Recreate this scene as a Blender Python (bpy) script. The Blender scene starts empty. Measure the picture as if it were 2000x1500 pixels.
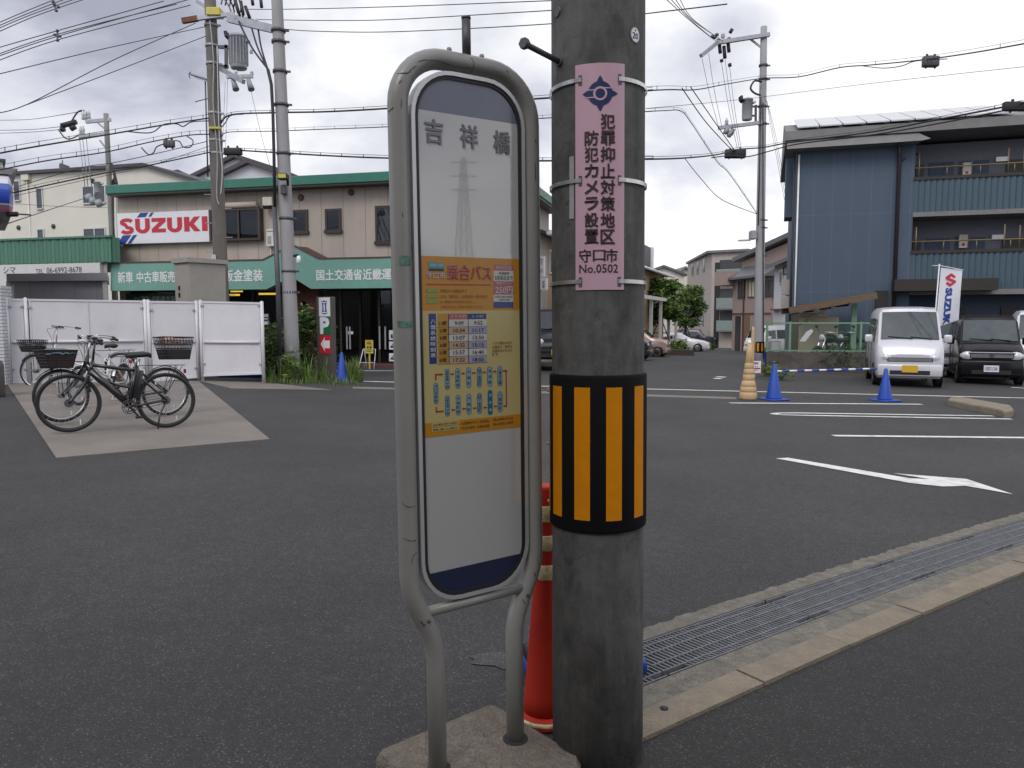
import bpy, bmesh, math, random
from mathutils import Vector, Matrix
from mathutils.geometry import tessellate_polygon
from math import sin, cos, pi, radians as R, atan2, asin, sqrt
random.seed(7)
S = bpy.context.scene
COL = S.collection
# ---------------------------------------------------------------- camera, world, sun, exposure
FPX, HCAM = 1500.0, 1.49                      # focal length in photo pixels (2000 wide), eye height
PITCH = math.atan(128 / FPX)
CAMP = Vector((0, 0, HCAM))
cam = bpy.data.cameras.new('camera'); cam_o = bpy.data.objects.new('camera', cam); COL.objects.link(cam_o)
cam.sensor_width = 36; cam.lens = 36 * FPX / 2000; cam.clip_start = 0.05; cam.clip_end = 3000
cam_o.location = CAMP; cam_o.rotation_euler = (pi / 2 - PITCH, 0, 0)
S.camera = cam_o
SUN_EL, SUN_AZ = R(46), R(202)                 # azimuth clockwise from +Y (the view direction)
W = bpy.data.worlds.new("World"); S.world = W; W.use_nodes = True
def build_world():
    nt = W.node_tree; nt.nodes.clear(); N = nt.nodes.new; L = nt.links.new
    out = N('ShaderNodeOutputWorld'); bg = N('ShaderNodeBackground'); L(bg.outputs[0], out.inputs[0])
    sky = N('ShaderNodeTexSky'); sky.sky_type = 'NISHITA'; sky.sun_disc = False
    sky.sun_elevation = SUN_EL; sky.sun_rotation = SUN_AZ
    sk = N('ShaderNodeVectorMath'); sk.operation = 'SCALE'; sk.inputs['Scale'].default_value = 0.8
    L(sky.outputs[0], sk.inputs[0])
    tc = N('ShaderNodeTexCoord'); sep = N('ShaderNodeSeparateXYZ'); L(tc.outputs['Generated'], sep.inputs[0])
    ab = N('ShaderNodeMath'); ab.operation = 'ABSOLUTE'; L(sep.outputs[2], ab.inputs[0])
    ad = N('ShaderNodeMath'); ad.operation = 'ADD'; ad.inputs[1].default_value = 0.38; L(ab.outputs[0], ad.inputs[0])
    dx = N('ShaderNodeMath'); dx.operation = 'DIVIDE'; L(sep.outputs[0], dx.inputs[0]); L(ad.outputs[0], dx.inputs[1])
    dy = N('ShaderNodeMath'); dy.operation = 'DIVIDE'; L(sep.outputs[1], dy.inputs[0]); L(ad.outputs[0], dy.inputs[1])
    cb = N('ShaderNodeCombineXYZ'); L(dx.outputs[0], cb.inputs[0]); L(dy.outputs[0], cb.inputs[1])
    n1 = N('ShaderNodeTexNoise'); n1.inputs['Scale'].default_value = 2.1; n1.inputs['Detail'].default_value = 7
    n1.inputs['Roughness'].default_value = 0.52; n1.inputs['Distortion'].default_value = 0.15
    mp = N('ShaderNodeMapping'); mp.inputs['Location'].default_value = (7.1, 4.4, 1.4); L(cb.outputs[0], mp.inputs[0])
    L(mp.outputs[0], n1.inputs['Vector'])
    dt = N('ShaderNodeVectorMath'); dt.operation = 'DOT_PRODUCT'; L(tc.outputs['Generated'], dt.inputs[0])
    dt.inputs[1].default_value = (0.80, 0.58, 0.10)              # a thin bright bank on the right
    gl = N('ShaderNodeMapRange'); gl.inputs[1].default_value = 0.25; gl.inputs[2].default_value = 0.95
    gl.inputs[3].default_value = -0.05; gl.inputs[4].default_value = 0.20; L(dt.outputs['Value'], gl.inputs[0])
    sm = N('ShaderNodeMath'); sm.operation = 'ADD'; L(n1.outputs[0], sm.inputs[0]); L(gl.outputs[0], sm.inputs[1])
    cr = N('ShaderNodeValToRGB'); e = cr.color_ramp.elements
    e[0].position = 0.36; e[0].color = (0.42, 0.44, 0.53, 1)
    e[1].position = 0.64; e[1].color = (1.16, 1.16, 1.18, 1)
    m = cr.color_ramp.elements.new(0.455); m.color = (0.69, 0.70, 0.80, 1)
    m = cr.color_ramp.elements.new(0.545); m.color = (0.90, 0.91, 0.97, 1)
    L(sm.outputs[0], cr.inputs[0])
    sc = N('ShaderNodeVectorMath'); sc.operation = 'SCALE'; sc.inputs['Scale'].default_value = 10.0
    L(cr.outputs[0], sc.inputs[0])
    # the veiled sun behind the viewer brightens the cloud around it
    ds = N('ShaderNodeVectorMath'); ds.operation = 'DOT_PRODUCT'; L(tc.outputs['Generated'], ds.inputs[0])
    ds.inputs[1].default_value = (sin(SUN_AZ) * cos(SUN_EL), cos(SUN_AZ) * cos(SUN_EL), sin(SUN_EL))
    gs = N('ShaderNodeMapRange'); gs.inputs[1].default_value = 0.1; gs.inputs[2].default_value = 1.0
    gs.inputs[3].default_value = 10.0; gs.inputs[4].default_value = 20.0; L(ds.outputs['Value'], gs.inputs[0]); L(gs.outputs[0], sc.inputs['Scale'])
    mx = N('ShaderNodeMix'); mx.data_type = 'RGBA'; mx.inputs[0].default_value = 0.93
    L(sk.outputs[0], mx.inputs[6]); L(sc.outputs[0], mx.inputs[7])
    L(mx.outputs[2], bg.inputs[0]); bg.inputs[1].default_value = 0.1
build_world()
sun = bpy.data.lights.new('sun', 'SUN'); sun.energy = 1.1; sun.angle = R(24); sun.color = (1, 0.95, 0.88)
sun_o = bpy.data.objects.new('sun', sun); COL.objects.link(sun_o)
sun_o.rotation_euler = Vector((-sin(SUN_AZ) * cos(SUN_EL), -cos(SUN_AZ) * cos(SUN_EL), -sin(SUN_EL))).to_track_quat('-Z', 'Y').to_euler()
S.view_settings.view_transform = 'Standard'; S.view_settings.look = 'None'
S.view_settings.exposure = 0.0; S.view_settings.gamma = 1.0; S.view_settings.use_curve_mapping = False

# ---------------------------------------------------------------- photo pixel -> place
def ray(u, v):
    x = (u - 1000) / FPX; y = (750 - v) / FPX
    return Vector((x, cos(PITCH) + y * sin(PITCH), -sin(PITCH) + y * cos(PITCH)))
def P(u, v, Y):
    d = ray(u, v); return CAMP + d * (Y / d.y)
def gz(x, y):                                  # the lot drains to the right and the street falls away
    return -0.019 * max(-40, min(40, x)) - 0.02 * min(100, max(0, y - 22))
def G(u, v, dz=0.0):
    d = ray(u, v); t = 1.0
    for _ in range(120):
        t = (gz(d.x * t, d.y * t) + dz - HCAM) / d.z
    return CAMP + d * t
class Fr:                                      # a local frame: x along a face, y into it, z up
    def __init__(s, o, a=0.0, tilt=0.0):
        s.M = Matrix.Translation(o) @ Matrix.Rotation(a, 4, 'Z') @ Matrix.Rotation(tilt, 4, 'Y')
        s.I = s.M.inverted(); s.o = Vector(o); s.a = a
    def at(s, u, v, y=0.0):
        o = s.I @ CAMP; d = s.I.to_3x3() @ ray(u, v); t = (y - o.y) / d.y
        return (o.x + d.x * t, o.z + d.z * t)
    def atx(s, u, v, x=0.0):                   # on a side wall (x constant): returns (y, z)
        o = s.I @ CAMP; d = s.I.to_3x3() @ ray(u, v); t = (x - o.x) / d.x
        return (o.y + d.y * t, o.z + d.z * t)
    def loc(s, p): return s.I @ Vector(p)
def face(u0, Y0, u1, Y1, z=0.0):               # frame on the vertical plane through two columns
    a = P(u0, 622, Y0); b = P(u1, 622, Y1)
    return Fr((a.x, a.y, z), atan2(b.y - a.y, b.x - a.x))

# ---------------------------------------------------------------- materials
MATS = {}
def mat(name, col, rough=0.6, metal=0.0, var=0.12, scale=6.0, bump=0.0, bscale=60.0, spec=0.5, coat=0.0,
        stain=None, stainamt=0.0, stretch=(1, 1, 1), emit=0.0, fine=0.0):
    m = bpy.data.materials.new(name); m.use_nodes = True; MATS[name] = m
    nt = m.node_tree; N = nt.nodes.new; L = nt.links.new; b = nt.nodes['Principled BSDF']
    b.inputs['Roughness'].default_value = rough; b.inputs['Metallic'].default_value = metal
    b.inputs['Specular IOR Level'].default_value = spec; b.inputs['Coat Weight'].default_value = coat
    b.inputs['Coat Roughness'].default_value = 0.06
    c = (*col, 1)
    if emit:
        b.inputs['Emission Color'].default_value = c; b.inputs['Emission Strength'].default_value = emit
    tc = N('ShaderNodeTexCoord'); mp = N('ShaderNodeMapping'); mp.inputs['Scale'].default_value = stretch
    L(tc.outputs['Object'], mp.inputs[0])
    n = N('ShaderNodeTexNoise'); n.inputs['Scale'].default_value = scale; n.inputs['Detail'].default_value = 5
    n.inputs['Roughness'].default_value = 0.65; L(mp.outputs[0], n.inputs['Vector'])
    cr = N('ShaderNodeValToRGB'); e = cr.color_ramp.elements
    e[0].position = 0.3; e[1].position = 0.7
    e[0].color = (*[x * (1 - var) for x in col], 1); e[1].color = (*[min(1, x * (1 + var)) for x in col], 1)
    L(n.outputs[0], cr.inputs[0]); last = cr.outputs[0]
    if fine:
        n3 = N('ShaderNodeTexNoise'); n3.inputs['Scale'].default_value = bscale * 2; n3.inputs['Detail'].default_value = 2
        L(tc.outputs['Object'], n3.inputs['Vector'])
        mr = N('ShaderNodeMapRange'); mr.inputs[1].default_value = 0.3; mr.inputs[2].default_value = 0.7
        mr.inputs[3].default_value = 1 - fine; mr.inputs[4].default_value = 1 + fine; L(n3.outputs[0], mr.inputs[0])
        vm = N('ShaderNodeVectorMath'); vm.operation = 'SCALE'; L(last, vm.inputs[0]); L(mr.outputs[0], vm.inputs['Scale']); last = vm.outputs[0]
    if stain:
        n2 = N('ShaderNodeTexNoise'); n2.inputs['Scale'].default_value = scale * 0.6; n2.inputs['Detail'].default_value = 8
        n2.inputs['Roughness'].default_value = 0.7
        mp2 = N('ShaderNodeMapping'); mp2.inputs['Scale'].default_value = stretch; mp2.inputs['Location'].default_value = (5, 3, 9)
        L(tc.outputs['Object'], mp2.inputs[0]); L(mp2.outputs[0], n2.inputs['Vector'])
        mr = N('ShaderNodeMapRange'); mr.inputs[1].default_value = 0.5; mr.inputs[2].default_value = 0.72
        mr.inputs[3].default_value = 0; mr.inputs[4].default_value = stainamt; L(n2.outputs[0], mr.inputs[0])
        mx = N('ShaderNodeMix'); mx.data_type = 'RGBA'; L(mr.outputs[0], mx.inputs[0]); L(last, mx.inputs[6])
        mx.inputs[7].default_value = (*stain, 1); last = mx.outputs[2]
    L(last, b.inputs['Base Color'])
    if bump:
        nb = N('ShaderNodeTexNoise'); nb.inputs['Scale'].default_value = bscale; nb.inputs['Detail'].default_value = 3
        L(tc.outputs['Object'], nb.inputs['Vector'])
        bp = N('ShaderNodeBump'); bp.inputs['Strength'].default_value = bump; bp.inputs['Distance'].default_value = 0.01
        L(nb.outputs[0], bp.inputs['Height']); L(bp.outputs[0], b.inputs['Normal'])
    return m
def panels(name, col, w, h, joint=0.6, jw=0.012, var=0.08, rough=0.75, offset=0.0, stain=None, stainamt=0.3, axis='xz'):
    """a wall of boards: a joint grid on the face plane of the object"""
    m = mat(name, col, rough, var=var, scale=1.5, stain=stain, stainamt=stainamt, stretch=(1, 1, 0.25), bump=0.15, bscale=30)
    nt = m.node_tree; N = nt.nodes.new; L = nt.links.new; b = nt.nodes['Principled BSDF']
    src = b.inputs['Base Color'].links[0].from_socket
    tc = N('ShaderNodeTexCoord'); sp = N('ShaderNodeSeparateXYZ'); cb = N('ShaderNodeCombineXYZ')
    L(tc.outputs['Object'], sp.inputs[0])
    if axis == 'xz':
        ad = N('ShaderNodeMath'); ad.operation = 'ADD'; L(sp.outputs[0], ad.inputs[0]); L(sp.outputs[1], ad.inputs[1])
        L(ad.outputs[0], cb.inputs[0]); L(sp.outputs[2], cb.inputs[1])
    else:
        L(sp.outputs[0], cb.inputs[0]); L(sp.outputs[1], cb.inputs[1])
    bt = N('ShaderNodeTexBrick'); bt.offset = offset; bt.inputs['Scale'].default_value = 1
    bt.inputs['Brick Width'].default_value = w; bt.inputs['Row Height'].default_value = h
    bt.inputs['Mortar Size'].default_value = jw; bt.inputs['Mortar Smooth'].default_value = 0.2
    bt.inputs['Color1'].default_value = bt.inputs['Color2'].default_value = (1, 1, 1, 1)
    bt.inputs['Mortar'].default_value = (joint, joint, joint, 1); L(cb.outputs[0], bt.inputs['Vector'])
    mx = N('ShaderNodeMix'); mx.data_type = 'RGBA'; mx.blend_type = 'MULTIPLY'; mx.inputs[0].default_value = 1
    L(src, mx.inputs[6]); L(bt.outputs[0], mx.inputs[7]); L(mx.outputs[2], b.inputs['Base Color'])
    return m
def glassmat(name, tint=(0.55, 0.6, 0.6), refl=0.5):
    m = bpy.data.materials.new(name); m.use_nodes = True; MATS[name] = m
    nt = m.node_tree; nt.nodes.clear(); N = nt.nodes.new; L = nt.links.new
    o = N('ShaderNodeOutputMaterial'); mx = N('ShaderNodeMixShader'); t = N('ShaderNodeBsdfTransparent'); g = N('ShaderNodeBsdfGlossy')
    t.inputs[0].default_value = (*tint, 1); g.inputs['Roughness'].default_value = 0.02; g.inputs[0].default_value = (0.9, 0.95, 1, 1)
    lw = N('ShaderNodeFresnel'); lw.inputs['IOR'].default_value = 1.0 + refl
    L(lw.outputs[0], mx.inputs[0]); L(t.outputs[0], mx.inputs[1]); L(g.outputs[0], mx.inputs[2]); L(mx.outputs[0], o.inputs[0])
    return m
def asphalt(name, base, speck=0.35):
    m = bpy.data.materials.new(name); m.use_nodes = True; MATS[name] = m
    nt = m.node_tree; N = nt.nodes.new; L = nt.links.new; b = nt.nodes['Principled BSDF']
    tc = N('ShaderNodeTexCoord'); ob = tc.outputs['Object']
    v = N('ShaderNodeTexVoronoi'); v.inputs['Scale'].default_value = 210; L(ob, v.inputs['Vector'])
    sv = N('ShaderNodeSeparateColor'); L(v.outputs['Color'], sv.inputs[0])
    cr = N('ShaderNodeValToRGB'); e = cr.color_ramp.elements
    e[0].position = 0.0; e[0].color = (0.5, 0.5, 0.5, 1); e[1].position = 0.985; e[1].color = (4.2, 4.1, 3.9, 1)
    k = cr.color_ramp.elements.new(0.55); k.color = (0.95, 0.95, 0.95, 1)
    k = cr.color_ramp.elements.new(0.94); k.color = (1.35, 1.33, 1.3, 1)
    L(sv.outputs[0], cr.inputs[0])
    n = N('ShaderNodeTexNoise'); n.inputs['Scale'].default_value = 0.55; n.inputs['Detail'].default_value = 7; n.inputs['Roughness'].default_value = 0.6
    L(ob, n.inputs['Vector'])
    mr = N('ShaderNodeMapRange'); mr.inputs[1].default_value = 0.3; mr.inputs[2].default_value = 0.7; mr.inputs[3].default_value = 0.74; mr.inputs[4].default_value = 1.24
    L(n.outputs[0], mr.inputs[0])
    n2 = N('ShaderNodeTexNoise'); n2.inputs['Scale'].default_value = 14; n2.inputs['Detail'].default_value = 6; L(ob, n2.inputs['Vector'])
    mr2 = N('ShaderNodeMapRange'); mr2.inputs[1].default_value = 0.3; mr2.inputs[2].default_value = 0.7; mr2.inputs[3].default_value = 0.86; mr2.inputs[4].default_value = 1.14
    L(n2.outputs[0], mr2.inputs[0])
    a = N('ShaderNodeMath'); a.operation = 'MULTIPLY'; L(mr.outputs[0], a.inputs[0]); L(mr2.outputs[0], a.inputs[1])
    s1 = N('ShaderNodeVectorMath'); s1.operation = 'SCALE'; s1.inputs[0].default_value = base; L(a.outputs[0], s1.inputs['Scale'])
    mx = N('ShaderNodeMix'); mx.data_type = 'RGBA'; mx.blend_type = 'MULTIPLY'; mx.inputs[0].default_value = speck
    L(s1.outputs[0], mx.inputs[6]); L(cr.outputs[0], mx.inputs[7]); L(mx.outputs[2], b.inputs['Base Color'])
    b.inputs['Roughness'].default_value = 0.78; b.inputs['Specular IOR Level'].default_value = 0.5
    bp = N('ShaderNodeBump'); bp.inputs['Strength'].default_value = 0.5; bp.inputs['Distance'].default_value = 0.004
    L(v.outputs['Distance'], bp.inputs['Height']); L(bp.outputs[0], b.inputs['Normal'])
    return m

# ---------------------------------------------------------------- text outlines (built-in font)
_TX = {}
def glyphs(s, bold=0.0, res=2):
    k = (s, bold)
    if k not in _TX:
        cu = bpy.data.curves.new('t', 'FONT'); cu.body = s; cu.resolution_u = res; cu.offset = bold; cu.fill_mode = 'FRONT'
        o = bpy.data.objects.new('t', cu); COL.objects.link(o)
        dg = bpy.context.evaluated_depsgraph_get(); me = o.evaluated_get(dg).to_mesh()
        vs = [(v.co.x, v.co.y) for v in me.vertices]; fs = [tuple(p.vertices) for p in me.polygons]
        o.evaluated_get(dg).to_mesh_clear(); bpy.data.objects.remove(o); bpy.data.curves.remove(cu)
        x0 = min(v[0] for v in vs); x1 = max(v[0] for v in vs); y0 = min(v[1] for v in vs); y1 = max(v[1] for v in vs)
        _TX[k] = ([((a - x0) / max(1e-6, x1 - x0), (c - y0) / max(1e-6, y1 - y0)) for a, c in vs], fs, (x1 - x0, y1 - y0))
    return _TX[k]

# ---------------------------------------------------------------- mesh builder
class MB:
    def __init__(s): s.v = []; s.f = []; s.m = []; s.s = []; s.mats = []
    def mi(s, m):
        if m not in s.mats: s.mats.append(m)
        return s.mats.index(m)
    def add(s, vs, fs, m, smooth=False):
        b = len(s.v); s.v += [Vector(p) for p in vs]; k = s.mi(m)
        for f in fs: s.f.append([b + i for i in f]); s.m.append(k); s.s.append(smooth)
        return s
    def mark(s): return len(s.v)
    def warp(s, start, fn):
        for i in range(start, len(s.v)): s.v[i] = Vector(fn(s.v[i]))
        return s
    def xf(s, start, M): return s.warp(start, lambda p: M @ p)
    def box(s, x0, x1, y0, y1, z0, z1, m, bev=0.0, seg=1):
        if x0 > x1: x0, x1 = x1, x0
        if y0 > y1: y0, y1 = y1, y0
        if z0 > z1: z0, z1 = z1, z0
        if bev:
            bm = bmesh.new(); bmesh.ops.create_cube(bm, size=1)
            for q in bm.verts: q.co = Vector(((x0 + x1) / 2 + q.co.x * (x1 - x0), (y0 + y1) / 2 + q.co.y * (y1 - y0), (z0 + z1) / 2 + q.co.z * (z1 - z0)))
            bmesh.ops.bevel(bm, geom=bm.edges[:], offset=bev, segments=seg, affect='EDGES', profile=0.5)
            bm.verts.index_update(); s.add([q.co.copy() for q in bm.verts], [[q.index for q in f.verts] for f in bm.faces], m, seg > 1); bm.free(); return s
        vs = [(x, y, z) for z in (z0, z1) for y in (y0, y1) for x in (x0, x1)]
        return s.add(vs, [(0, 2, 3, 1), (4, 5, 7, 6), (0, 1, 5, 4), (2, 6, 7, 3), (0, 4, 6, 2), (1, 3, 7, 5)], m)
    def obox(s, p0, p1, w, h, m, up=(0, 0, 1)):          # a bar between two points
        p0 = Vector(p0); p1 = Vector(p1); d = (p1 - p0).normalized(); up = Vector(up)
        if abs(d.dot(up)) > 0.98: up = Vector((0, 1, 0))
        a = d.cross(up).normalized() * w / 2; c = a.cross(d).normalized() * h / 2
        vs = [p + x * a + y * c for p in (p0, p1) for x, y in ((-1, -1), (1, -1), (1, 1), (-1, 1))]
        return s.add(vs, [(3, 2, 1, 0), (4, 5, 6, 7), (0, 1, 5, 4), (1, 2, 6, 5), (2, 3, 7, 6), (3, 0, 4, 7)], m)
    def tube(s, pts, r, m, n=8, closed=False, caps=True):
        pts = [Vector(p) for p in pts]; k = len(pts); rs = r if isinstance(r, (list, tuple)) else [r] * k
        T = []
        for i in range(k):
            a = pts[(i - 1) % k] if (closed or i) else pts[0]; c = pts[(i + 1) % k] if (closed or i < k - 1) else pts[-1]
            T.append((c - a).normalized())
        u = T[0].cross(Vector((0, 0, 1)))
        if u.length < 0.1: u = T[0].cross(Vector((0, 1, 0)))
        u.normalize(); vs = []
        for i in range(k):
            u = (u - T[i] * u.dot(T[i])).normalized(); w = T[i].cross(u)
            vs += [pts[i] + (u * cos(2 * pi * j / n) + w * sin(2 * pi * j / n)) * rs[i] for j in range(n)]
        fs = []
        for i in range(k if closed else k - 1):
            for j in range(n):
                a = i * n + j; b = i * n + (j + 1) % n; e = ((i + 1) % k) * n
                fs.append((a, b, e + (j + 1) % n, e + j))
        s.add(vs, fs, m, True)
        if caps and not closed:
            b = len(s.v) - len(vs); q = s.mi(m)
            s.f.append([b + j for j in range(n)][::-1]); s.m.append(q); s.s.append(False)
            s.f.append([b + (k - 1) * n + j for j in range(n)]); s.m.append(q); s.s.append(False)
        return s
    def lathe(s, prof, m, n=24, o=(0, 0, 0), M=None, smooth=True, sq=0.0):
        o = Vector(o); vs = []
        for r, z in prof:
            for j in range(n):
                a = 2 * pi * j / n; vs.append((r * cos(a), r * sin(a), z))
        fs = [(i * n + j, i * n + (j + 1) % n, (i + 1) * n + (j + 1) % n, (i + 1) * n + j) for i in range(len(prof) - 1) for j in range(n)]
        if prof[0][0] > 1e-6: fs.append(tuple(range(n))[::-1])
        if prof[-1][0] > 1e-6: fs.append(tuple((len(prof) - 1) * n + j for j in range(n)))
        if M: vs = [M @ Vector(p) for p in vs]
        return s.add([Vector(p) + o for p in vs], fs, m, smooth)
    def prism(s, poly, y0, y1, m, side=None):            # polygon in x,z pushed from y0 to y1
        n = len(poly); A = sum(poly[i][0] * poly[(i + 1) % n][1] - poly[(i + 1) % n][0] * poly[i][1] for i in range(n))
        if A < 0: poly = poly[::-1]
        if y0 > y1: y0, y1 = y1, y0
        vs = [(x, y0, z) for x, z in poly] + [(x, y1, z) for x, z in poly]
        s.add(vs, [tuple(range(n)), tuple(range(n, 2 * n))[::-1]], m)
        return s.add(vs, [(i, n + i, n + (i + 1) % n, (i + 1) % n) for i in range(n)], side or m)
    def plate(s, poly, z0, z1, m):                       # polygon in x,y raised from z0 to z1 (numbers or functions)
        n = len(poly); A = sum(poly[i][0] * poly[(i + 1) % n][1] - poly[(i + 1) % n][0] * poly[i][1] for i in range(n))
        if A < 0: poly = poly[::-1]
        f0 = z0 if callable(z0) else (lambda x, y: z0); f1 = z1 if callable(z1) else (lambda x, y: z1)
        vs = [(x, y, f0(x, y)) for x, y in poly] + [(x, y, f1(x, y)) for x, y in poly]
        return s.add(vs, [tuple(range(n))[::-1], tuple(range(n, 2 * n))] + [(i, (i + 1) % n, n + (i + 1) % n, n + i) for i in range(n)], m)
    def sheet(s, poly, y, m):                            # flat face in x,z looking to -y
        n = len(poly); A = sum(poly[i][0] * poly[(i + 1) % n][1] - poly[(i + 1) % n][0] * poly[i][1] for i in range(n))
        if A < 0: poly = poly[::-1]
        return s.add([(x, y, z) for x, z in poly], [tuple(range(n))], m)
    def strips(s, poly, y, m, w=.004):                   # a flat shape cut into narrow upright strips, ready to be bent
        x = min(p[0] for p in poly); xe = max(p[0] for p in poly)
        while x < xe:
            q = poly
            for lim, sg in ((x, 1), (x + w, -1)):
                o = []
                for i in range(len(q)):
                    a, b = q[i], q[(i + 1) % len(q)]; ia = (a[0] - lim) * sg >= 0; ib = (b[0] - lim) * sg >= 0
                    if ia: o.append(a)
                    if ia != ib: t = (lim - a[0]) / (b[0] - a[0]); o.append((lim, a[1] + (b[1] - a[1]) * t))
                q = o
                if len(q) < 3: break
            if len(q) >= 3: s.sheet(q, y, m)
            x += w
        return s
    def rect(s, x0, x1, z0, z1, y, m): return s.sheet([(x0, z0), (x1, z0), (x1, z1), (x0, z1)], y, m)
    def text(s, t, x0, x1, z0, z1, y, m, bold=0.02):     # lettering filling a rectangle of the x,z plane
        vs, fs, (gw, gh) = glyphs(t); h = z1 - z0; k = (x1 - x0) / gw; d = bold * k * .5
        for i, (ox, oz) in enumerate(((0, 0),) if not d else ((-1, -.7), (1, .7), (1, -.7), (-1, .7)) if bold < .05 else [(cos(k * pi / 6), sin(k * pi / 6)) for k in range(12)]):
            s.add([(x0 + a * (x1 - x0) + ox * d, y - i * h * (.003 if h < .2 else .0012), z0 + c * h + oz * d) for a, c in vs], fs, m)
        return s
    def disc(s, x, z, r, y, m, n=24, r2=None): return s.sheet([(x + r * cos(2 * pi * i / n), z + (r2 or r) * sin(2 * pi * i / n)) for i in range(n)], y, m)
    def build(s, name, parent=None, mats=None):
        me = bpy.data.meshes.new(name); me.from_pydata([tuple(p) for p in s.v], [], s.f)
        for m in s.mats: me.materials.append(MATS[m])
        me.polygons.foreach_set('material_index', s.m); me.polygons.foreach_set('use_smooth', s.s); me.update()
        o = bpy.data.objects.new(name, me); COL.objects.link(o)
        if parent: o.parent = parent
        return o
def tag(o, label, cat, group=None, kind=None):
    o['label'] = label; o['category'] = cat
    if group: o['group'] = group
    if kind: o['kind'] = kind
    return o
def thing(name, label, cat, fr=None, group=None, loc=(0, 0, 0), rz=0.0):
    o = bpy.data.objects.new(name, None); COL.objects.link(o); o.empty_display_size = 0.2
    if fr is not None: o.matrix_world = fr.M
    else: o.location = loc; o.rotation_euler = (0, 0, rz)
    return tag(o, label, cat, group)
def struct(o): o['kind'] = 'structure'; return o
def dup(root, label=None, loc=None, rz=None):
    r = root.copy(); COL.objects.link(r)
    if loc is not None: r.location = loc
    if rz is not None: r.rotation_euler = (0, 0, rz)
    if label: r['label'] = label
    for ch in list(root.children):
        c = ch.copy(); COL.objects.link(c); c.parent = r
        for g in list(ch.children):
            d = g.copy(); COL.objects.link(d); d.parent = c
    return r
def arc(cx, cz, r, a0, a1, n, y=0.0): return [(cx + r * cos(a0 + (a1 - a0) * i / n), y, cz + r * sin(a0 + (a1 - a0) * i / n)) for i in range(n + 1)]
def rrect(x0, x1, z0, z1, r, n=6):
    p = []
    for cx, cz, a in ((x1 - r, z0 + r, -pi / 2), (x1 - r, z1 - r, 0), (x0 + r, z1 - r, pi / 2), (x0 + r, z0 + r, pi)):
        p += [(cx + r * cos(a + pi / 2 * i / n), cz + r * sin(a + pi / 2 * i / n)) for i in range(n + 1)]
    return p
def spline(pts, k=6):                                     # smooth curve through points
    pts = [Vector(p) for p in pts]; out = []
    for i in range(len(pts) - 1):
        p0 = pts[max(0, i - 1)]; p1 = pts[i]; p2 = pts[i + 1]; p3 = pts[min(len(pts) - 1, i + 2)]
        for j in range(k):
            t = j / k
            out.append(0.5 * ((2 * p1) + (p2 - p0) * t + (2 * p0 - 5 * p1 + 4 * p2 - p3) * t * t + (3 * p1 - p0 - 3 * p2 + p3) * t ** 3))
    out.append(pts[-1]); return out
# ---------------------------------------------------------------- materials used in many places
asphalt('asphalt', (0.038, 0.0365, 0.0362), 0.9)
asphalt('asphalt_walk', (0.025, 0.024, 0.023), 1.0)
mat('pad_concrete', (0.185, 0.163, 0.142), 0.85, var=0.16, scale=1.2, bump=0.2, bscale=40, stain=(0.13, 0.12, 0.105), stainamt=0.6, fine=0.1)
mat('kerb_concrete', (0.225, 0.188, 0.138), 0.9, var=0.2, scale=7, bump=0.6, bscale=90, stain=(0.15, 0.14, 0.12), stainamt=0.6, fine=0.2)
mat('rough_concrete', (0.165, 0.15, 0.122), 0.9, var=0.3, scale=16, bump=0.9, bscale=70, stain=(0.09, 0.085, 0.075), stainamt=0.7, fine=0.3)
mat('paint_white', (0.70, 0.70, 0.68), 0.7, var=0.12, scale=9, stain=(0.22, 0.22, 0.22), stainamt=0.75, bump=0.2)
mat('steel_grate', (0.19, 0.195, 0.205), 0.6, metal=0.2, var=0.25, scale=20)
mat('black', (0.012, 0.012, 0.013), 0.55)
mat('dark_pit', (0.03, 0.03, 0.032), 0.9)
mat('white', (0.78, 0.78, 0.77), 0.45, var=0.05)
mat('cable_black', (0.025, 0.025, 0.028), 0.6)
mat('pole_concrete', (0.21, 0.205, 0.195), 0.85, var=0.2, scale=3, stretch=(1, 1, 0.3), bump=0.25, stain=(0.13, 0.12, 0.11), stainamt=0.6, fine=0.08)
mat('galv', (0.36, 0.37, 0.39), 0.5, metal=0.35, var=0.15)
mat('steel_dark', (0.09, 0.09, 0.1), 0.5, metal=0.4)
mat('text_black', (0.02, 0.02, 0.022), 0.6, var=0)

# ---------------------------------------------------------------- ground with the gutter trench cut into it
def lerp_line(L, t):                                       # polyline point by fraction
    k = t * (len(L) - 1); i = min(len(L) - 2, int(k)); f = k - i
    return L[i].lerp(L[i + 1], f)
def fit(pix):                                              # ground polyline -> smooth line, as offsets from the gutter axis
    return [G(u, v) for u, v in pix]
GU = fit([(1257, 1253), (1517, 1170), (1717, 1105), (1890, 1052), (2000, 1016)])
GL = fit([(1257, 1339), (1348, 1307), (1587, 1218), (1799, 1136), (2000, 1066)])
UU = fit([(1257, 1238), (1327, 1203), (1509, 1147), (1673, 1095), (1803, 1056), (2000, 1001)])
CR = fit([(1257, 1378), (1426, 1313), (1600, 1246), (1747, 1192), (1868, 1142), (1977, 1099)])
KL = fit([(1257, 1439), (1478, 1342), (1656, 1268), (1799, 1207), (1925, 1155), (2000, 1123)])
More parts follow.
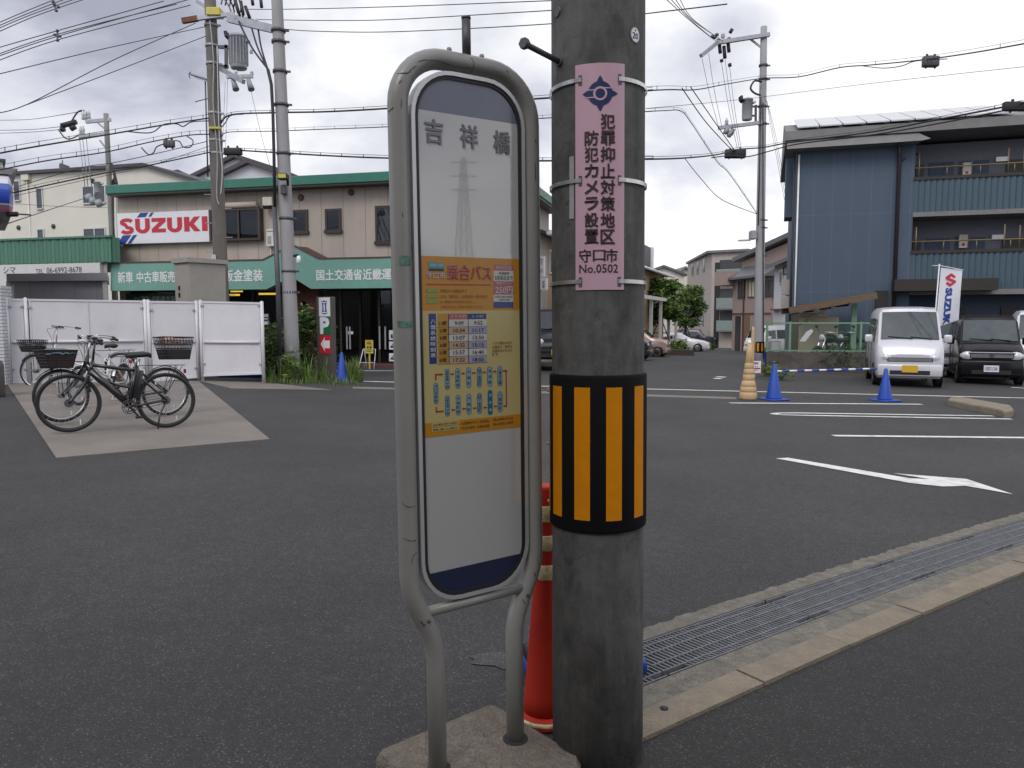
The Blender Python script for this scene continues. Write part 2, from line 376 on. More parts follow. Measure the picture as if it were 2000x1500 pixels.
# a gentle arc y(x) fitted to the grate's upper edge, others at constant offsets along its normal
import numpy as _np
_q = _np.polyfit([p.x for p in GU] + [p.x for p in UU], [p.y for p in GU] + [p.y - 0.115 for p in UU], 2)
def axis_pt(x): return Vector((x, _q[0] * x * x + _q[1] * x + _q[2]))
def axis_n(x):
    d = Vector((1, 2 * _q[0] * x + _q[1])).normalized(); return Vector((d.y, -d.x))      # towards the pavement
def off_of(L): 
    r = []
    for p in L:
        q = min((axis_pt(x * 0.02) for x in range(0, 400)), key=lambda a: (a - Vector((p.x, p.y))).length)
        r.append((q - Vector((p.x, p.y))).length)
    return sum(r) / len(r)
OG, OC, OK = off_of(GL), off_of(CR), off_of(KL); OU = -off_of(UU)
XS = [-0.5 + 0.2 * i for i in range(64)]                   # from behind the pole to far out of the frame
_XM = {}
def xmin(o):                                               # every line starts behind the foreground pole
    k = round(o, 4)
    if k not in _XM:
        x = -.6
        while True:
            p = axis_pt(x) + axis_n(x) * o
            if p.x / p.y >= .112: break
            x += .005
        _XM[k] = x
    return _XM[k]
def gline(o, xs=XS):
    out = []
    for i, x in enumerate(xs): x = max(x, xmin(o) + i * 1e-4); out.append(axis_pt(x) + axis_n(x) * o)
    return out
trench = gline(0.0) + gline(OG)[::-1]
outer = [(-40, -30), (40, -30), (40, 22), (-40, 22)]
def zed(p, d=0.0): return (p[0], p[1], gz(p[0], p[1]) + d)
mb = MB()
hole = [Vector((p[0], p[1], 0)) for p in trench]
pts = [Vector((a, b, 0)) for a, b in outer] + hole
tri = tessellate_polygon([[Vector((a, b, 0)) for a, b in outer], hole])
def ccw(t):
    a, b, c = (pts[i] for i in t)
    return t if (b - a).cross(c - a).z > 0 else t[::-1]
mb.add([zed(p) for p in pts], [ccw(tuple(t)) for t in tri], 'asphalt')
gx = [-400, -40, 40, 400]; gy = [-200, -30, 22, 122, 900]
for i in range(3):
    for j in range(4):
        if i == 1 and j == 1: continue
        c = [(gx[i], gy[j]), (gx[i + 1], gy[j]), (gx[i + 1], gy[j + 1]), (gx[i], gy[j + 1])]
        mb.add([zed(p) for p in c], [(0, 1, 2, 3)], 'asphalt')
struct(mb.build('ground'))
# pavement sheet in the right foreground
mb = MB(); e = gline(OK + 0.012)
for a, b in zip(e, e[1:]):
    mb.add([zed(a, .004), zed((a.x, -6), .004), zed((b.x, -6), .004), zed(b, .004)], [(0, 1, 2, 3)], 'asphalt_walk')
e0 = e[0]; mb.add([zed((-0.4, -6), .004), zed((e0.x, -6), .004), zed(e0, .004), zed((e0.x - .25, e0.y - .1), .004)], [(0, 1, 2, 3)], 'asphalt_walk')
struct(mb.build('pavement'))
# gutter: channel walls and floor, concrete shoulders
mb = MB()
def strip(o0, o1, z0, z1, m, xs=XS, wob=0.0):
    rnd = random.Random(3); a = gline(o0, xs); b = gline(o1, xs)
    a = [p + axis_n(x) * rnd.uniform(-wob, wob) for p, x in zip(a, xs)]
    for i in range(len(xs) - 1):
        c = [a[i], a[i + 1], b[i + 1], b[i]]
        vs = [zed(p, z0) for p in c] + [zed(p, z1) for p in c]
        f = [(7, 6, 5, 4)] if o1 > o0 else [(4, 5, 6, 7)]
        mb.add(vs, f + [(0, 4, 5, 1), (2, 6, 7, 3)], m)
    return mb
strip(0, OG, -.3, -.16, 'dark_pit'); strip(-.002, 0.006, -.16, 0.007, 'dark_pit'); strip(OG - .006, OG + .002, -.16, 0.007, 'dark_pit')
XF = [-0.4 + 0.035 * i for i in range(360)]
strip(OU, -.002, -.02, .006, 'rough_concrete', XF, .012)
strip(OG + .002, OC, -.02, .010, 'rough_concrete', XF)
struct(mb.build('gutter'))
# kerb stones, one by one along the pavement edge
def arclen(xs): 
    L = [0]
    for a, b in zip(xs, xs[1:]): L.append(L[-1] + (axis_pt(b) - axis_pt(a)).length)
    return L
AL = arclen(XF)
def x_at(l):
    for i, v in enumerate(AL):
        if v >= l: return XF[i]
    return XF[-1]
jx = [min(XF, key=lambda x: ((axis_pt(x) + axis_n(x) * OC) - Vector((g.x, g.y))).length) for g in (G(1426, 1315), G(1602, 1247), G(1751, 1190), G(1868, 1142), G(1973, 1100))]
step = (jx[-1] - jx[0]) / 4
kj = [xmin(OK), jx[0]] + jx[1:] + [jx[-1] + step * k for k in range(1, 6)]
for n, (a, b) in enumerate(zip(kj, kj[1:])):
    mb = MB(); xs = [a + .004 + (b - a - .008) * i / 6 for i in range(7)]; h = .016 + .003 * (n % 2)
    xa = xs if n else [xmin(OC) + (xs[-1] - xmin(OC)) * i / 6 for i in range(7)]; A = gline(OC + .008, xa); B = gline(OK, xs)
    for i in range(6):
        c = [A[i], A[i + 1], B[i + 1], B[i]]; vs = [zed(p, -.05) for p in c] + [zed(p, h) for p in c]
        f = [(7, 6, 5, 4), (0, 4, 5, 1), (2, 6, 7, 3)]
        if i == 0: f.append((3, 7, 4, 0))
        if i == 5: f.append((1, 5, 6, 2))
        mb.add(vs, f, 'kerb_concrete')
    if n == 0:
        q = G(1297, 1384, h); k = mb.mark(); mb.lathe([(.016, 0), (.016, .0035)], 'black', 12, (q.x, q.y, gz(q.x, q.y) + h))
    struct(mb.build('kerb'))
# steel grates: one-metre panels of fine cross bars on long bars, a notch with a bolt at each end
def grate(x0, x1, n, lab):
    mb = MB(); l0 = 0; W2 = OG
    L = (axis_pt(x1) - axis_pt(x0)).length; nb = int(L / .026)
    def pt(s, o, z):
        x = x0 + (x1 - x0) * s; p = axis_pt(x) + axis_n(x) * o; return Vector(zed(p, z))
    for k in range(nb + 1):
        s = .004 + (k / nb) * .992
        for a, b in ((.02, .05), (.05, W2 - .05), (W2 - .05, W2 - .02)):
            edge = a != .05 and (s < .12 or s > .88)
            if edge: continue
            mb.obox(pt(s, a, -.002), pt(s + .012, b, -.002), .0072, .016, 'steel_grate')
    for o in (.012, .05 + .0, W2 * .36, W2 * .64, W2 - .05, W2 - .012):
        mb.obox(pt(0.003, o, -.004), pt(.997, o, -.004), .006, .026, 'steel_grate')
    o = mb.build('drain_grate'); tag(o, lab, 'drain grate', 'steel grates along the gutter')
    nb_ = MB()
    for s in (.06, .94):
        for oo in (.03, W2 - .03):
            p = pt(s, oo, -.03); nb_.lathe([(.034, 0), (.034, .004)], 'black', 4, p); nb_.lathe([(.009, .004), (.009, .012), (0, .014)], 'galv', 8, p)
    nb_.build('bolt_plate', o)
gj = [min(XF, key=lambda x: ((axis_pt(x) + axis_n(x) * OG) - Vector((g.x, g.y))).length) for g in (G(1310, 1320), G(1596, 1212), G(1812, 1128), G(1965, 1074))]
gx_ = [gj[0] - .85, gj[0]] + gj[1:] + [gj[-1] + .85, gj[-1] + 1.7]
glab = ['steel drain grate partly hidden behind the near utility pole', 'nearest fully visible steel drain grate beside the beige kerb', 'second steel drain grate along the kerb from the near pole',
        'third steel drain grate along the kerb, bars already very fine', 'steel drain grate at the right edge where the gutter leaves the picture', 'steel drain grate beyond the right end of the visible gutter']
for i in range(5):
    if gx_[i + 1] > .1: grate(max(xmin(OG) - .05, gx_[i]) + .004, gx_[i + 1] - .004, i, glab[i])
# concrete pads
def pad(pix, h, m, name='pavement'):
    mb = MB(); mb.plate([(p.x, p.y) for p in (G(u, v) for u, v in pix)], lambda x, y: gz(x, y) - .05, lambda x, y: gz(x, y) + h, m); return struct(mb.build(name))
pad([(-60, 640 + 112), (15, 752), (110, 896), (527, 859), (388, 745), (200, 742)], .012, 'pad_concrete')
pad([(386, 744), (513, 747), (648, 762), (452, 759)], .010, 'pad_concrete')
pad([(690, 756), (1100, 766), (1438, 776.5), (1438, 780), (1100, 769.5), (688, 759)], .008, 'pad_concrete', 'gutter')
# white paint
def line(pts, w, name='road_marking'):
    mb = MB(); q = [G(u, v) for u, v in pts]
    for a, b in zip(q, q[1:]):
        d = (b - a).normalized(); n = Vector((-d.y, d.x, 0)) * w / 2
        c = [a - n, b - n, b + n, a + n]; mb.add([zed(p, .006) for p in c], [(0, 1, 2, 3)], 'paint_white')
    return struct(mb.build(name))
line([(703, 745), (1258, 760), (2050, 779)], .13)
line([(640, 724.5), (800, 724.5)], .12)
line([(1425, 787.5), (1800, 790)], .12)
line([(1627, 851.5), (2150, 857)], .13)
loop = [(1975, 819), (1560, 811.5), (1523, 810.5), (1508, 808.8), (1523, 807.2), (1560, 807), (1940, 813)]
line(loop, .11)
line([(1975, 757), (2080, 763)], .14)
mb = MB(); ap = [(635, 222), (690, 219), (1240, 312), (1330, 316), (1163, 289), (1495, 315), (1705, 384), (1490, 346), (1385, 349), (1240, 333)]
q = [G(1240 + a * .4333, 800 + b * .4333) for a, b in ap]; 
mb.add([zed(p, .006) for p in q], [tuple(range(len(q)))[::-1]], 'paint_white'); 
if mb.v and (Vector(mb.v[1]) - Vector(mb.v[0])).cross(Vector(mb.v[2]) - Vector(mb.v[1])).z > 0: mb.f[0] = mb.f[0][::-1]
struct(mb.build('road_marking'))
for w, pts in ((.25, [(1404, 737), (1412, 736)]), (.2, [(1398, 740), (1406, 739)])): line(pts, w)
# scuffed cement patch beside the base slab
asphalt('scuff', (0.062, 0.060, 0.057), .9)
mb = MB(); c = G(968, 1290); rnd = random.Random(5)
mb.add([zed((c.x + (.07 + .06 * rnd.random()) * cos(a * pi / 8) * 1.3, c.y + (.05 + .06 * rnd.random()) * sin(a * pi / 8)), .004) for a in range(16)], [tuple(range(16))], 'scuff')
struct(mb.build('cement_patch'))
# concrete end of a traffic island on the right
mb = MB(); ip = [(1400, 1152), (1405, 1124), (1500, 1118), (1880, 1182), (1915, 1230), (1900, 1255), (1840, 1258), (1780, 1228)]
pp = [(g.x, g.y) for g in (G(1500 + a / 4, 500 + b / 4) for a, b in [(1400, 1170), (1420, 1150), (1500, 1145), (1890, 1215), (1918, 1245), (1900, 1262), (1840, 1266), (1800, 1250)])]
mb.plate(pp, lambda x, y: gz(x, y) - .05, lambda x, y: gz(x, y) + .12, 'kerb_concrete')
o = mb.build('kerb'); bv = o.modifiers.new('b', 'BEVEL'); bv.width = .03; bv.segments = 2; struct(o)
# ================================================================ bus stop sign
mat('pipe_grey', (0.255, 0.25, 0.232), 0.42, var=0.08, scale=5, coat=0.2, stain=(0.24, 0.23, 0.21), stainamt=0.45, bump=0.03)
mat('pipe_scar', (0.06, 0.06, 0.06), 0.8)
mat('alu_rim', (0.55, 0.55, 0.54), 0.35, metal=0.5, var=0.05)
mat('gasket', (0.014, 0.014, 0.016), 0.5)
mat('board_white', (0.40, 0.40, 0.39), 0.02, var=0.03, scale=2, coat=1.0, spec=0.9)
mat('board_navy', (0.014, 0.02, 0.055), 0.2, var=0.05, coat=0.6)
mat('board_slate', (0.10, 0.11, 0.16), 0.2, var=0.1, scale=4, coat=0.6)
mat('title_grey', (0.17, 0.17, 0.18), 0.4, var=0.02)
mat('slab', (0.165, 0.138, 0.108), 0.9, var=0.28, scale=18, bump=1.0, bscale=70, stain=(0.12, 0.10, 0.075), stainamt=0.7, fine=0.3)
for n_, c_ in dict(ps_orange=(0.72, 0.33, 0.03), ps_cream=(0.74, 0.62, 0.27), ps_red=(0.55, 0.07, 0.05), ps_pink=(0.62, 0.16, 0.20), ps_green=(0.25, 0.42, 0.06), ps_blue=(0.035, 0.075, 0.30),
                   ps_white=(0.80, 0.78, 0.74), ps_peach=(0.72, 0.50, 0.33), ps_lilac=(0.46, 0.47, 0.66), ps_gold=(0.66, 0.36, 0.05), ps_sky=(0.33, 0.52, 0.60), ps_cyan=(0.02, 0.20, 0.38), ps_teal=(0.10, 0.36, 0.40),
                   ps_brown=(0.30, 0.10, 0.02), ps_ink=(0.03, 0.03, 0.035)).items():
    mat(n_, tuple(x * .60 for x in c_), 0.15, var=0.02, coat=0.2, spec=0.3)
SK = 0.968
SG = Fr((-0.126 + .0139, 2.425, 0.0), R(34.2), R(-0.8))     # tilted a touch to the left at the top
GS = SG.loc((SG.o.x, SG.o.y, 0)).z
root = thing('bus_stop_sign', 'tall grey pipe framed bus stop sign with white board and yellow timetable on concrete slab', 'bus stop sign', SG)
PXW, PR, ZT, RC = .2345, .0300, 2.258, .150
mb = MB()
path = [(-.150, 0, .02), (-.150, 0, .40), (-.152, 0, .45), (-.162, 0, .50), (-.188, 0, .56), (-.215, 0, .615), (-PXW + .004, 0, .66), (-PXW, 0, .71), (-PXW, 0, ZT - RC)]
path += arc(-PXW + RC, ZT - RC, RC, pi, pi / 2, 9)[1:] + arc(PXW - RC, ZT - RC, RC, pi / 2, 0, 9)
path += [(PXW, 0, .71), (PXW - .004, 0, .66), (.215, 0, .615), (.188, 0, .56), (.162, 0, .50), (.152, 0, .45), (.150, 0, .40), (.150, 0, .02)]
mb.tube(path, PR, 'pipe_grey', 18)
rnd = random.Random(11)
CL = [Vector(p) for p in path]
def psurf(x, z, up=.0006):                                   # point of the pipe's front surface above (x, z)
    q_ = Vector((x, 0, z)); d = 9
    for a, b in zip(CL, CL[1:]):
        t = max(0, min(1, (q_ - a).dot(b - a) / (b - a).length_squared)); d = min(d, (q_ - a.lerp(b, t)).length)
    return Vector((x, -sqrt(max(.00002, PR * PR - d * d)) - up, z))
def pscar(px, w=.002, k=3):                                  # worn scratches drawn along photo points
    pts = spline([Vector((*SG.at(u, v, -.026), 0)) for u, v in px], k)
    for p0, p1 in zip(pts, pts[1:]): mb.obox(psurf(p0.x, p0.y), psurf(p1.x, p1.y), .0012, w * rnd.uniform(.35, 1.2), 'pipe_scar')
c6 = lambda *q: [(750 + x / 3.124, 20 + y / 3.124) for x, y in q]
for q_, w_ in (([(205, 315), (250, 305), (330, 310), (400, 330), (460, 345), (530, 350)], .0012), ([(90, 380), (140, 385), (165, 360), (195, 340)], .0024), ([(92, 445), (106, 425)], .003), ([(46, 612), (62, 590)], .003), ([(105, 545), (100, 600)], .001), ([(530, 290), (545, 330), (540, 370), (525, 402)], .0008), ([(915, 930), (918, 980), (917, 1040)], .0035), ([(918, 790), (922, 812)], .003), ([(108, 1235), (112, 1262)], .002), ([(745, 370), (752, 382)], .002), ([(864, 500), (868, 512)], .002)): pscar(c6(*q_), w_)
for q_, w_ in (([(788, 983), (796, 990), (810, 988)], .0022), ([(790, 1052), (800, 1056), (812, 1054)], .0022), ([(803, 1100), (806, 1085), (816, 1077)], .0012), ([(1048, 1090), (1050, 1102)], .003), ([(1042, 1118), (1045, 1125)], .004), ([(1020, 1170), (1024, 1178)], .003), ([(822, 1214), (829, 1222)], .006), ([(838, 1290), (838, 1480)], .0012), ([(806, 476), (808, 492)], .0018)): pscar(q_, w_)
mb.build('frame', root)
mat('tape_green', (0.10, 0.19, 0.15), .7, var=.5, scale=90)
for u0, v0, u1, v1 in ((780, 499, 803, 519), (779, 627, 806, 640)):    # remains of old green tape on the left pipe
    mb = MB(); n = 8; a = SG.at(u0, v0, -.026); b = SG.at(u1, v1, -.026); vs = [psurf(a[0] + (b[0] - a[0]) * i / n, z, .0008) for z in (b[1], a[1]) for i in range(n + 1)]
    mb.add(vs, [(i, i + 1, n + 2 + i, n + 1 + i) for i in range(n)], 'tape_green', True); mb.build('tape_remains', root)
mb = MB(); mb.tube([(-.185, -.004, .584), (.185, -.004, .584)], .0165, 'pipe_grey', 12); mb.build('crossbar', root)
for x in (-.186, .186): MB().lathe([(.006, 0), (.005, .004), (0, .005)], 'steel_dark', 8, (x, -PR - .001, .565), Matrix.Rotation(pi / 2, 4, 'X')).build('bolt', root)
for x, z in ((-.06, 0), (.055, 0)): MB().lathe([(.008, -.01), (.008, .006), (.006, .010)], 'pipe_grey', 8, (x, 0, ZT + PR)).build('bolt', root)
MB().tube([(.001, 0, ZT + .02), (.001, 0, ZT + .134)], .0135, 'steel_dark', 14).tube([(.001, 0, ZT + .134), (.001, 0, ZT + .140)], .0145, 'steel_dark', 14).build('top_pipe', root)
# board with rim, gasket and printed face
BX, B0, B1, BR = .201, .606, 2.224, .140
mb = MB()
def ring(o0, o1, y0, y1, m):
    a = rrect(-BX + o0, BX - o0, B0 + o0, B1 - o0, BR - o0, 8); b = rrect(-BX + o1, BX - o1, B0 + o1, B1 - o1, BR - o1, 8); n = len(a)
    vs = [(x, y0, z) for x, z in a] + [(x, y0, z) for x, z in b] + [(x, y1, z) for x, z in a] + [(x, y1, z) for x, z in b]
    fs = []
    for i in range(n):
        j = (i + 1) % n; fs += [(i, j, n + j, n + i), (2 * n + i, 2 * n + j, j, i), (n + i, n + j, 3 * n + j, 3 * n + i), (3 * n + i, 3 * n + j, 2 * n + j, 2 * n + i)]
    mb.add(vs, fs, m)
ring(0, .012, -.020, .020, 'alu_rim'); mb.build('board_rim', root)
mb = MB(); ring(.012, .0235, -.016, .016, 'gasket'); mb.build('gasket', root)
zt = (SG.at(812, 213)[1] + SG.at(1012, 247)[1]) / 2; zb = (SG.at(830, 1118)[1] + SG.at(1018, 1080)[1]) / 2
mb = MB(); fp = rrect(-BX + .023, BX - .023, B0 + .023, B1 - .023, BR - .023, 8)
def clip(poly, z, keep_above):
    out = []
    for i in range(len(poly)):
        a, b = poly[i], poly[(i + 1) % len(poly)]; ia = (a[1] >= z) == keep_above; ib = (b[1] >= z) == keep_above
        if ia: out.append(a)
        if ia != ib: t = (z - a[1]) / (b[1] - a[1]); out.append((a[0] + (b[0] - a[0]) * t, z))
    return out
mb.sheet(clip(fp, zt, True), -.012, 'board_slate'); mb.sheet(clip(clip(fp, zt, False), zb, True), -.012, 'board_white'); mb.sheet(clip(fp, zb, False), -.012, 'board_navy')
mb.add([(x, .012, z) for x, z in fp], [tuple(range(len(fp)))], 'board_white')
def prect(x0, y0, x1, y1):                                   # rect on the board from two photo pixels
    um = (x0 + x1) / 2; return SG.at(x0, y0, -.013)[0], SG.at(x1, y1, -.013)[0], SG.at(um, y1, -.013)[1], SG.at(um, y0, -.013)[1]
def center_rect(u, v, w, h, ch):                             # one glyph centred on a pixel, keeping its shape
    a = SG.at(u, v, -.013); return a[0] - w / 2, a[0] + w / 2, a[1] - h / 2, a[1] + h / 2
for ch, u, v in (('吉', 847.5, 257), ('祥', 916, 267), ('橋', 980, 278.5)): mb.text(ch, *center_rect(u, v, .060, .068, ch), -.0135, 'title_grey', .05)
mb.build('board', root)
# timetable poster
def pc(x, y): return 800 + x * .26652, 480 + y * .26667
def pr(x0, y0, x1, y1): return prect(*pc(x0, y0), *pc(x1, y1))
mb = MB()
zz = lambda a, b: (SG.at(*a, -.013)[1] + SG.at(*b, -.013)[1]) / 2
z_top = zz((822, 497), (1012, 508)); z_h = zz((826, 607), (1013, 606)); z_f = zz((828, 827), (1014.5, 809)); z_b = zz((829, 854.7), (1014.5, 834.7))
X0, X1 = -BX + .0238, BX - .0238; yq = -.0128
mb.rect(X0, X1, z_h, z_top, yq, 'ps_orange'); mb.rect(X0, X1, z_f, z_h, yq, 'ps_cream'); mb.rect(X0, X1, z_b, z_f, yq, 'ps_orange')
PT = lambda t, q, m='ps_ink', b=.015, y=-.0142: mb.text(t, *pr(*q), y, m, b)
RB = lambda q, m, y=-.0134: mb.rect(*pr(*q), y, m)
RB((135, 122, 255, 180), 'ps_teal'); RB((145, 130, 200, 152), 'ps_sky', -.0138); RB((208, 130, 248, 152), 'ps_sky', -.0138); RB((140, 168, 250, 184), 'ps_ink', -.0138)
for t, q in (('守口市', (120, 195, 262, 240)), ('乗合バス', (275, 138, 595, 250))):
    PT(t, q, 'ps_red', .09 if t == '守口市' else .075, -.0136); PT(t, q, 'ps_white', .02, -.0142)
RB((122, 280, 598, 290), 'ps_red')
for i, (lab, txt, x2) in enumerate((('運行日', '月曜日から金曜日まで', 418), ('運休日', '土日、祝休日、12月29日～翌1月3日', 565), ('乗車定員', '8人（乗車時の立ち乗りは行いません。）', 475))):
    y = 318 + i * 41; RB((120, y - 2, 208, y + 26), 'ps_green'); PT(lab, (132, y + 2, 198, y + 22), 'ps_cream', 0); PT(txt, (222, y, x2, y + 24 - 4 * (i == 2)), 'ps_brown', 0.005)
PT('※乗車定員に達した場合はご乗車になれません。', (225, 437, 545, 455), 'ps_red', 0)
RB((615, 140, 760, 182), 'ps_pink'); RB((615, 183, 760, 260), 'ps_white'); RB((615, 260, 760, 358), 'ps_pink'); RB((615, 358, 760, 410), 'ps_white'); RB((615, 410, 760, 455), 'ps_blue')
PT('期間限定', (630, 148, 748, 174), 'ps_white', 0); PT('令和8年', (650, 190, 730, 214)); PT('5月末日まで', (624, 218, 755, 252)); PT('運賃', (632, 264, 675, 286), 'ps_white', 0); PT('(税込大人)', (680, 268, 745, 284), 'ps_white', 0)
PT('250円', (628, 298, 754, 352), 'ps_white', .03); PT('小学生・障がい者100円', (624, 366, 752, 382)); PT('未就学児 無料', (655, 388, 735, 402))
RB((138, 497, 200, 865), 'ps_blue'); RB((203, 497, 285, 862), 'ps_gold'); RB((288, 497, 423, 537), 'ps_pink'); RB((428, 497, 562, 537), 'ps_blue')
PT('月・水・金 曜日', (300, 507, 412, 527), 'ps_white', 0); PT('火・木 曜日', (455, 507, 538, 527), 'ps_white', 0)
ttl = '八雲系統時刻表'
for i, ch in enumerate(ttl): PT(ch, (152, 540 + i * 41, 190, 572 + i * 41), 'ps_white', .03)
rows = (('1便', '9:09', '9:52'), ('2便', '10:34', '11:17'), ('3便', '13:07', '13:50'), ('4便', '14:32', '15:15'), ('5便', '15:57', '16:40'), ('6便', '17:22', '18:05'))
for i, (n_, a_, b_) in enumerate(rows):
    y = 540 + i * 53.8
    RB((288, y, 428, y + 52), 'ps_peach' if i % 2 else 'ps_white', -.0134); RB((431, y - 2, 566, y + 50), 'ps_lilac' if i % 2 else 'ps_white', -.0134)
    PT(n_, (218, y + 12, 272, y + 42)); w = 42 if len(a_) == 5 else 32; cxa, cxb = 362, 502
    PT(a_, (cxa - w, y + 12, cxa + w, y + 40), 'ps_ink', .012); PT(b_, (cxb - (40 if len(b_) == 5 else 30), y + 10, cxb + (40 if len(b_) == 5 else 30), y + 38), 'ps_ink', .012)
    RB((203, y + 52, 566, y + 54), 'ps_ink', -.0136)
for x in (286, 429): RB((x, 497, x + 2, 862), 'ps_ink', -.0136)
for i, t in enumerate(('バスの現在の走行', '位置及び、車内の', '混雑状況がわかり', 'ます。')): PT(t, (604, 700 + i * 28, 748 if i < 3 else 655, 722 + i * 28), 'ps_brown', .003)
top = (('京阪本通二丁目', 275, 900, 1055), ('外島町南', 353, 896, 1048), ('外島町', 433, 890, 1042), ('日下金田町', 511, 888, 1038), ('吉祥橋', 587, 884, 1032), ('八雲北公園', 661, 880, 1028))
bot = (('守口市駅前', 193, 1003, 1160), ('京阪本通二丁目', 277, 1095, 1250), ('外島町南', 356, 1090, 1243), ('外島町', 435, 1083, 1236), ('日下金田町', 512, 1077, 1230), ('吉祥橋', 590, 1055, 1240), ('八雲西町', 663, 1066, 1217))
for nm, x, y0, y1 in top + bot:
    hot = nm == '吉祥橋' and y0 > 1000
    a = prect(*pc(x - 19, y0), *pc(x + 19, y1)); mb.sheet(rrect(*a, (a[1] - a[0]) / 2 - .0001, 5), -.0134, 'ps_cyan')
    a = prect(*pc(x - 15, y0 + 4), *pc(x + 15, y1 - 4)); mb.sheet(rrect(*a, (a[1] - a[0]) / 2 - .0001, 5), -.0137, 'ps_cyan' if hot else 'ps_sky')
    n_ = len(nm); st = (y1 - y0 - 24) / n_
    for i, ch in enumerate(nm): PT(ch, (x - 10, y0 + 12 + (i + .5) * st - min(11, st * .45), x + 10, y0 + 12 + (i + .5) * st + min(11, st * .45)), 'ps_white' if hot else 'ps_ink', .01)
def arrow(x0, x1, y):                                        # small red arrow between two stops
    a = SG.at(*pc(x0, y), -.013); b = SG.at(*pc(x1, y), -.013); z = (a[1] + b[1]) / 2; d = 1 if x1 > x0 else -1; h = .0022; k = .0065 * d
    mb.sheet([(a[0], z - h), (b[0] - k, z - h), (b[0] - k, z - 2.2 * h), (b[0], z), (b[0] - k, z + 2.2 * h), (b[0] - k, z + h), (a[0], z + h)], -.0134, 'ps_red')
for x, y in ((298, 940), (377, 936), (456, 932), (533, 927), (609, 922)): arrow(x, x + 30, y)
for x, y in ((334, 1202), (414, 1194), (492, 1189), (568, 1185), (643, 1176)): arrow(x, x - 30, y)
RB((185, 940, 197, 985), 'ps_red'); RB((185, 937, 232, 949), 'ps_red'); arrow(215, 247, 943); RB((683, 910, 715, 922), 'ps_red'); RB((702, 910, 714, 1180), 'ps_red'); RB((688, 1168, 714, 1180), 'ps_red'); RB((190, 1180, 201, 1222), 'ps_red'); RB((190, 1208, 252, 1220), 'ps_red')
for i, (t, y) in enumerate((('当日の運行に関するお問合せ', 1296), ('事業に関するお問合せ', 1332))):
    RB((162, y - 6, 362, y + 22), 'ps_cream'); PT(t, (170, y, 354, y + 16), 'ps_ink', .01)
PT('大阪阪神タクシー株式会社', (380, 1280, 582, 1302), 'ps_ink', 0); PT('守口市 都市・交通計画課', (380, 1316, 585, 1338), 'ps_ink', 0)
PT('06-6996-3133', (612, 1258, 754, 1276), 'ps_ink', 0); PT('06-6992-1694', (612, 1291, 756, 1309), 'ps_ink', 0)
mb.build('timetable_poster', root)
# base slab (turned a little more than the sign)
mb = MB(); hh = .256; cz = .05; inv = SG.I
sl = Matrix.Translation((-.102, 2.405, 0)) @ Matrix.Rotation(R(40.5), 4, 'Z')
k = mb.mark(); oc = [(-hh, -hh + cz), (-hh + cz, -hh), (hh - cz, -hh), (hh, -hh + cz), (hh, hh - .02), (hh - .02, hh), (-hh + .02, hh), (-hh, hh - .02)]
t = .02; n = 8
lay = [(1.0, -.03), (1.0, .035), (.955, .06)]
vs = [(x * s_, y * s_, z) for s_, z in lay for x, y in oc]
mb.add(vs, [(i + j * n, (i + 1) % n + j * n, (i + 1) % n + (j + 1) * n, i + (j + 1) * n) for j in range(2) for i in range(n)], 'slab')
bm = bmesh.new(); fv = [bm.verts.new(Vector((x * .955, y * .955, .06))) for x, y in oc]; bm.faces.new(fv); bm.free()
mb.add([(x * .955, y * .955, .06) for x, y in oc], [tuple(range(n))], 'slab')
mb.xf(k, inv @ sl)
for x in (-.150, .150): mb.lathe([(.043, .0), (.043, .0615), (.033, .0625)], 'dark_pit', 20, (x, 0, 0), smooth=False)
mb.build('base_slab', root)

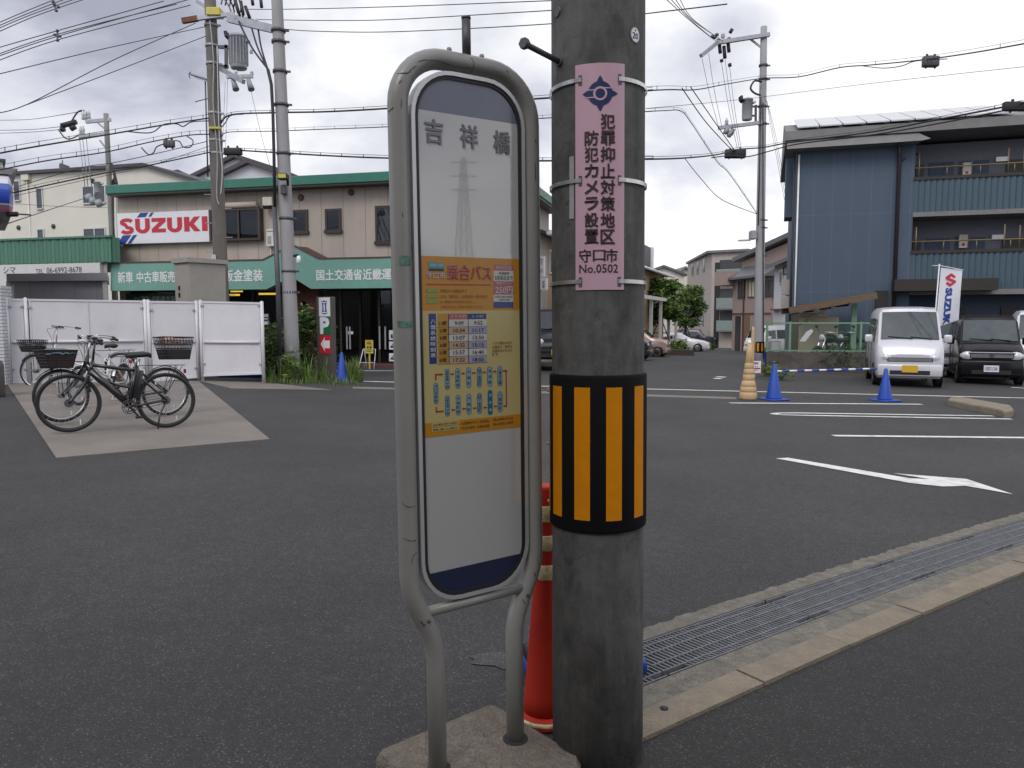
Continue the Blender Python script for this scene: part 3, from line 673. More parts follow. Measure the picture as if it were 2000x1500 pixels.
# ================================================================ near utility pole
mat('near_pole', (0.096, 0.095, 0.091), 0.8, var=0.22, scale=5, stretch=(1, 1, 0.3), bump=0.10, bscale=90, stain=(0.05, 0.045, 0.036), stainamt=0.8, fine=0.06)
def weathered(m):                                           # blotches, run marks and hairline cracks of old concrete
    nt = m.node_tree; N = nt.nodes.new; L = nt.links.new; b = nt.nodes['Principled BSDF']; src = b.inputs['Base Color'].links[0].from_socket; tc = N('ShaderNodeTexCoord')
    def layer(scale, stretch, lo, hi, v0, v1, src, detail=6, loc=(0, 0, 0)):
        mp = N('ShaderNodeMapping'); mp.inputs['Scale'].default_value = stretch; mp.inputs['Location'].default_value = loc; L(tc.outputs['Object'], mp.inputs[0])
        n = N('ShaderNodeTexNoise'); n.inputs['Scale'].default_value = scale; n.inputs['Detail'].default_value = detail; n.inputs['Roughness'].default_value = .65; L(mp.outputs[0], n.inputs['Vector'])
        r = N('ShaderNodeMapRange'); r.inputs[1].default_value = lo; r.inputs[2].default_value = hi; r.inputs[3].default_value = v0; r.inputs[4].default_value = v1; L(n.outputs[0], r.inputs[0])
        s_ = N('ShaderNodeVectorMath'); s_.operation = 'SCALE'; L(src, s_.inputs[0]); L(r.outputs[0], s_.inputs['Scale']); return s_.outputs[0]
    src = layer(26, (1, 1, .06), .42, .62, 1.08, .90, src); src = layer(9, (1, 1, .6), .47, .66, 1.1, .60, src, 9, (4, 2, 7)); src = layer(30, (1, 1, .8), .4, .65, 1.08, .85, src, 8, (9, 4, 2)); src = layer(14, (1, 1, 1), .60, .70, 1.0, 1.35, src, 8, (1, 8, 3))
    vo = N('ShaderNodeTexVoronoi'); vo.feature = 'DISTANCE_TO_EDGE'; vo.inputs['Scale'].default_value = 4.5; nz_ = N('ShaderNodeTexNoise'); nz_.inputs['Scale'].default_value = 7; L(tc.outputs['Object'], nz_.inputs['Vector'])
    ad = N('ShaderNodeMix'); ad.data_type = 'RGBA'; ad.inputs[0].default_value = .25; L(tc.outputs['Object'], ad.inputs[6]); L(nz_.outputs['Color'], ad.inputs[7]); L(ad.outputs[2], vo.inputs['Vector'])
    r = N('ShaderNodeMapRange'); r.inputs[1].default_value = 0; r.inputs[2].default_value = .012; r.inputs[3].default_value = .45; r.inputs[4].default_value = 1; L(vo.outputs['Distance'], r.inputs[0])
    n2 = N('ShaderNodeTexNoise'); n2.inputs['Scale'].default_value = 3; L(tc.outputs['Object'], n2.inputs['Vector']); g = N('ShaderNodeMapRange'); g.inputs[1].default_value = .52; g.inputs[2].default_value = .6; L(n2.outputs[0], g.inputs[0])
    mm = N('ShaderNodeMix'); mm.inputs[2].default_value = 1; L(g.outputs[0], mm.inputs[0]); L(r.outputs[0], mm.inputs[3])
    s_ = N('ShaderNodeVectorMath'); s_.operation = 'SCALE'; L(src, s_.inputs[0]); L(mm.outputs[0], s_.inputs['Scale']); L(s_.outputs[0], b.inputs['Base Color'])
weathered(MATS['near_pole'])
mat('strap_steel', (0.55, 0.55, 0.54), 0.3, metal=0.8, var=0.25, scale=30)
mat('band_black', (0.006, 0.006, 0.007), 0.75, spec=.15, bump=0.1)
mat('band_yellow', (0.66, 0.235, 0.003), 0.5, spec=0.15, var=0.05, scale=20, bump=0.05, bscale=300, stain=(0.45, 0.2, 0.02), stainamt=0.3)
mat('notice_pink', (0.58, 0.37, 0.45), 0.45, var=0.05, scale=3, coat=0.25)
mat('notice_ink', (0.045, 0.025, 0.03), 0.5, var=0)
mat('emblem_navy', (0.015, 0.03, 0.11), 0.4, var=0.05)
mat('old_sticker', (0.33, 0.33, 0.34), 0.5, var=0.2, scale=12)
KP = .968; NP = Vector((.3052 * KP, 2.62 * KP, 0)); THN = -atan2(.296, 2.62)
NF = Fr(NP, THN, R(-0.5))
root = thing('utility_pole', 'thick weathered grey concrete utility pole in the foreground with a black and yellow striped band', 'utility pole', NF)
def NR(z): return (.1595 - .0022 * z) * KP
def nz(v, phi=0.0): return P(1169, v, (2.62 - .157 * cos(phi)) * KP).z
def nphi(u): return asin(max(-1, min(1, (u - 1169.5) / 88.7)))
def wrap(phi, z, off=0.0): r = NR(z) + off; return Vector((r * sin(phi), -r * cos(phi), z))
mb = MB(); mb.lathe([(NR(z), z) for z in (-.1, .5, 1, 1.5, 2, 2.5, 3, 5, 8)], 'near_pole', 48)
mb.box(-.0015, .0015, -NR(.6) - .0006, -NR(.6) + .01, .02, .66, 'near_pole')
mb.build('shaft', root)
def curved(mbx, p0, p1, z0, z1, off, m, n=8, thick=.0):
    vs = [wrap(p0 + (p1 - p0) * i / n, z, off) for z in (z0, z1) for i in range(n + 1)]
    mbx.add(vs, [(i, i + 1, n + 2 + i, n + 1 + i) for i in range(n)], m, True)
mb = MB(); zb0, zb1 = nz(1042), nz(735); NT = 48
prof = [(NR(zb0) + .001, zb0 - .002), (NR(zb0) + .007, zb0), (NR(zb0) + .0085, zb0 + .006), (NR(zb1) + .0085, zb1 - .006), (NR(zb1) + .007, zb1), (NR(zb1) + .001, zb1 + .002)]
mb.lathe(prof, 'band_black', 64)
for i in range(90): 
    z = zb0 + .05 + (zb1 - zb0 - .1) * i / 89; mb.obox(wrap(R(78), z, .0088), wrap(R(86), z, .0088), .001, .0018, 'band_black')
bo = mb.build('warning_band', root)
zs0, zs1 = nz(1017), nz(757)
for k in range(10):
    c = R(18.8 + 36.6 * (k - 2)); mb = MB(); curved(mb, c - R(9.3), c + R(9.3), zs0, zs1, .0092, 'band_yellow', 6); mb.build('stripe', bo)
for v in (770, 880, 1000):
    p = wrap(R(-84), nz(v), .011); MB().lathe([(.007, 0), (.006, .004), (0, .005)], 'galv', 8, p, Matrix.Rotation(R(-84), 4, 'Z') @ Matrix.Rotation(pi / 2, 4, 'X')).build('rivet', bo)
# step bolt, holes, number tag
p0 = wrap(nphi(1098), nz(104), -.01); q = NF.loc(P(1026, 86, 2.33)); mb = MB(); mb.tube([p0, q], .0088, 'steel_dark', 10)
d = (q - p0).normalized(); mb.tube([q - d * .004, q + d * .012], .0165, 'steel_dark', 6); mb.tube([p0 + d * .012, p0 + d * .02], .0155, 'steel_dark', 14); mb.build('step_bolt', root)
MB().tube([wrap(nphi(1096), nz(0), -.01), wrap(nphi(1096), nz(0), .004)], .016, 'steel_dark', 12).build('bolt_socket', root)
mb = MB(); c = nphi(1236); zc = nz(71, c)
def onpole(st, cphi, off): mb.warp(st, lambda p: wrap(cphi + p.x / NR(p.z), p.z, off - p.y))
st = mb.mark(); mb.disc(0, zc, .0225, 0, 'notice_ink', 28, .0245); mb.disc(0, zc, .0212, -.0006, 'galv', 28, .0232); mb.disc(0, zc, .0192, -.0010, 'notice_ink', 28, .0212); mb.disc(0, zc, .0184, -.0014, 'alu_rim', 28, .0204)
mb.text('20', -.0125, .0125, zc - .0115, zc + .0065, -.0020, 'emblem_navy', .02); mb.disc(0, zc + .0135, .003, -.0020, 'black', 10)
onpole(st, c, .001); mb.build('number_tag', root)
mb = MB(); cs = nphi(1122); curved(mb, cs - .05, cs + .06, nz(424), nz(300), .0015, 'old_sticker', 3); mb.build('old_sticker', root)
# pink crime prevention notice, strapped on
root2 = thing('notice_board', 'long narrow pink notice with navy emblem and vertical lettering strapped to the foreground pole', 'notice', NF)
mb = MB(); hw = .0765; zA, zB = nz(566), nz(122)
st = mb.mark()
nx, nzg = 10, 14
gx2 = [-hw + 2 * hw * i / nx for i in range(nx + 1)]; gz2 = [zB + (zA - zB) * j / nzg for j in range(nzg + 1)]
mb.add([(x, 0, z) for z in gz2[::-1] for x in gx2], [(j * (nx + 1) + i, j * (nx + 1) + i + 1, (j + 1) * (nx + 1) + i + 1, (j + 1) * (nx + 1) + i) for j in range(nzg) for i in range(nx)], 'notice_pink', True)
CU = 1173.5
def nxx(u): return (nphi(u) - nphi(CU)) * NR(1.7)
def glyph(ch, u, v, w, h, b=.05): x = nxx(u); z = nz(v); mb.text(ch, x - w / 2, x + w / 2, z - h / 2, z + h / 2, -.0012, 'notice_ink', b)
gh = .0425
for i, ch in enumerate('犯罪抑止対策地区'): glyph(ch, 1187, 237 + i * 32.2, .0415, gh)
for i, ch in enumerate('防犯カメラ設置'): glyph(ch, 1158.5, 269 + i * 32.0, .0395, gh * (.88 if ch in 'カメラ' else 1))
for ch, u in (('守', 1147), ('口', 1172), ('市', 1194)): glyph(ch, u, 499, .0365, .039 if ch != '口' else .033, .04)
x0_, x1_ = nxx(1137), nxx(1205); mb.text('No.0502', x0_, x1_, nz(532.5), nz(516), -.0012, 'notice_ink', .02)
ez = nz(182); R1 = .0365
def po(a, r): return (r * cos(a), ez + r * 1.0 * sin(a))
em = []
for k in range(4):
    a = k * pi / 2
    for t in range(-10, 11):
        d = abs(t) / 10 * pi / 4; r = R1 if d > .26 else R1 + (.26 - d) / .26 * .0165
        em.append(po(a + t / 10 * pi / 4, r))
cir = lambda r: [(r * cos(2 * pi * k / 40), ez + r * sin(2 * pi * k / 40)) for k in range(40)]; bar = lambda a, b, c, d: [(a, c), (b, c), (b, d), (a, d)]
mb.strips(em, -.0012, 'emblem_navy'); mb.strips(cir(.0205), -.0018, 'notice_pink')
mb.strips(bar(-.042, -.012, ez + .0095, ez + .0125), -.0018, 'notice_pink'); mb.strips(bar(-.042, -.012, ez - .0125, ez - .0095), -.0018, 'notice_pink'); mb.strips(bar(.008, .037, ez + .0145, ez + .0175), -.0018, 'notice_pink')
mb.strips(cir(.0142), -.0024, 'emblem_navy')
for v in (152, 350, 549):
    for s_ in (-1, 1): mb.rect(s_ * .060 - .0055, s_ * .060 + .0055, nz(v) - .017, nz(v) + .013, -.0014, 'near_pole')
onpole(st, nphi(CU), .003); mb.build('sheet', root2)
for v in (152, 350, 549):
    mb = MB(); z = nz(v); a0 = nphi(CU) + .060 / NR(z); a1 = nphi(CU) - .060 / NR(z) + 2 * pi
    pts = [wrap(a0 + (a1 - a0) * i / 40, z - .004 * sin(pi * i / 40), .006) for i in range(41)]
    for a, b in zip(pts, pts[1:]): mb.obox(a, b, .0012, .012, 'strap_steel')
    for aa in (a0, a1): curved(mb, aa - .03, aa + .03, z - .007, z + .006, .0065, 'strap_steel', 2)
    mb.build('strap', root2)

# ================================================================ red delineator behind the sign
mat('del_red', (0.50, 0.035, 0.018), 0.55, spec=0.2, var=0.12, scale=4, stain=(0.3, 0.04, 0.03), stainamt=0.4, bump=0.05)
mat('del_band', (0.72, 0.60, 0.33), 0.3, var=0.35, scale=45, bump=0.3, bscale=150)
p = G(1063, 1404)
root = thing('delineator_post', 'red flexible delineator post with three gold reflective bands beside the foreground pole', 'delineator post', loc=p)
def dz(v): return P(1063, v, p.y - .05).z - p.z
H = dz(953)
def dr(z): return .044 if z > .5 else .044 + (.5 - z) * .075
mb = MB(); mb.lathe([(dr(z), z) for z in (.04, .1, .2, .3, .4, .5, .6, .7)] + [(.044, H - .012), (.041, H - .003), (.034, H), (0, H)], 'del_red', 28); mb.build('tube', root)
mb = MB(); mb.lathe([(.105, 0), (.108, .012), (.104, .028), (.09, .036), (.07, .042), (.06, .05)], 'del_red', 32); mb.build('base', root)
mb = MB(); mb.lathe([(.1065, .018), (.1088, .02), (.1055, .030), (.103, .031)], 'del_band', 32); mb.build('base_band', root)
for v0, v1 in ((990, 1020), (1048, 1077), (1106, 1134)):
    a, b = dz(v1), dz(v0); mb = MB(); mb.lathe([(dr(a) + .0005, a), (dr(a) + .0025, a + .002), (dr(b) + .0025, b - .002), (dr(b) + .0005, b)], 'del_band', 28)
    for k in range(28): mb.lathe([(.003, -.002), (.002, .002)], 'del_band', 4, (dr(a) * cos(k * pi / 14) * 1.03, dr(a) * sin(k * pi / 14) * 1.03, a))
    mb.build('reflective_band', root)
# blue weight with a black lid half hidden behind the post and the pole
mat('plastic_blue', (0.012, 0.055, 0.30), 0.45, var=0.12, scale=8)
g = G(1140, 1318); root = thing('plastic_weight', 'low blue plastic weight with black top half hidden behind the foreground pole', 'weight', loc=(g.x, g.y, g.z), rz=R(12))
MB().box(-.245, .26, -.07, .12, .005, .065, 'plastic_blue', .012, 2).build('body', root); MB().box(-.245, .21, -.05, .10, .067, .125, 'black', .012, 2).build('lid', root)
# ================================================================ foliage helper
def leafmat(name, col, rough=0.6):
    m = mat(name, col, rough, var=0.45, scale=3.0)
    b = m.node_tree.nodes['Principled BSDF']; b.inputs['Transmission Weight'].default_value = 0.0
    b.inputs['Subsurface Weight'].default_value = 0.0
    return m
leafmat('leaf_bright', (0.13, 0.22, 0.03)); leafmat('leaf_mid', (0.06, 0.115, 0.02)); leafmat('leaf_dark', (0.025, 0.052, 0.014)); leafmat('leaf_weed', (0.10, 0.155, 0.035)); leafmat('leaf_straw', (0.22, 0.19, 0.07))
mat('bark', (0.07, 0.055, 0.045), 0.9, var=0.3, scale=12, bump=0.6)
def leaf(mb, p, L, w, d, m, rnd):
    d = d.normalized(); s = d.cross(Vector((rnd.uniform(-1, 1), rnd.uniform(-1, 1), rnd.uniform(-.3, 1)))).normalized() * w / 2
    mb.add([p, p + d * L * .45 + s, p + d * L, p + d * L * .45 - s], [(0, 1, 2, 3)], m)
def cloud(mb, c, r, n, L, w, mats, rnd, droop=-.1):
    c = Vector(c)
    for _ in range(n):
        while True:
            q = Vector((rnd.uniform(-1, 1), rnd.uniform(-1, 1), rnd.uniform(-1, 1)))
            if q.length <= 1: break
        q = q * (0.55 + 0.45 * rnd.random()) if q.length < .6 else q
        p = c + Vector((q.x * r[0], q.y * r[1], q.z * r[2]))
        d = Vector((rnd.gauss(0, 1), rnd.gauss(0, 1), rnd.gauss(droop, .45)))
        leaf(mb, p, L * rnd.uniform(.6, 1.3), w * rnd.uniform(.6, 1.3), d, rnd.choice(mats), rnd)
def blades(mb, pts, h, w, m, rnd):                          # grass: bent narrow blades
    for p in pts:
        a = rnd.uniform(0, 2 * pi); k = rnd.uniform(.1, .6); hh = h * rnd.uniform(.4, 1.2); d = Vector((cos(a), sin(a), 0)); s = Vector((-sin(a), cos(a), 0)) * w / 2
        p = Vector(p); a1 = p + d * hh * k * .3 + Vector((0, 0, hh * .6)); a2 = p + d * hh * k + Vector((0, 0, hh))
        mm = rnd.choice(m); mb.add([p - s, p + s, a1 + s * .7, a1 - s * .7, a2], [(0, 1, 2, 3), (3, 2, 4)], mm)

# ================================================================ bicycles
mat('tyre', (0.016, 0.016, 0.017), 0.75); mat('rim_black', (0.03, 0.03, 0.03), 0.35); mat('rim_silver', (0.5, 0.5, 0.5), 0.3, metal=0.8)
mat('frame_black', (0.012, 0.012, 0.014), 0.3, coat=0.4); mat('frame_silver', (0.48, 0.48, 0.49), 0.3, metal=0.6); mat('frame_white', (0.6, 0.6, 0.58), 0.3, coat=0.3)
mat('saddle', (0.02, 0.02, 0.022), 0.6); mat('saddle_brown', (0.16, 0.085, 0.05), 0.6); mat('basket_black', (0.018, 0.018, 0.022), 0.5); mat('basket_brown', (0.028, 0.018, 0.017), 0.6, var=.3)
mat('cover_teal', (0.09, 0.14, 0.17), 0.7, var=.3, scale=15); mat('bag_tan', (0.30, 0.18, 0.11), 0.6, var=.3, scale=14); mat('sticker_yellow', (0.6, 0.42, 0.03), 0.5); mat('reflector_red', (0.4, 0.02, 0.02), 0.25)
def wheel(name, root, x, r, rim, tw=.022, spokes=28, hub=.022, disc=0.0):
    M = Matrix.Rotation(pi / 2, 4, 'X'); mb = MB(); c = Vector((x, 0, r))
    mb.tube([c + Vector((0, -.05, 0)), c + Vector((0, .05, 0))], hub, 'steel_dark', 12)
    if disc: mb.tube([c + Vector((0, -.03, 0)), c + Vector((0, -.012, 0))], disc, 'steel_dark', 20); 
    for k in range(spokes):
        a = 2 * pi * k / spokes; b = a + (.35 if k % 2 else -.35); y = .028 if k % 4 < 2 else -.028
        p0 = c + Vector((hub * cos(b), y, hub * sin(b))); p1 = c + Vector(((r - .045) * cos(a), 0, (r - .045) * sin(a)))
        mb.obox(p0, p1, .0026, .0026, 'galv')
    w = mb.build(name, root); n = 56
    ring = [c + Vector(((r - tw) * cos(2 * pi * i / n), 0, (r - tw) * sin(2 * pi * i / n))) for i in range(n)]
    MB().tube(ring, tw, 'tyre', 8, closed=True).build('tyre', w)
    rr = r - .045; mb = MB(); vs = []; prof = ((rr + .012, -.012), (rr - .006, -.009), (rr - .006, .009), (rr + .012, .012))
    for i in range(n):
        a = 2 * pi * i / n; vs += [c + Vector((q * cos(a), y, q * sin(a))) for q, y in prof]
    mb.add(vs, [(i * 4 + j, i * 4 + (j + 1) % 4, ((i + 1) % n) * 4 + (j + 1) % 4, ((i + 1) % n) * 4 + j) for i in range(n) for j in range(4)], rim, True)
    for k in range(2):
        a = 1.1 + k * pi; q = c + Vector((rr * .85 * cos(a), 0, rr * .85 * sin(a))); mb.obox(q - Vector((0, .008, .03)), q + Vector((0, -.008, .03)), .012, .016, 'paint_white')
    mb.build('rim', w); return w
def basket(root, name, x0, x1, wy, z0, z1, m, solid=False, lean=.0):
    mb = MB(); top = [(x0 - .02, -wy, z1), (x1 + .03, -wy, z1), (x1 + .03, wy, z1), (x0 - .02, wy, z1)]; bot = [(x0 + .03, -wy * .8, z0), (x1 - .04, -wy * .8, z0), (x1 - .04, wy * .8, z0), (x0 + .03, wy * .8, z0)]
    T = [Vector(p) for p in top]; B = [Vector(p) for p in bot]
    for i in range(4):
        j = (i + 1) % 4; mb.tube([T[i], T[j]], .008, m, 6)
        nx = 9 if i % 2 == 0 else 7
        for k in range(nx + 1):
            a = B[i].lerp(B[j], k / nx); b = T[i].lerp(T[j], k / nx); mb.obox(a, b, .009, .009, m)
        for k in range(1, 6):
            a = B[i].lerp(T[i], k / 6); b = B[j].lerp(T[j], k / 6); mb.obox(a, b, .009, .014, m)
        h = .99 if solid else .45
        mb.add([B[i], B[j], B[j].lerp(T[j], h), B[i].lerp(T[i], h)], [(0, 1, 2, 3)], m)
    mb.add(B, [(0, 1, 2, 3)], m)
    return mb.build(name, root)
def bike(label, front, rear, r=.35, sport=True, fm='frame_black', rim='rim_black', lean=3, hz=1.02, sx=.32, sz=.93, steer=8, saddle='saddle', front_b=None, rear_b=None, wheel_b=True, guard=None):
    L = (Vector(front[:2]) - Vector(rear[:2])).length; d = (Vector(front[:2]) - Vector(rear[:2]))
    root = bpy.data.objects.new('bicycle', None); COL.objects.link(root); tag(root, label, 'bicycle', 'bicycles parked by the white fence')
    root.location = rear; slope = -atan2(front[2] - rear[2], L); root.rotation_mode = 'ZYX'; root.rotation_euler = (R(lean), slope, atan2(d.y, d.x))
    k = L / 1.08; X = lambda x: x * k; V = lambda x, y, z: Vector((X(x), y, z))
    wheel('rear_wheel', root, 0, r, rim, disc=.055 if sport else .04); wheel('front_wheel', root, L, r, rim, hub=.05 if sport else .03)
    BBp, ST, HB, HT = V(.43, 0, .285), V(.335, 0, .80), V(.865, 0, .70), V(.815, 0, .86)
    mb = MB()
    if sport:
        mb.tube([BBp, ST], .024, fm, 10); mb.tube([V(.345, 0, .735), V(.825, 0, .81)], .023, fm, 10); mb.tube([BBp + Vector((0, 0, .02)), V(.845, 0, .745)], .040, fm, 10)
    else:
        mb.tube([BBp, ST - Vector((0, 0, .12))], .017, fm, 10); mb.tube(spline([V(.39, 0, .42), V(.55, 0, .47), V(.72, 0, .60), V(.83, 0, .80)]), .018, fm, 10); mb.tube(spline([BBp, V(.55, 0, .36), V(.74, 0, .55), V(.85, 0, .74)]), .022, fm, 10)
    mb.tube([HB - V(-.008, 0, .02) + V(-.008, 0, 0), HT], .023, fm, 12)
    for y in (-.055, .055):
        mb.tube([BBp + Vector((0, y * .5, 0)), Vector((0, y, r))], .014, fm, 8); mb.tube([V(.35, y * .3, .70), Vector((0, y, r))], .011, fm, 8)
    mb.build('frame', root)
    mb = MB(); s_ = sin(R(steer))
    for y in (-.05, .05): mb.tube(spline([HB + Vector((0, y * .9, -.01)), V(.93, y, .55), Vector((L, y, r))]), [.020] * 9 + [.015] * 4, fm, 8)
    mb.tube([HB + Vector((0, -.05, -.01)), HB + Vector((0, .05, -.01))], .018, fm, 8); mb.build('fork', root)
    mb = MB(); hx = .77
    mb.tube([HT, V(hx + .02, 0, hz)], .014, 'frame_silver' if not sport else fm, 8)
    if sport: hb = [(hx - .03, -.30, hz - .005), (hx + .01, -.12, hz + .01), (hx + .03, 0, hz), (hx + .01, .12, hz + .01), (hx - .03, .30, hz - .005)]
    else: hb = [(hx - .17, -.27, hz), (hx - .08, -.25, hz + .03), (hx + .03, -.15, hz + .05), (hx + .03, 0, hz), (hx + .03, .15, hz + .05), (hx - .08, .25, hz + .03), (hx - .17, .27, hz)]
    hp = spline([V(*p) for p in hb], 4); mb.tube(hp, .0115, 'frame_black' if sport else 'frame_silver', 8)
    for q in (hp[0], hp[-1]):
        e = hp[3] if q is hp[0] else hp[-4]; mb.tube([q, q.lerp(e, 1.0)], .017, 'saddle', 8); mb.tube([q.lerp(e, .9) + Vector((.03, 0, -.01)), q + Vector((.04, 0, -.03))], .006, 'steel_dark', 6)
    mb.box(X(hx) - .01, X(hx) + .05, -.04, .04, hz + .015, hz + .045, 'black', .006); mb.build('handlebar', root)
    rnd = random.Random(int(L * 1000)); mb = MB()
    for y in (-.2, .17): mb.tube(spline([V(hx, y, hz), V(hx + .10, y * .7, hz - .03), V(hx + .09, y * .2, hz - .18), V(.85, 0, .72)], 5), .0035, 'cable_black', 5)
    mb.build('brake_cable', root)
    mb = MB(); mb.tube([ST - Vector((0, 0, .1)), V(sx, 0, sz - .05)], .0135, 'frame_silver', 8)
    st = mb.mark(); sec = [(-.13, .075, -.005), (-.10, .085, .012), (-.03, .075, .006), (.05, .04, .0), (.12, .022, -.004), (.145, .008, -.012)]
    vs = []; n = 8
    for x, w, z in sec: vs += [(X(sx) + x, w * cos(2 * pi * j / n), sz + z + (.028 if sin(2 * pi * j / n) > 0 else .035) * sin(2 * pi * j / n)) for j in range(n)]
    mb.add(vs, [(i * n + j, (i + 1) * n + j, (i + 1) * n + (j + 1) % n, i * n + (j + 1) % n) for i in range(5) for j in range(n)] + [tuple(range(n)), tuple(range(5 * n, 6 * n))[::-1]], saddle, True); mb.build('saddle', root)
    mb = MB(); c = BBp; q = V(0, 0, 0)
    for rr_, w_ in ((.085, .004), (.06, .004)): mb.tube([c + Vector((rr_ * cos(a * pi / 12), .045, rr_ * sin(a * pi / 12))) for a in range(24)], w_ * 1.5, 'steel_dark', 5, closed=True)
    for a in range(5): mb.obox(c + Vector((0, .045, 0)), c + Vector((.085 * cos(a * 1.2566), .045, .085 * sin(a * 1.2566))), .006, .014, 'steel_dark')
    a = R(-52); e = Vector((-.17 * cos(a), 0, .17 * sin(a)))
    mb.obox(c + Vector((0, .06, 0)), c + e + Vector((0, .07, 0)), .014, .022, 'frame_black'); mb.obox(c - Vector((0, .06, 0)), c - e - Vector((0, .07, 0)), .014, .022, 'frame_black'); mb.tube([c - Vector((0, .06, 0)), c + Vector((0, .06, 0))], .02, 'steel_dark', 10)
    for sg in (1, -1): mb.obox(c + e * sg + Vector((-.045, .11 * sg, 0)), c + e * sg + Vector((.045, .11 * sg, 0)), .07, .025, 'black')
    mb.tube([c + Vector((0, .045, .05)), Vector((0, .045, r + .035))], .004, 'steel_dark', 5); mb.tube([c + Vector((0, .045, -.05)), Vector((0, .045, r - .035))], .004, 'steel_dark', 5); mb.build('crank', root)
    if sport:
        mb = MB(); st = mb.mark(); mb.box(-.035, .035, -.04, .04, .0, .36, 'frame_black', .012, 2); d_ = (ST - BBp).normalized()
        mb.xf(st, Matrix.Translation(BBp + Vector((-.075, 0, .1))) @ Matrix.Rotation(-atan2(-d_.x, d_.z), 4, 'Y')); mb.build('battery', root)
        mb = MB(); mb.obox(V(.80, -.032, .70), V(.73, -.032, .62), .004, .035, 'sticker_yellow'); mb.build('sticker', root)
        mb = MB(); mb.tube([Vector((-.0, .05, r)), Vector((.1, .12, .17)), Vector((.13, .17, .0))], .010, 'frame_black', 8); mb.build('kickstand', root)
    else:
        mb = MB(); mb.tube([Vector((.0, .06, r)), Vector((.08, .14, .01)), Vector((.08, -.14, .01)), Vector((0, -.06, r))], .008, 'frame_silver', 8); mb.build('kickstand', root)
        for nm, cx, a0, a1 in (('mudguard', 0, R(20), R(190)), ('mudguard', L, R(35), R(175))):
            mb = MB(); rr = r + .025; n = 20; vs = []
            for i in range(n + 1):
                a = a0 + (a1 - a0) * i / n; vs += [(cx + (rr - .012) * cos(a), -.026, r + (rr - .012) * sin(a)), (cx + rr * cos(a), 0, r + rr * sin(a)), (cx + (rr - .012) * cos(a), .026, r + (rr - .012) * sin(a))]
            mb.add(vs, [(i * 3 + j, i * 3 + j + 1, i * 3 + j + 4, i * 3 + j + 3) for i in range(n) for j in range(2)], 'frame_black' if fm != 'frame_white' else 'frame_silver', True)
            for y in (-.05, .05): mb.tube([Vector((cx, y, r)), Vector((cx + rr * cos(a1 - .3) , y * .5, r + rr * sin(a1 - .3)))], .003, 'frame_silver', 5)
            mb.build(nm, root)
        mb = MB()
        for y in (-.07, .07):
            mb.tube([Vector((.0, y, r)), Vector((-.12, y, .72))], .005, 'frame_black', 6); mb.tube([V(.3, y * .4, .72), Vector((-.26, y, .72))], .006, 'frame_black', 6); mb.tube([Vector((0, y, r)), Vector((-.22, y, .71))], .005, 'frame_black', 6)
        for i in range(6): mb.obox(Vector((-.25 + i * .08, -.07, .72)), Vector((-.25 + i * .08, .07, .72)), .006, .006, 'frame_black')
        mb.build('rack', root)
        mb = MB(); mb.box(-.30, -.285, -.03, .03, .60, .66, 'reflector_red', .005); mb.build('reflector', root)
    if guard:
        mb = MB(); n = 14; rr = r * .93; vs = [Vector((0, -.06, r))] + [Vector((rr * cos(R(15) + i * R(135) / n), -.06, r + rr * sin(R(15) + i * R(135) / n))) for i in range(n + 1)]
        mb.add(vs, [(0, i + 1, i + 2) for i in range(n)], guard); mb.build('skirt_guard', root)
    if front_b:
        b = basket(root, 'front_basket', L - .12, L + .22, .18, front_b[1], front_b[2], front_b[0], solid=front_b[3])
        if front_b[3]:
            mb = MB(); cloud_ = random.Random(4); n = 10; vs = []
            for i in range(n + 1):
                for j in range(n + 1):
                    a, c_ = i / n, j / n; e_ = (a * (1 - a) * c_ * (1 - c_)) ** .35
                    vs.append((L - .15 + .39 * a, -.19 + .38 * c_, front_b[2] - .05 + .20 * e_ + cloud_.uniform(-.012, .012)))
            mb.add(vs, [(i * (n + 1) + j, (i + 1) * (n + 1) + j, (i + 1) * (n + 1) + j + 1, i * (n + 1) + j + 1) for i in range(n) for j in range(n)], 'cover_teal', True); mb.build('basket_cover', root)
        mb = MB(); mb.tube([V(.86, 0, .78), Vector((L - .1, 0, front_b[1] + .08))], .008, 'frame_black', 6)
        for y in (-.06, .06): mb.tube([Vector((L, y, r)), Vector((L + .02, y, front_b[1]))], .005, 'frame_black', 6)
        mb.build('basket_bracket', root)
    if rear_b:
        basket(root, 'rear_basket', -.33, .06, .16, rear_b[1], rear_b[2], rear_b[0], solid=rear_b[3])
        mb = MB(); q = random.Random(9); n = 10; vs = []
        for i in range(n + 1):
            for j in range(n + 1):
                a, c_ = i / n, j / n; e_ = (a * (1 - a) * c_ * (1 - c_)) ** .3; vs.append((-.28 + .33 * a, -.13 + .26 * c_, rear_b[2] - .08 + .17 * e_ * (1.3 - .8 * (1 - a)) + q.uniform(-.012, .012)))
        mb.add(vs, [(i * (n + 1) + j, (i + 1) * (n + 1) + j, (i + 1) * (n + 1) + j + 1, i * (n + 1) + j + 1) for i in range(n) for j in range(n)], 'bag_tan', True); mb.build('basket_liner', root)
    return root
B = lambda f, r_: (G(*f), G(*r_))
PADH = Vector((0, 0, .012))
def bk(lab, f, r_, **k): a, b = B(f, r_); return bike(lab, a + PADH, b + PADH, **k)
bk('black electric sports bicycle nearest the camera with a battery behind the seat tube', (136, 848), (326, 837), r=.352, sport=True, hz=1.10, sx=.30, sz=.93, lean=-4)
bk('city bicycle with covered front basket and large black rear basket behind the sports bicycle', (122, 831), (325, 813), r=.345, sport=False, rim='rim_silver', fm='frame_black', hz=1.06, sz=.88, lean=-3, front_b=('basket_brown', .70, .93, True), rear_b=('basket_black', .80, 1.12, False))
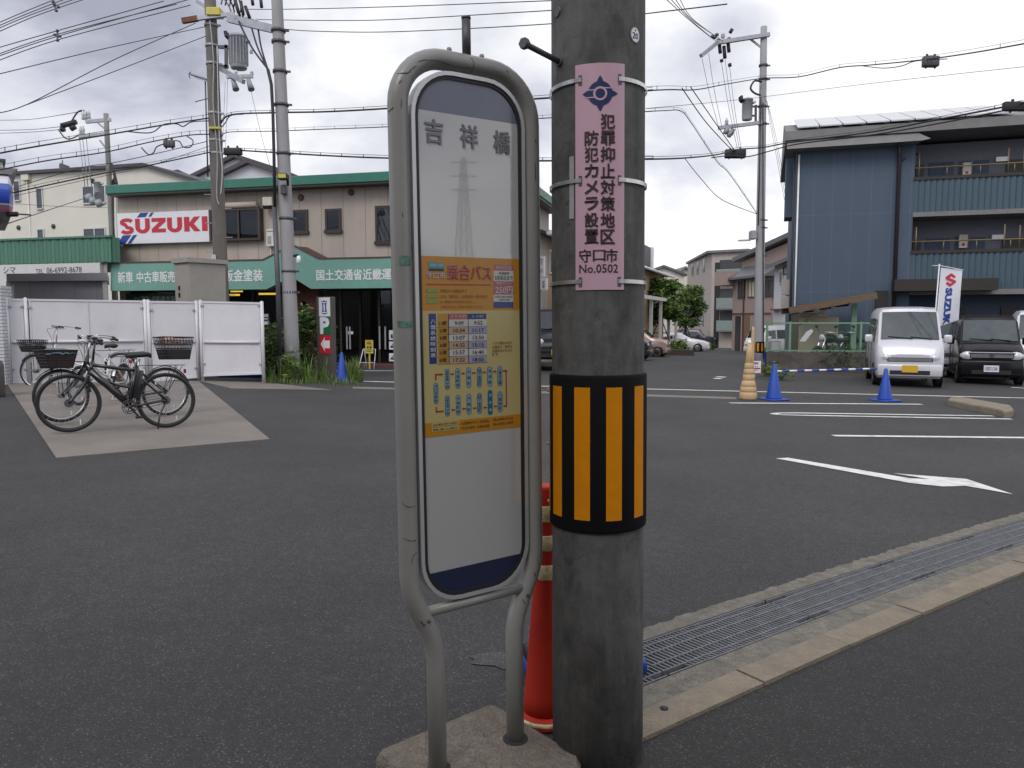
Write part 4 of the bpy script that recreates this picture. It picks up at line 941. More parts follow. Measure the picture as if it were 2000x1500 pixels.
bk('silver city bicycle nearest the white fence with an open black front basket', (72, 753), (238, 757), r=.335, sport=False, fm='frame_silver', rim='rim_silver', hz=1.17, sz=.86, lean=-3, front_b=('basket_black', .72, .95, False))
bk('city bicycle with brown skirt guard squeezed between the covered basket bicycle and the silver one', (155, 800), (240, 782), r=.30, sport=False, fm='frame_white', rim='rim_black', hz=1.02, sz=.90, lean=-2, saddle='saddle', guard='saddle_brown')

# ================================================================ white panel fence
mat('fence_white', (0.66, 0.65, 0.68), 0.45, var=0.05, scale=2, stain=(0.48, 0.47, 0.48), stainamt=0.3)
gl, gr = G(12, 750), G(385, 744)
FA = Fr((gl.x, gl.y, gl.z), atan2(gr.y - gl.y, gr.x - gl.x))
def fence_panel(fr, u0, u1, vt0, vt1, vb0, vb1, foot0, foot1, lab, posts=(True, True), rail=True, mids=()):
    ax, az = fr.at(u0, vt0); bx, bz = fr.at(u1, vt1); c0 = fr.at(u0, vb0)[1]; c1 = fr.at(u1, vb1)[1]
    root = thing('fence_panel', lab, 'fence', Fr(fr.M @ Vector((ax, 0, 0)), fr.a), 'white fence panels behind the bicycles'); w = bx - ax
    T = lambda x: az + (bz - az) * x / w; Bt = lambda x: c0 + (c1 - c0) * x / w
    mb = MB(); mb.prism([(.04, Bt(.04)), (w - .04, Bt(w)), (w - .04, T(w) - .02), (.04, T(.04) - .02)], -.008, .008, 'fence_white'); mb.build('panel', root)
    mb = MB(); mb.obox((.03, 0, T(0) - .02), (w - .03, 0, T(w) - .02), .045, .04, 'fence_white'); mb.obox((.03, 0, Bt(0)), (w - .03, 0, Bt(w)), .045, .045, 'fence_white')
    for x in (.055, w - .055): mb.obox((x, 0, Bt(x)), (x, 0, T(x) - .02), .035, .03, 'fence_white', up=(1, 0, 0))
    for u in mids: x = fr.at(u, 600)[0] - ax; mb.obox((x, -.011, Bt(x)), (x, -.011, T(x) - .03), .03, .012, 'fence_white', up=(1, 0, 0))
    mb.build('panel_frame', root)
    zr = fr.at(u0 + 5, 668)[1] if rail is True else rail
    mb = MB(); mb.tube([(.06, -.03, zr), (w - .06, -.03, zr)], .028, 'fence_white', 10); mb.build('rail', root)
    for i, x in enumerate((0, w)):
        if posts[i]:
            mb = MB(); mb.tube([(x, 0, (foot0, foot1)[i]), (x, 0, T(x) + .015)], .036, 'fence_white', 12); mb.tube([(x, 0, T(x) + .015), (x, 0, T(x) + .03)], [.036, .01], 'fence_white', 12); mb.build('post', root)
    for x in (.05, w - .05):
        for z in (.25, 1.5): mb = MB(); mb.box(x - .03, x + .03, -.035, -.015, z - .02 + c0, z + .02 + c0, 'galv'); mb.build('clamp', root)
    return root
fence_panel(FA, 12, 49, 583, 583.5, 747, 747, -.02, -.02, 'narrow white fence panel at the left end beside the tiled wall')
fence_panel(FA, 51, 282, 583.5, 587, 747, 744, -.02, -.02, 'widest white fence panel directly behind the parked bicycles', (False, True), mids=(172,))
fence_panel(FA, 289, 383, 587.5, 589, 744, 736, -.02, -.02, 'white fence panel behind the large rear basket', mids=())
g0, g1 = G(393, 745), G(511, 749)
FB = Fr((g0.x, g0.y, g0.z), atan2(g1.y - g0.y, g1.x - g0.x))
fence_panel(FB, 391, 511, 588, 590.5, 733, 729, 0, -.06, 'white fence panel at the right end with a dark gap beneath it')
# things glimpsed under the last panel
c = G(450, 741); root = thing('storage_tarp', 'blue tarp bundle glimpsed in the gap under the right end fence panel', 'tarp', loc=(c.x, c.y + .75, gz(c.x, c.y)), rz=.02)
mb = MB(); mb.box(-.5, .6, -.2, .3, .0, .26, 'plastic_blue', .05, 2); mb.build('tarp', root)

# ================================================================ grey electrical cabinet
mat('cabinet', (0.36, 0.335, 0.30), 0.6, var=0.06, scale=3, stain=(0.28, 0.26, 0.23), stainamt=0.4)
mat('cabinet_side', (0.36, 0.335, 0.30), 0.6, var=0.06)
c_ = P(369, 540, 17.5); CB = Fr((c_.x, c_.y, .1), R(50)); w = .90; zt = CB.at(369, 512)[1]; dep = .67
root = thing('electrical_cabinet', 'tall beige grey electrical cabinet standing behind the white fence', 'cabinet', CB)
MB().box(0, w, 0, dep, 0, zt, 'cabinet', .01).build('body', root); MB().prism([(-.05, zt), (w + .04, zt), (w + .04, zt + .09), (-.05, zt + .11)], -.05, dep + .05, 'cabinet').build('cap', root)
mb = MB(); mb.box(-.012, 0, .02, dep - .05, .1, zt - .06, 'cabinet'); mb.build('door', root); mb = MB()
for z in (zt - .78, zt - .62): mb.box(-.03, -.012, .40, .46, z, z + .1, 'black')
mb.build('handle', root)
# ================================================================ beige showroom with green roof edge and mint signboard
panels('wall_beige', (0.44, 0.385, 0.325), .73, 9.0, joint=.55, jw=.012, var=.08, stain=(0.30, 0.25, 0.21), stainamt=.5)
mat('wall_beige_plain', (0.46, 0.40, 0.335), .8, var=.06, scale=1.2, stain=(0.36, 0.31, 0.26), stainamt=.45, stretch=(1, 1, .2))
mat('roof_green', (0.030, 0.165, 0.115), .45, var=.1, scale=4, stain=(0.05, 0.2, 0.15), stainamt=.5)
mat('mint', (0.17, 0.36, 0.295), .5, var=.06, scale=2)
mat('frame_brown', (0.045, 0.03, 0.025), .4); mat('tile_brown', (0.10, 0.05, 0.04), .6); mat('brick_red', (0.13, 0.045, 0.035), .8, var=.2, scale=8)
mat('sign_white', (0.72, 0.72, 0.74), .35, var=.03, coat=.2); mat('sign_red', (0.50, 0.018, 0.035), .4, var=.03); mat('sign_blue', (0.012, 0.05, 0.25), .4, var=.05)
mat('text_white', (0.74, 0.76, 0.74), .5, var=.08, scale=12); mat('ev_green', (0.012, 0.10, 0.03), .5); mat('tube_yellow', (1.0, 0.62, 0.08), .5, emit=1.6)
mat('interior', (0.035, 0.033, 0.032), .8); mat('interior_floor', (0.07, 0.065, 0.06), .5); mat('curtain', (0.20, 0.21, 0.20), .8); mat('blind_dark', (0.055, 0.055, 0.055), .6)
glassmat('glass', (0.5, 0.54, 0.54), .5); mat('cream_plastic', (0.62, 0.58, 0.48), .5, stain=(.35, .3, .2), stainamt=.5); mat('heater_white', (0.62, 0.60, 0.54), .45)
ST = face(205, 25.8, 765, 23.3, 0.0); sx = lambda u, v=520, y=0: ST.at(u, v, y)[0]; sz = lambda u, v, y=0: ST.at(u, v, y)[1]
WX0, WX1, WD = sx(227, 420), sx(980, 400), 6.9
zroof = (sz(205, 362, -.5) + sz(765, 333.5, -.5)) / 2; zfb = (sz(206, 380, -.5) + sz(600, 360, -.5)) / 2
root = thing('showroom_building', 'two storey beige car showroom with green roof edge, mint signboard and dark glass front', 'building', ST); STORE = root
zg = -.1; zm = (sz(216, 568, -.9) + sz(444, 565, -.9) + sz(769, 563, -.9)) / 3; zmt = (sz(215, 516, -.9) + sz(443, 510, -.9) + sz(768, 502, -.9)) / 3
uw0, uw1 = sx(440), sx(541); ue0, ue1 = sx(572), sx(622); ud0 = sx(622)
mb = MB(); zu = zm + .25                                     # upper wall, side walls, back, ground floor piers
mb.box(WX0, WX1, 0, .2, zu, zfb, 'wall_beige'); mb.box(WX0, WX0 + .2, .2, WD, zg, zfb, 'wall_beige_plain'); mb.box(WX1 - .2, WX1, .2, WD, zg, zfb, 'wall_beige_plain'); mb.box(WX0 + .2, WX1 - .2, WD - .2, WD, zg, zfb, 'wall_beige_plain')
mb.box(WX0, sx(250), 0, .2, zg, zu, 'wall_beige_plain'); mb.box(uw1, ue0 - .002, 0, .2, zg, zu, 'frame_brown')
mb.build('wall', root)
MB().box(WX0 + .2, WX1 - .2, 3.2, 3.3, zg, zu, 'interior').box(WX0 + .2, WX1 - .2, .2, 3.2, zg, zg + .12, 'interior_floor').box(WX0 + .2, WX1 - .2, .2, 3.2, zu, zu + .1, 'interior').build('interior', root)
mb = MB(); mb.box(sx(205, 362, -.5), WX1 + .45, -.5, WD + .4, zfb, zroof, 'roof_green', .02); mb.build('roof', root)
mb = MB(); mb.box(sx(205, 362, -.5) + .03, WX1 + .4, -.46, WD + .35, zfb - .05, zfb - .003, 'frame_brown'); mb.build('soffit', root)
# signboard with a gabled middle
ym = -.9
bp = [(sx(216, 568, ym), zm), (sx(520, 565, ym), zm)] + [(sx(570, 545, ym), zm + .36)] + [(sx(607, 563, ym), zm), (WX1 + .3, zm), (WX1 + .3, zmt), (sx(623, 506, ym), zmt), (sx(571, 484, ym), zmt + .42), (sx(514, 509, ym), zmt), (sx(216, 516, ym), zmt)]
sb = MB().prism(bp, ym, ym + .28, 'mint').build('signboard', root)
mb = MB(); tp = bp[5:]
for a, b in zip(tp, tp[1:]):
    big = abs(b[1] - a[1]) > .05; mb.obox((a[0], ym + .03, a[1] + .02), (b[0], ym + .03, b[1] + .02), .10, .04 + .11 * (big and a[0] < sx(630) and b[0] > sx(560)), 'tile_brown')
    mb.add([(a[0], ym + .28, a[1]), (b[0], ym + .28, b[1]), (b[0], .0, b[1] + .03), (a[0], .0, a[1] + .03)], [(0, 1, 2, 3)], 'tile_brown')
mb.add([(bp[i][0], ym + .28, bp[i][1]) for i in range(5)] + [(bp[i][0], .0, bp[i][1]) for i in range(5)], [(i, i + 5, i + 6, i + 1) for i in range(4)], 'frame_brown')
mb.build('signboard_roof', root)
mb = MB()
def stext(t, u0, v0, u1, v1, y=ym - .006, m='text_white', b=.05, tgt=None):
    a = ST.at(u0, v0, y); c = ST.at(u1, v1, y); (tgt or mb).text(t, a[0], c[0], c[1], a[1], y, m, b)
for t, u0, v0, u1, v1 in (('新車', 230, 531, 260, 552.5), ('中古車販売', 267, 531, 342, 551), ('鈑金塗装', 437, 527, 513, 549), ('国土交通省近畿運輸局', 618, 527, 801, 545.5)): stext(t, u0, v0, u1, v1)
mb.build('lettering', sb)
# big logo board on the wall
a0 = ST.at(228, 418, -.2); a1 = ST.at(410, 409, -.2); a2 = ST.at(228.3, 477.6, -.2); a3 = ST.at(410, 471.6, -.2); zb0, zb1 = (a2[1] + a3[1]) / 2, (a0[1] + a1[1]) / 2
lb = MB().box(a0[0], a1[0], -.2, -.02, zb0, zb1, 'sign_white', .008).build('logo_board', root)
mb = MB(); yl = -.206; bw, bh = a1[0] - a0[0], zb1 - zb0; c3 = lambda cx, cy: ST.at(200 + cx / 5, 300 + cy / 5, yl)
for pl in ([(335, 625), (368, 580), (450, 575), (420, 620)], [(447, 617), (472, 577), (503, 573), (475, 615)], [(142, 885), (200, 798), (283, 795), (222, 880)], [(245, 878), (302, 795), (340, 793), (278, 876)]): mb.sheet([c3(*p) for p in pl], yl, 'sign_blue')
def lrect(x0, y0, x1, y1): p = c3(x0, y0); q = c3(x1, y1); return p[0], q[0], q[1], p[1]
zl0 = c3(600, 768)[1]; zl1 = c3(600, 626)[1]; H_ = zl1 - zl0
def LX(cx): return c3(cx, 690)[0]
def poly(pts, x0, x1): mb.sheet([(LX(x0) + (LX(x1) - LX(x0)) * a, zl0 + H_ * b) for a, b in pts], yl - .002, 'sign_red')
def letU(x0, x1):
    n = 8; o = [(0, 1), (0, .38)] + [(.5 - .5 * cos(pi * i / n), .38 - .42 * sin(pi * i / n)) for i in range(1, n)] + [(1, .38), (1, 1), (.68, 1), (.68, .38)] + [(.5 + .18 * cos(pi * i / n), .38 - .16 * sin(pi * i / n)) for i in range(1, n)] + [(.32, .38), (.32, 1)]
    poly(o, x0, x1)
sp = [(Vector((.5 + .36 * cos(R(a)), 0, .76 + .155 * sin(R(a))))) for a in range(15, 275, 26)] + [Vector((.5 + .36 * cos(R(a)), 0, .25 + .165 * sin(R(a)))) for a in range(85, -166, -25)]
o = []; i_ = []
for k in range(len(sp)):
    d = (sp[min(k + 1, len(sp) - 1)] - sp[max(k - 1, 0)]).normalized(); nrm = Vector((-d.z, 0, d.x)) * .135; nrm.z *= .85
    o.append((sp[k].x + nrm.x, sp[k].z + nrm.z)); i_.append((sp[k].x - nrm.x, sp[k].z - nrm.z))
x0, x1 = LX(168), LX(308); PQ = lambda q: (x0 + (x1 - x0) * q[0], yl - .002, zl0 - .02 + (H_ + .03) * q[1])
mb.add([PQ(q) for q in o + i_], [(k + 1, k, len(o) + k, len(o) + k + 1) for k in range(len(o) - 1)], 'sign_red')
letU(320, 462); poly([(0, 1), (1, 1), (1, .74), (.42, .26), (1, .26), (1, 0), (0, 0), (0, .24), (.55, .74), (0, .74)], 480, 618); letU(632, 778)
poly([(0, 1), (.33, 1), (.33, .60), (.62, 1), (1, 1), (.60, .52), (1.02, 0), (.62, 0), (.33, .40), (.33, 0), (0, 0)], 798, 955); poly([(0, 0), (1, 0), (1, 1), (0, 1)], 972, 1027)
mb.build('lettering', lb)
# upper windows
def swin(u0, v0, u1, v1, pane, hood=0, depth=.06):
    x0, z1_ = ST.at(u0, v0, -depth); x1, z0_ = ST.at(u1, v1, -depth); f = .07
    w = MB().box(x0, x0 + f, -depth, -.003, z0_, z1_, 'frame_brown').box(x1 - f, x1, -depth, -.003, z0_, z1_, 'frame_brown').box(x0 + f, x1 - f, -depth, -.003, z1_ - f, z1_, 'frame_brown').box(x0 - .03, x1 + .03, -depth - .03, -.003, z0_ - .03, z0_ + f, 'frame_brown').build('window', root)
    mb = MB(); mb.rect(x0 + f, x1 - f, z0_ + f, z1_ - f, -.006, pane)
    if pane == 'curtain':
        for k in range(9): xx = x0 + f + (x1 - x0 - 2 * f) * (k + .5) / 9; mb.tube([(xx, -.008, z0_ + f), (xx, -.008, z1_ - f)], .03, 'curtain', 6)
    mb.build('curtain', w); MB().rect(x0 + f, x1 - f, z0_ + f, z1_ - f, -.045, 'glass').build('pane', w)
    return w
swin(570, 410, 601, 455, 'interior'); swin(634, 408, 666, 453, 'interior'); swin(732, 402, 812, 474, 'curtain')
x0, z1_ = ST.at(407, 413, -.22); x1, z0_ = ST.at(508, 464.5, -.22)
w = MB().box(x0, x1, -.22, -.002, z0_ - .06, z0_, 'frame_brown').box(x0, x1, -.22, -.002, z1_, z1_ + .05, 'frame_brown').box(x0, x0 + .08, -.22, -.002, z0_, z1_, 'frame_brown').box(x1 - .08, x1, -.22, -.002, z0_, z1_, 'frame_brown').box(x0 + .08, x1 - .08, -.06, -.003, z0_, z1_, 'blind_dark').box((x0 + x1) / 2 + .1, (x0 + x1) / 2 + .16, -.2, -.07, z0_, z1_, 'frame_brown').build('window', root)
MB().rect(x0 + .08, x1 - .08, z0_, z1_, -.16, 'glass').build('pane', w)
MB().tube([(sx(428), -.17, z1_ + .16), (sx(512), -.17, z1_ + .16)], .10, 'wall_beige_plain', 10).build('awning_case', root)
x0, z1_ = ST.at(512, 385, -.3); x1, z0_ = ST.at(531, 405, -.3); mb = MB(); mb.box(x0, x1, -.3, 0, z0_ + .06, z1_, 'cream_plastic', .01); mb.add([(x0, -.3, z0_ + .06), (x1, -.3, z0_ + .06), (x1, -.26, z0_ - .04), (x0, -.26, z0_ - .04)], [(0, 1, 2, 3)], 'black'); mb.build('vent_hood', root)
x0, z1_ = ST.at(519, 448, -.16); x1, z0_ = ST.at(537, 481, -.16); hw_ = MB().box(x0, x1, -.16, 0, z0_, z1_, 'heater_white', .012).build('water_heater', root)
mb = MB(); 
for k in range(7): mb.box(x0 + .05, x1 - .12, -.163, -.16, z0_ + .08 + k * .035, z0_ + .095 + k * .035, 'blind_dark')
mb.box(x0 + .04, x1 - .04, -.163, -.16, z1_ - .07, z1_ - .05, 'black'); mb.tube([(x0 + .1, -.08, z0_), (x0 + .1, -.08, z0_ - .3), (x0 + .0, -.05, z0_ - .4)], .02, 'heater_white', 6); mb.build('grille', hw_)
xv, zv = ST.at(588, 386); MB().lathe([(.10, 0), (.10, .03), (.07, .05), (0, .03)], 'tile_brown', 16, (xv, 0, zv), Matrix.Rotation(pi / 2, 4, 'X')).build('round_vent', root)
xv, zv = ST.at(686, 376); MB().lathe([(.10, 0), (.10, .03), (.07, .05), (0, .03)], 'tile_brown', 16, (xv, 0, zv), Matrix.Rotation(pi / 2, 4, 'X')).build('round_vent', root)
# ground floor: windows, brick bay, sliding doors
zt_ = zu - .02
def sglass(u0, u1, z0_, z1_, n, nm='window'):
    x0, x1 = (sx(u0) if u0 > 50 else u0), (sx(u1) if u1 > 50 else u1); w = MB()
    for k in range(n + 1): xx = x0 + (x1 - x0) * k / n; w.box(xx - .035, xx + .035, .05, .13, z0_, z1_, 'frame_brown')
    w.box(x0, x1, .06, .12, z0_ - .06, z0_, 'frame_brown'); w.box(x0, x1, .06, .12, z1_, z1_ + .06, 'frame_brown'); o = w.build(nm, root)
    MB().rect(x0, x1, z0_, z1_, .09, 'glass').build('pane', o); return o
sglass(252, 440, .35, zt_, 4); sglass(440, 541, .35, zt_, 2)
MB().box(sx(250), uw1, 0, .2, zg, .29, 'wall_beige_plain').build('low_wall', root)
mb = MB(); mb.box(ue0, ue0 + .3, -.02, .3, zg, zu, 'brick_red'); mb.box(ue1 - .45, ue1, -.02, .3, zg, zu, 'brick_red'); mb.box(ue0 + .3, ue1 - .45, .3, .5, zg, zu, 'frame_brown'); mb.box(ue0 + .3, ue1 - .45, -.02, .3, zu - .6, zu, 'brick_red')
mb.box(ue0 + .45, ue0 + .62, .27, .3, 1.0, 1.7, 'interior'); mb.box(ue0 + .75, ue0 + 1.0, .26, .3, 1.0, 1.75, 'blind_dark'); mb.box(ue0 + .35, ue1 - .5, .25, .3, 1.95, 2.05, 'tile_brown'); mb.build('brick_bay', root)
MB().box(ud0, sx(770), -.25, .2, zg, .12, 'brick_red').box(sx(770), WX1, -.25, .2, zg, .12, 'brick_red').build('step', root)
do = sglass(ud0 / 1 + .02 if 0 else 624, 700, .14, zt_, 2, 'sliding_door'); sglass(700, 775, .14, zt_, 2, 'sliding_door'); sglass(776, 978, .14, zt_, 4)
mb = MB()
for u0, u1, v in ((505, 536, 574), (444, 465, 576), (450, 471, 568.5)):
    a = ST.at(u0, v, .9); c = ST.at(u1, v, .9); mb.box(a[0], c[0], .9, 1.0, a[1] - .03, a[1] + .03, 'tube_yellow')
mb.build('ceiling_tube', root)
mb = MB(); x0, z1_ = ST.at(511, 613, .04); x1, z0_ = ST.at(525, 634, .04); mb.box(x0, x1, .02, .045, z0_, z1_, 'sign_white'); mb.rect(x0, x1, z0_ + .1, z1_ - .1, .018, 'ps_cyan'); mb.rect(x0 + .02, x1 - .02, z0_ + .16, z0_ + .2, .016, 'sign_white'); mb.build('window_poster', root)
for k, (u0, v0, u1, v1) in enumerate(((760, 645, 785, 664), (760, 667, 785, 683), (760, 690, 788, 706))):
    x0, z1_ = ST.at(u0, v0, .04); x1, z0_ = ST.at(u1, v1, .04); mb = MB(); mb.box(x0, x1, .03, .05, z0_, z1_, 'sign_white'); mb.rect(x0 + .05, x1 - .05, z0_ + .05, z1_ - .12, .028, 'blind_dark'); mb.rect(x0 + .1, x1 - .1, z0_ + .1, z0_ + .18, .026, 'ps_sky'); mb.build('window_poster', root)
for u in (677, 683, 741, 752): xx, z_ = ST.at(u, 660, 0); MB().box(xx - .02, xx + .02, .0, .05, z_ - .35, z_ + .35, 'alu_rim', .008).build('handle', root)
x0, z1_ = ST.at(680, 647, .03); MB().box(x0, x0 + .16, .02, .05, z1_ - .09, z1_, 'sign_white').build('door_plate', root)
x0, z1_ = ST.at(246, 573, -.05); x1, z0_ = ST.at(345, 592, -.05); eb = MB().box(x0, x1, -.06, -.02, z0_ - .3, z1_, 'ev_green').build('banner', root)
mb = MB(); stext('EV(電気)自動車充電', 262, 578.5, 342, 590, -.066, 'text_white', .0, mb); mb.build('lettering', eb)
# side: plates beyond the far corner
x0, z1_ = ST.at(1049, 500, 6.0)
# small notices and sign things in front of the doors
YN = face(713, 21.6, 729, 21.5, .05); x1 = YN.at(729, 690)[0]
mat('notice_yellow', (0.55, 0.48, 0.08), .5)
root = thing('notice_stand', 'small yellow notice on a post before the dark sliding doors', 'sign', YN)
zb_, ztp = YN.at(713, 690)[1], YN.at(713, 664)[1]; MB().box(0, x1, -.012, .012, zb_, ztp, 'notice_yellow').build('panel', root)
mb = MB(); mb.rect(.06, x1 - .06, ztp - .07, ztp - .04, -.014, 'ps_red'); mb.rect(.04, x1 - .04, ztp - .12, ztp - .09, -.014, 'ps_red'); mb.disc(x1 * .33, zb_ + .17, .035, -.014, 'text_black', 12); mb.disc(x1 * .70, zb_ + .17, .035, -.014, 'text_black', 12); mb.rect(.05, x1 - .05, zb_ + .10, zb_ + .115, -.014, 'text_black'); mb.rect(.04, x1 - .04, zb_ + .05, zb_ + .07, -.014, 'text_black'); mb.build('lettering', root)
mb = MB(); mb.box(x1 * .4, x1 * .55, .0, .03, -.06, zb_, 'notice_yellow'); mb.build('post', root)
root = thing('folding_stand', 'empty white metal A frame stand beside the yellow notice', 'stand', YN); mb = MB()
q = [YN.at(*p) for p in ((699, 708), (704, 682), (713, 682), (728, 708), (728, 682))]
mb.tube([(q[0][0], 0, -.03), (q[1][0], .15, q[1][1])], .012, 'white', 6); mb.tube([(q[0][0], .45, -.03), (q[1][0], .2, q[1][1])], .012, 'white', 6); mb.tube([(q[1][0], .15, q[1][1]), (q[4][0], .15, q[1][1])], .012, 'white', 6); mb.tube([(q[3][0], .05, -.03), (q[4][0], .15, q[1][1])], .012, 'white', 6); mb.tube([(q[0][0], .05, .2), (q[3][0], .05, .2)], .009, 'white', 6); mb.build('frame', root)

# ================================================================ parking pylon with arrow, blue cone
mat('pylon_brown', (0.085, 0.075, 0.068), .5); mat('p_green', (0.010, 0.13, 0.055), .4, var=.03); mat('p_red', (0.50, 0.02, 0.035), .4, var=.03)
PY = face(624, 17.95, 646.5, 17.75, 0.0); g = G(635, 742); PY = Fr((PY.o.x, PY.o.y, gz(PY.o.x, PY.o.y)), PY.a); w = PY.at(646, 650)[0]
root = thing('parking_sign', 'brown pylon with blue white emblem, green P plate and red plate with white left arrow', 'sign', PY)
zt_ = PY.at(624, 580)[1]; MB().box(-.10, w + .01, 0, .16, -.02, zt_, 'pylon_brown', .008).build('body', root)
Z = lambda v: PY.at(635, v)[1]
mb = MB(); yb = -.012; mb.box(0, w, yb, -.002, Z(618), Z(581), 'sign_white'); cx, cz = w / 2, Z(600); k = .0105
mb.sheet([(cx - 9 * k, cz + 14 * k), (cx - 4 * k, cz + 13 * k), (cx, cz + 16 * k), (cx + 4 * k, cz + 13 * k), (cx + 9 * k, cz + 14 * k), (cx + 6 * k, cz + 4 * k), (cx + 6 * k, cz - 4 * k), (cx + 8.5 * k, cz - 14 * k), (cx, cz - 16 * k), (cx - 8.5 * k, cz - 14 * k), (cx - 6 * k, cz - 4 * k), (cx - 6 * k, cz + 4 * k)], yb - .002, 'sign_blue')
mb.sheet([(cx - 2.2 * k, cz - 9 * k), (cx + 2.2 * k, cz - 9 * k), (cx + 2.2 * k, cz + 5 * k), (cx + 1.2 * k, cz + 7 * k), (cx + 1.2 * k, cz + 9 * k), (cx - 1.2 * k, cz + 9 * k), (cx - 1.2 * k, cz + 7 * k), (cx - 2.2 * k, cz + 5 * k)], yb - .004, 'sign_white'); mb.rect(cx - 7 * k, cx + 7 * k, cz + 9.6 * k, cz + 11.5 * k, yb - .004, 'sign_white'); mb.rect(cx - 7 * k, cx + 7 * k, cz - 13 * k, cz - 10.5 * k, yb - .004, 'sign_white'); mb.build('emblem_plate', root)
mb = MB(); mb.box(0, w, yb, -.002, Z(654), Z(618.5), 'p_green'); mb.text('P', .05, w - .05, Z(650.5), Z(621.5), yb - .002, 'sign_white', .09); mb.build('parking_plate', root)
mb = MB(); mb.box(0, w, yb, -.002, Z(690.5), Z(654.5), 'p_red'); zc = Z(672); h = (Z(654.5) - Z(690.5)) / 36
mb.sheet([(.035, zc), (w * .5, zc + 14 * h), (w * .45, zc + 7 * h), (w - .025, zc + 7 * h), (w - .025, zc - 8 * h), (w * .45, zc - 8 * h), (w * .5, zc - 15 * h)], yb - .002, 'sign_white'); mb.build('arrow_plate', root)
mat('cone_blue', (0.010, 0.060, 0.36), .45, var=.08, scale=5)
def cone(label, u, v, vt, group, sq=.19):
    p = G(u, v); s = (v - vt) / FPX * p.y / 1.0; root = thing('traffic_cone', label, 'traffic cone', loc=p, group=group)
    mb = MB(); mb.lathe([(.155 * s / .7, .03), (.15 * s / .7, .05), (.035 * s / .7, s - .02), (.024 * s / .7, s), (0, s)], 'cone_blue', 24); mb.build('body', root)
    mb = MB(); mb.box(-sq, sq, -sq, sq, 0, .03, 'cone_blue', .012); 
    for x in (-sq * .8, sq * .8):
        for y in (-sq * .8, sq * .8): mb.box(x - .03, x + .03, y - .03, y + .03, -.004, .001, 'black')
    mb.build('base', root); root.rotation_euler = (0, 0, R(20)); return root, s
cone('blue traffic cone beside the parking pylon and weeds', 668, 746, 688, 'blue traffic cones')
# ================================================================ shop with green corrugated front, far left
panels('corr_green', (0.075, 0.20, 0.135), .16, 9.0, joint=.62, jw=.02, var=.1, rough=.55)
mat('sign_cream', (0.60, 0.60, 0.585), .6, var=.05, stain=(.45, .44, .42), stainamt=.4); panels('shed_grey', (0.33, 0.325, 0.35), .62, 9.0, joint=.75, jw=.012, var=.05); mat('shed_trim', (0.30, 0.295, 0.32), .5, var=.05); mat('wall_grey', (0.36, 0.35, 0.33), .8, var=.1)
def away(fr, x, d):                                          # a side wall that runs straight away from the street corner
    p = fr.M @ Vector((x, 0, 0)); k = Vector((p.x, p.y, 0)).normalized() * d; q_ = fr.I.to_3x3() @ k; return (x + q_.x, q_.y)
GSH = face(0, 25.6, 218, 24.4, 0.0)
x1 = GSH.at(218, 480)[0]; X0_ = -6.0; zt_, zb_ = (GSH.at(0, 472)[1] + GSH.at(218, 462)[1]) / 2, (GSH.at(0, 517)[1] + GSH.at(210, 510)[1]) / 2
root = thing('corner_shop', 'low shop with green corrugated upper front and white telephone number board', 'building', GSH)
mb = MB(); n = int((x1 - X0_) / .08); vs = []
for i in range(n + 1):
    y = -.03 if i % 4 < 2 else 0; x = X0_ + (x1 - X0_) * i / n; vs += [(x, y, zb_), (x, y, zt_)]
mb.add(vs, [(2 * i, 2 * i + 2, 2 * i + 3, 2 * i + 1) for i in range(n)], 'corr_green'); mb.plate([(X0_, .003), (x1, .003), (x1 + .12, .22), away(GSH, x1, 6), (X0_, 6)], zb_ - .02, zt_ - .002, 'corr_green'); mb.box(X0_, x1 + .02, -.07, .15, zt_, zt_ + .06, 'corr_green'); mb.build('corrugated_front', root)
mb = MB(); mb.plate([(X0_, .1), (x1 - .3, .1), away(GSH, x1 - .3, 6), (X0_, 6)], -.2, zb_ - .022, 'wall_grey'); mb.build('wall', root)
zl_ = GSH.at(100, 543)[1]; xe = GSH.at(196, 520)[0]; bo = MB().box(X0_, xe, -.02, .098, zl_ - .3, zb_ - .024, 'sign_cream').build('number_board', root)
mb = MB()
for t, u0, v0, u1, v1 in (('TEL', 70, 526, 85, 534), ('06-6992-8678', 91, 522.5, 160, 532), ('シマ', 6, 521.5, 31, 534)):
    a = GSH.at(u0, v0, -.02); c = GSH.at(u1, v1, -.02); mb.text(t, a[0], c[0], c[1], a[1], -.024, 'text_black', .005)
mb.build('lettering', bo)
SH = face(20, 19.6, 213, 19.2, .1); x1 = SH.at(213, 545)[0]; za, zb_ = SH.at(100, 534)[1], SH.at(100, 549)[1]
root = thing('storage_shed', 'low grey metal shed roof and panels just above the white fence', 'shed', SH)
MB().plate([(SH.at(28, 560, .1)[0], .1), (x1 - .12, .1), away(SH, x1 - .12, 2.6), away(SH, SH.at(28, 560, .1)[0], 2.6)], -.1, zb_, 'shed_grey').build('wall', root); MB().plate([(0, -.05), (x1, -.05), away(SH, x1, 2.8), away(SH, 0, 2.8)], zb_ + .002, za, 'shed_trim').build('roof', root)
MB().box(x1 - .20, x1 - .13, .02, .098, -.1, zb_ - .002, 'sign_cream').build('post', root); MB().box(SH.at(24, 560, .1)[0] - .1, SH.at(24, 560, .1)[0], .02, .098, -.1, zb_ - .002, 'sign_cream').build('post', root)
root = thing('dark_gate_post', 'dark post between the tiled wall and the white fence', 'post', loc=G(9, 748)); MB().box(-.13, .02, -.0, .12, 0, 1.78, 'frame_brown', .01).build('shaft', root)

